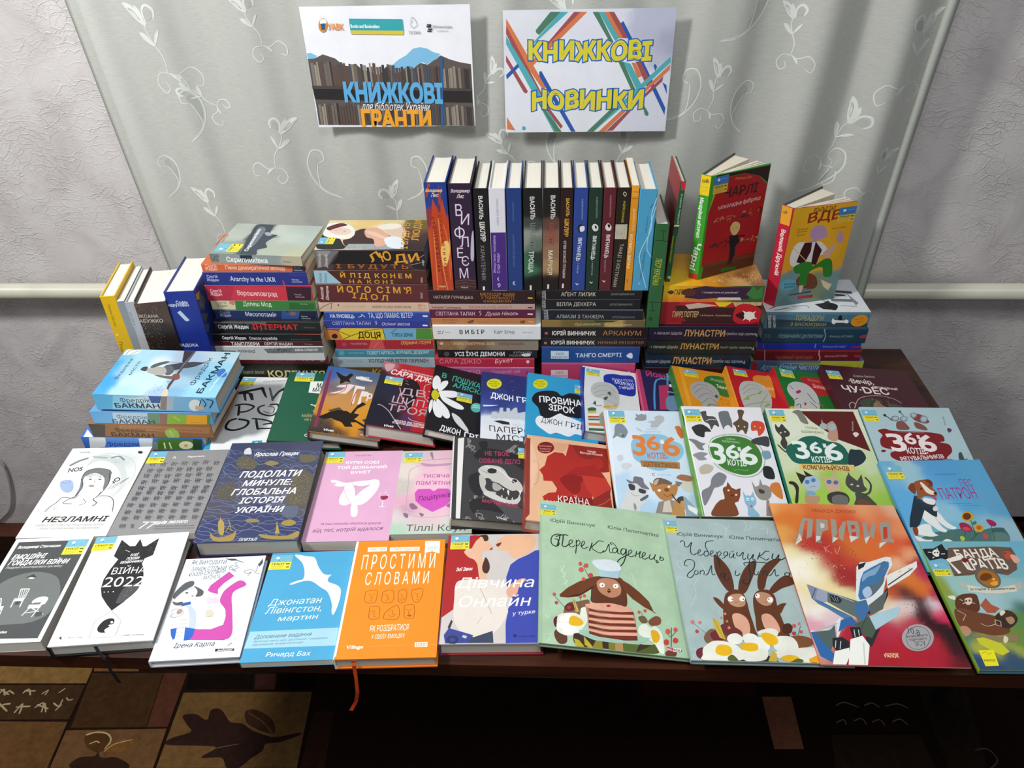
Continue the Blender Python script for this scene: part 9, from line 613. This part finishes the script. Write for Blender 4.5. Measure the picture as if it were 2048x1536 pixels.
('half-open standing yellow book with a red spine and a seated figure','books standing on the stacks','h',[0.469,1.3646,0.8982,0.74314,0.66913,0.0,0.0,0.0,1.0],(1260,2000,252),('b82038','b82038','3a3a3a','e4dcc8'),'F 173 937 124 d8a420 472 949 101 d8a020 26 790 75 d89c20 592 720 104 d89c1c 368 627 129 dca424 79 541 76 d89820 83 222 65 6c8c8c 228 135 80 5c7c80 421 134 81 7c8c70 612 146 82 6c8c90 572 45 82 607c70 659 464 80 d09c24|T 5c3414 bj 202 943 0.3 210 41 РОАЛЬД ДАЛ|T 8c2c18 bj 163 851 0.5 321 90 ВДВ|T 6c4814 r 75 784 -0.4 103 17 Великий|T 6c4814 r 75 758 0 97 20 Дружній|T 6c4814 r 82 724 1 84 17.5 Велетень|T 6c4814 r 423 753 0 148 15 Квентін Блейк|S 6c3c24 188 207 5 91 95 25 88 -51 36 -97 -58 -31|S b08cac 212 744 28 62 86 -4 50 -54 15 -63 -57 -17 -48 -6 -56 31|P b08cac 212 659 84 13 -2 -48 -63 8|S d8d4d0 61 568 53 91 126 -16 100 -1 98 -98 12 -52 -78 10 -33 -71 -169 -28 -95 39|P 3c1418 178 651 76 -9 7 -88 -45 -132 -82 36 22 122|P 3c1418 288 649 86 -97 -28 -147 -52 7 -8 139|L d8b070 6.5 54 630 242 -232|P c8a08c 392 524 104 86 24 -21 -50 -125 -62 -4|P b08cac 496 660 20 70 32 -28 29 -90 -55 -5|S 2c7828 119 410 91 38 78 -10 34 -43 112 61 72 -34 36 -147 -34 -21 -56 20 -36 96 -108 -24 -24 -61 8 -93 -78 12 -14 118 -54 20|P d8b098 220 202 46 -6 -8 -78 -26 4|P d8c8a0 436 238 89 -52 43 -20 -23 -63 -63 49|S 5ca0b8 16 244 54 45 93 -26 27 -69 -70 -30 -80 25|T 24506c b 57 226 -5.3 129 18.5 КОЛИ|T 24506c b 64 192 -1.7 114 19 ВЕЛИКА|L 3c2418 11 132 110 229 6|P a8203c 227 82 162 -4 3 -31 -161 5','P e0a030 2 2 0 122 168 0 4 -112|P a01c28 2 107 0 17 912 0 -2 -2|T 6c4c10 b 74 28 99.4 37 29.5 ой|T f0e4e0 bj 223 41 2.2 453 41.5 Великий Дружній',(916,1620,341,293,1),0,{},(0.4712,)),
('upright yellow book, leftmost of the standing books by the wall','books standing at the left end','h',[-0.8271,1.2731,0.7502,-0.19081,0.98163,0.0,0.0,0.0,1.0],(1400,2250,270),('e0b418','e0b418','e0b418','e8e4d8'),'','T 5c4c10 r 83 45 -2.6 242 21 Оксана Забужко|T 5c4c10 r 488 19 -6.2 221 30 Планета|S f0e0a0 412 38 8 -4 2 -8 -4 -6 -8 0 -8 6 -2 7 4 5',None,0,{},0),
('upright thin grey book beside the yellow one','books standing at the left end','p',[-0.7993,1.2744,0.7502,-0.19081,0.98163,0.0,0.0,0.0,1.0],(1400,2150,135),('8c9498','8c9498','8c9498','e8e4d8'),'','T 2c3438 b 120 -21 -2.2 276 21 Оксана Забужко',None,0,{},0),
('upright silver-white book between the thin grey and the brown one','books standing at the left end','h',[-0.7848,1.2738,0.7502,-0.19081,0.98163,0.0,0.0,0.0,1.0],(1400,2130,178),('3a3432','b0b4b8','b0b4b8','e8e4d8'),'','T 6c7478 r 99 9 0.6 153 19.5 ОКСАНА|T 6c7478 r 95 -21 0.8 166 17 ЗАБУЖКО|T 8c9498 r 263 1 -2.9 262 15 Музей покинутих секретів',None,0,{},0),
('thick upright brown book with a rough bark-like spine','books standing at the left end','h',[-0.7651,1.2692,0.7502,-0.19081,0.98163,0.0,0.0,0.0,1.0],(1400,2120,560),('3c2c24','3c2c24','3c2c24','e8e4d8'),'','F 55 10 60 5c4838 72 161 61 4c3c30 182 25 61 3c2c24 376 22 83 2c201c 452 107 63 241c18|D 7c6450 160 5 2 2 27 223 469 -77 -28 -146|D 1c1410 120 5.5 2 2 27 223 487 -38 -31 -185|T b8a898 b 140 -14 84.3 188 32.5 ОКСАНА|T b8a898 b 191 -34 84.1 235 35.5 ЗАБУЖКО',None,0,{},0),
('very thick upright royal blue book beside the tall left stack','books standing at the left end','h',[-0.7058,1.2868,0.7502,-0.10453,0.99452,0.0,0.0,0.0,1.0],(1450,2290,560),('1c3088','1c3088','1c3088','e8e4d8'),'P b0a028 8 1104 118 -28 -42 -64 -82 37|P 4c5c64 104 1076 103 -134 -101 -57 -78 71|P 4c5c64 2 901 177 -98 -121 -31 -56 81|P 4c5c64 30 788 94 -84 -84 -39 -38 51|P 3c4c54 251 1094 97 -78 -92 -26 -81 71','T d0d8ec b 123 85 85.2 104 30 Софія|T d0d8ec b 144 -17 85.9 210 30 Андрухович|P b8ccdc 216 70 -19 32 108 58 11 -20 -4 -20|T d0d8ec b 587 -52 86.3 218 32 АМАДОКА|D 2848b8 20 3.5 2 123 6 115 15 -4 -7 -114',None,0,{},0),
]
SHEETS=[('sheet1',-0.4265,1.442,1.2051,2949,2064,'P 5c5450 2 607 72 7 70 30 106 -36 48 -44 52 -26 78 25 48 -53 54 -10 61 -31 51 -1 60 70 50 -49 93 8 95 25 59 43 72 -19 57 34 68 43 80 -35 80 -23 104 -19 4 -544 -1452 22|P 7cb8dc 2 654 34 4 56 -26 -28 -22 -60 -3|P 7cb8dc 728 524 90 69 68 33 69 56 65 12 62 -14 52 -30 58 -14 -26 -38 -56 -26 -48 -24 -35 21 -39 -21 -40 -30 -103 -21 -63 -24|P 4c5058 2 572 14 0 0 -200 -14 0|P 7c7468 18 574 26 -1 0 -202 -26 1|P 968e80 48 556 20 -2 1 -184 -21 1|P 968e80 72 581 14 -1 1 -210 -15 0|P 5c4c44 89 568 19 -1 0 -197 -18 0|P 544c48 112 582 20 0 1 -214 -21 1|P 6c645c 136 567 26 -1 0 -198 -26 0|P 6c645c 166 584 21 -2 1 -215 -22 1|P 3c3a3c 191 584 15 -1 0 -217 -14 1|P 5c4c44 209 556 18 -1 1 -189 -19 0|P 5c4c44 230 547 22 -1 1 -181 -23 1|P 544c48 256 559 22 -1 2 -194 -24 1|P 544c48 282 576 26 0 0 -212 -25 0|P 5c4c44 312 569 18 -1 2 -205 -19 1|P 5c4c44 334 545 24 -1 0 -182 -24 1|P 4c5058 362 562 18 -1 1 -199 -19 0|P 8c8478 384 560 18 -1 2 -198 -20 1|P 6c645c 406 548 26 -1 0 -187 -26 0|P 544c48 436 535 24 -1 2 -175 -25 1|P 484440 465 560 22 -2 1 -200 -22 1|P 8c8478 490 549 26 -1 2 -190 -26 0|P 3c3a3c 521 532 21 -2 1 -174 -21 2|P 968e80 545 566 15 -1 2 -209 -16 0|P 5c4c44 563 537 11 -1 2 -180 -12 0|P 5c4c44 576 566 26 -2 1 -209 -25 1|P 6c645c 606 532 24 -1 0 -177 -22 1|P 5c4c44 634 535 20 -1 1 -180 -21 0|P 3c3a3c 657 550 23 -1 1 -197 -23 2|P 3c3a3c 684 524 18 -1 2 -171 -19 0|P 484440 705 556 10 0 2 -204 -10 0|P 5c4c44 717 552 11 0 1 -200 -10 0|P 6c645c 730 550 14 -1 2 -198 -15 1|P 4c5058 747 546 27 -2 2 -194 -28 1|P 5c4c44 778 524 27 -2 2 -173 -27 1|P 5c4c44 810 523 16 -1 2 -174 -16 1|P 484440 829 532 21 0 2 -184 -21 0|P 484440 854 518 12 -1 2 -169 -12 0|P 8c8478 868 530 14 -2 2 -181 -14 1|P 3c3a3c 884 536 26 -2 2 -188 -26 1|P 6c645c 916 530 18 0 2 -184 -18 0|P 4c5058 938 513 23 -1 2 -168 -23 1|P 544c48 965 526 11 -1 2 -181 -10 0|P 968e80 977 524 11 0 2 -180 -10 0|P 3c3a3c 990 514 16 -2 2 -169 -16 1|P 6c645c 1008 546 24 -2 2 -202 -23 1|P 4c5058 1036 544 26 -1 2 -201 -26 0|P 4c5058 1066 527 14 -1 4 -185 -15 1|P 4c5058 1083 536 13 -1 3 -195 -13 1|P 5c4c44 1098 532 25 -1 3 -191 -25 0|P 544c48 1128 511 11 -1 3 -170 -12 0|P 3c3a3c 1141 532 15 -1 3 -192 -15 1|P 5c4c44 1159 532 14 0 3 -194 -14 1|P 4c5058 1176 534 20 0 4 -196 -22 0|P 8c8478 1200 513 26 -1 4 -175 -27 1|P 544c48 1232 505 17 -1 3 -168 -18 0|P 8c8478 1252 508 11 0 3 -172 -11 0|P 8c8478 1265 518 25 -2 4 -181 -26 1|P 8c8478 1294 532 24 -2 4 -196 -24 1|P 544c48 1322 502 16 -1 3 -167 -15 0|P 7c7468 1340 518 25 -1 3 -184 -24 1|P 544c48 1370 517 24 -1 2 -184 -23 0|P 3c3a3c 1398 510 17 -2 3 -176 -17 0|P 3c3a3c 1418 504 18 0 3 -173 -18 1|P 5c4c44 1439 512 16 -2 3 -180 -16 0|P 2a2828 2 377 1452 -47 -2 -118 -1444 46|P 4c5058 12 206 14 0 -5 -182 -14 0|P 7c7468 28 208 26 0 -4 -184 -26 0|P 968e80 58 192 20 0 -4 -169 -20 1|P 968e80 83 216 14 0 -5 -194 -14 1|P 5c4c44 100 204 18 0 -4 -182 -19 0|P 544c48 122 218 21 0 -5 -196 -20 0|P 6c645c 146 204 26 0 -5 -182 -25 0|P 6c645c 176 220 22 0 -5 -199 -21 1|P 3c3a3c 202 221 14 -1 -4 -199 -15 0|P 5c4c44 218 196 18 -1 -3 -175 -19 1|P 5c4c44 240 188 22 0 -4 -168 -22 0|P 544c48 266 200 22 -1 -3 -179 -23 0|P 544c48 292 216 26 0 -4 -196 -25 0|P 5c4c44 322 210 18 0 -3 -191 -19 0|P 5c4c44 343 188 23 0 -2 -170 -24 1|P 4c5058 371 204 19 0 -4 -186 -18 0|P 8c8478 392 203 20 -1 -3 -184 -19 0|P 6c645c 415 192 25 0 -2 -174 -26 0|P 544c48 444 181 26 -1 -3 -163 -25 1|P 484440 474 204 22 0 -2 -188 -22 1|P 8c8478 500 195 25 -1 -2 -178 -25 0|P 3c3a3c 530 179 20 0 -2 -163 -20 0|P 968e80 554 212 15 0 -2 -196 -15 0|P 5c4c44 572 185 10 0 -1 -170 -11 1|P 5c4c44 585 212 25 0 -2 -198 -25 1|P 6c645c 614 182 24 -1 -2 -167 -23 0|P 5c4c44 642 185 20 -1 -1 -170 -21 0|P 3c3a3c 666 200 22 -1 -2 -185 -22 0|P 3c3a3c 692 176 18 -1 0 -162 -20 1|P 484440 714 206 10 0 -2 -193 -10 0|P 5c4c44 726 203 10 0 -1 -190 -11 0|P 6c645c 738 200 14 0 0 -188 -15 1|P 4c5058 755 198 27 -1 0 -185 -28 0|P 5c4c44 786 177 27 -1 -1 -164 -26 0|P 5c4c44 818 178 16 -1 0 -165 -17 0|P 484440 837 186 21 0 0 -175 -22 0|P 484440 862 172 11 0 0 -162 -11 1|P 8c8478 876 184 14 0 0 -174 -15 0|P 3c3a3c 892 191 26 -1 0 -180 -26 0|P 6c645c 923 186 19 0 0 -176 -19 0|P 4c5058 945 170 23 0 1 -161 -23 1|P 544c48 973 183 10 -1 1 -173 -11 0|P 968e80 985 182 11 0 0 -174 -11 1|P 3c3a3c 998 172 16 0 0 -164 -16 0|P 6c645c 1016 203 23 -1 1 -194 -23 0|P 4c5058 1043 202 26 0 1 -194 -26 0|P 4c5058 1074 186 14 0 1 -178 -14 0|P 4c5058 1090 196 14 -1 0 -188 -12 1|P 5c4c44 1106 192 24 0 2 -186 -25 1|P 544c48 1134 172 12 0 2 -166 -12 0|P 3c3a3c 1148 193 16 -1 1 -186 -15 0|P 5c4c44 1166 194 14 0 2 -188 -14 0|P 4c5058 1182 196 22 0 2 -190 -22 0|P 8c8478 1208 176 26 -1 2 -170 -27 1|P 544c48 1238 169 18 -1 2 -164 -18 1|P 8c8478 1258 172 12 0 2 -168 -12 0|P 8c8478 1272 182 25 0 2 -178 -25 0|P 8c8478 1301 196 23 0 3 -192 -23 0|P 544c48 1329 168 15 0 2 -164 -14 0|P 7c7468 1347 184 25 0 2 -181 -24 1|P 544c48 1376 184 24 -1 2 -181 -24 1|P 3c3a3c 1404 177 17 -1 3 -174 -17 0|P 3c3a3c 1424 172 18 0 3 -170 -18 0|P 5c4c44 1445 180 16 0 3 -178 -16 0|P 4c4440 2 377 1452 -39 1 -24 -1453 36|P 2c5c94 1194 606 19 0 -37 -604 -24 0|T 5ca8d8 B 291 237 -1.4 888 164 КНИЖКОВІ|T f0f0f4 li 427 155 -1.2 623 72.5 для бібліотек України|T e8a030 B 421 1 -1.6 636 156 ГРАНТИ|S d08c38 224 884 -10 -28 -17 -21 -21 -7 -17 8 -11 20 0 28 10 28 18 20 20 8 17 -8 11 -20|S e8ecf0 222 908 -6 -13 -12 -9 -16 -4 -14 4 -8 10 -2 13 6 13 12 10 16 2 13 -3 9 -10|P 2c5c84 168 896 46 4 -14 -54 -31 0|T e0944c b 228 846 -1.4 135 51.5 УАВК|P 3aa0a8 422 934 463 -10 2 -93 -466 9|P d0c040 421 840 466 -9 -6 -33 -459 12|T e8f4f4 b 429 861 -1.5 251 28 Books and Booksellers|C 9a9ea4 3.5 954 902 17 37 21 -17 18 -45 -38 -24 -20 33 25 24|T 6c7074 l 931 802 -0.7 103 25 ТОЛОКА|P 2a2c3c 1095 880 40 0 -5 -10 -36 1|P 2a2c3c 1091 866 41 0 0 -10 -42 0|P 2a2c3c 1101 847 41 -1 -4 -10 -38 0|P 2a2c3c 1094 830 38 0 0 -10 -38 0|T 6c7074 r 1146 849 -1.3 165 23 Бібліотечна Країна|T 8c9094 r 1179 821 -1.2 98 10 БЛАГОДІЙНИЙ ФОНД'),('sheet2',-0.0755,1.442,1.1923,2954,2088,'F 152 921 132 d8dce4 768 953 131 d8dce8 1380 945 130 b8bcd0 1435 822 70 a0a4bc 694 534 182 e0e4ec 142 179 141 dcdfe8 708 127 141 dcdfe8 1364 121 140 d0d4e0 61 797 71 d8d4e0|P 4c7c64 408 1027 88 -1 -184 -182 -27 18 -4 20|P 50a8b0 496 1026 65 -2 -366 -312 9 16|P 9c5054 609 1024 65 -1 -290 -279 -18 16|P d0784c 666 1024 56 -2 -464 -431 -18 35 179 168|P d0784c 28 980 344 -575 -23 -27 -165 231 -158 313|P 9c5054 26 922 304 -562 0 -26 -146 206 -160 316|P 50a8b0 24 840 242 -390 246 -448 -66 0 -226 414 -198 357|P 4c7c64 266 334 256 -332 -58 0 -162 268|P 9c5054 20 680 190 -310 -14 -19 -24 11 -154 266|P 2c58a8 16 515 105 95 13 -26 -112 -108|P 2c58a8 312 538 18 8 320 -544 -42 0 -296 501|P 9c5054 387 242 143 -188 -18 -24 -125 166|P 4c7c64 766 1022 52 -1 135 -235 -17 -24|P 50a8b0 818 1021 48 -1 138 -209 -34 -25|P d0784c 866 1020 39 0 144 -210 -45 1|P 9c5054 905 1020 43 0 145 -210 -53 0|P 2c58a8 1010 930 22 16 118 -195 308 -538 -2 -65|P 4c7c64 1008 617 44 -1 126 -246 -26 -18|P 50a8b0 1052 616 64 -18 124 -202 -52 -26|P d0784c 1125 607 36 -1 63 -113 -36 -17|P 9c5054 1160 615 45 -1 116 -201 -44 -17|P 50a8b0 1461 654 9 -42 -238 -234 -155 -143 -260 -233 -29 0|P d0784c 1464 586 -1 -44 -167 -156 -374 -384 -58 0|P 9c5054 1414 491 -5 -44 -238 -231 -175 -204 -66 -9|P 4c7c64 966 208 48 0 -197 -206 -62 0|P 4c7c64 1241 270 69 -102 -3 -28 -29 10|P 2c58a8 1320 579 12 17 20 -26 -14 -34|P 2c58a8 1410 438 39 -26 12 -81|P d0784c 14 143 74 -123 -77 10|S 50a8b0 186 38 -2 -10 -6 -6 -9 -3 -9 3 -6 6 -2 10 2 10 6 6 9 3 9 -3 6 -6|O 1f64b0 bj 226 639 -0.2 1058 144.5 КНИЖКОВІ|T d8cc3c Bj 226 639 -0.2 1058 144.5 КНИЖКОВІ|O 1f64b0 bj 255 215 0 989 150.5 НОВИНКИ|T d8cc3c Bj 255 215 0 989 150.5 НОВИНКИ')]

for i,b in enumerate(BOOKS): book(*b, i+1)
for k,x,y,z,w_,h_,art in SHEETS:
    w_*=1e-4; h_*=1e-4; mb=MB(); n=16
    cur=lambda u,v:y
    for i in range(n):
        for e,flip in ((0,0),(.0004,1)):
            a,b_=w_*i/n,w_*(i+1)/n
            for j in range(6):
                v0,v1=h_*j/6,h_*(j+1)/6
                mb.poly([(a,cur(a,v0)+e,v0),(b_,cur(b_,v0)+e,v0),(b_,cur(b_,v1)+e,v1),(a,cur(a,v1)+e,v1)],'e8eaf0')
    ma=MB(); draw(ma,art,w_,h_,lambda u,v,L:(u,cur(u,v)-.0001-L*1e-5,v))
    off=len(mb.v); mb.v+=ma.v; mb.f+=[[q+off for q in f] for f in ma.f]; mb.c+=ma.c; mb.m+=ma.m
    o=mb.build('poster',M_PRINT); o.location=(x,0,z)
    tag(o, 'white printed sheet with bookshelf picture and blue and orange lettering' if k=='sheet1' else 'printed sheet with coloured diagonal bars and yellow blue-outlined lettering','poster','paper sheets pinned to the curtain')
bpy.data.objects.remove(_to); bpy.data.curves.remove(_tc)
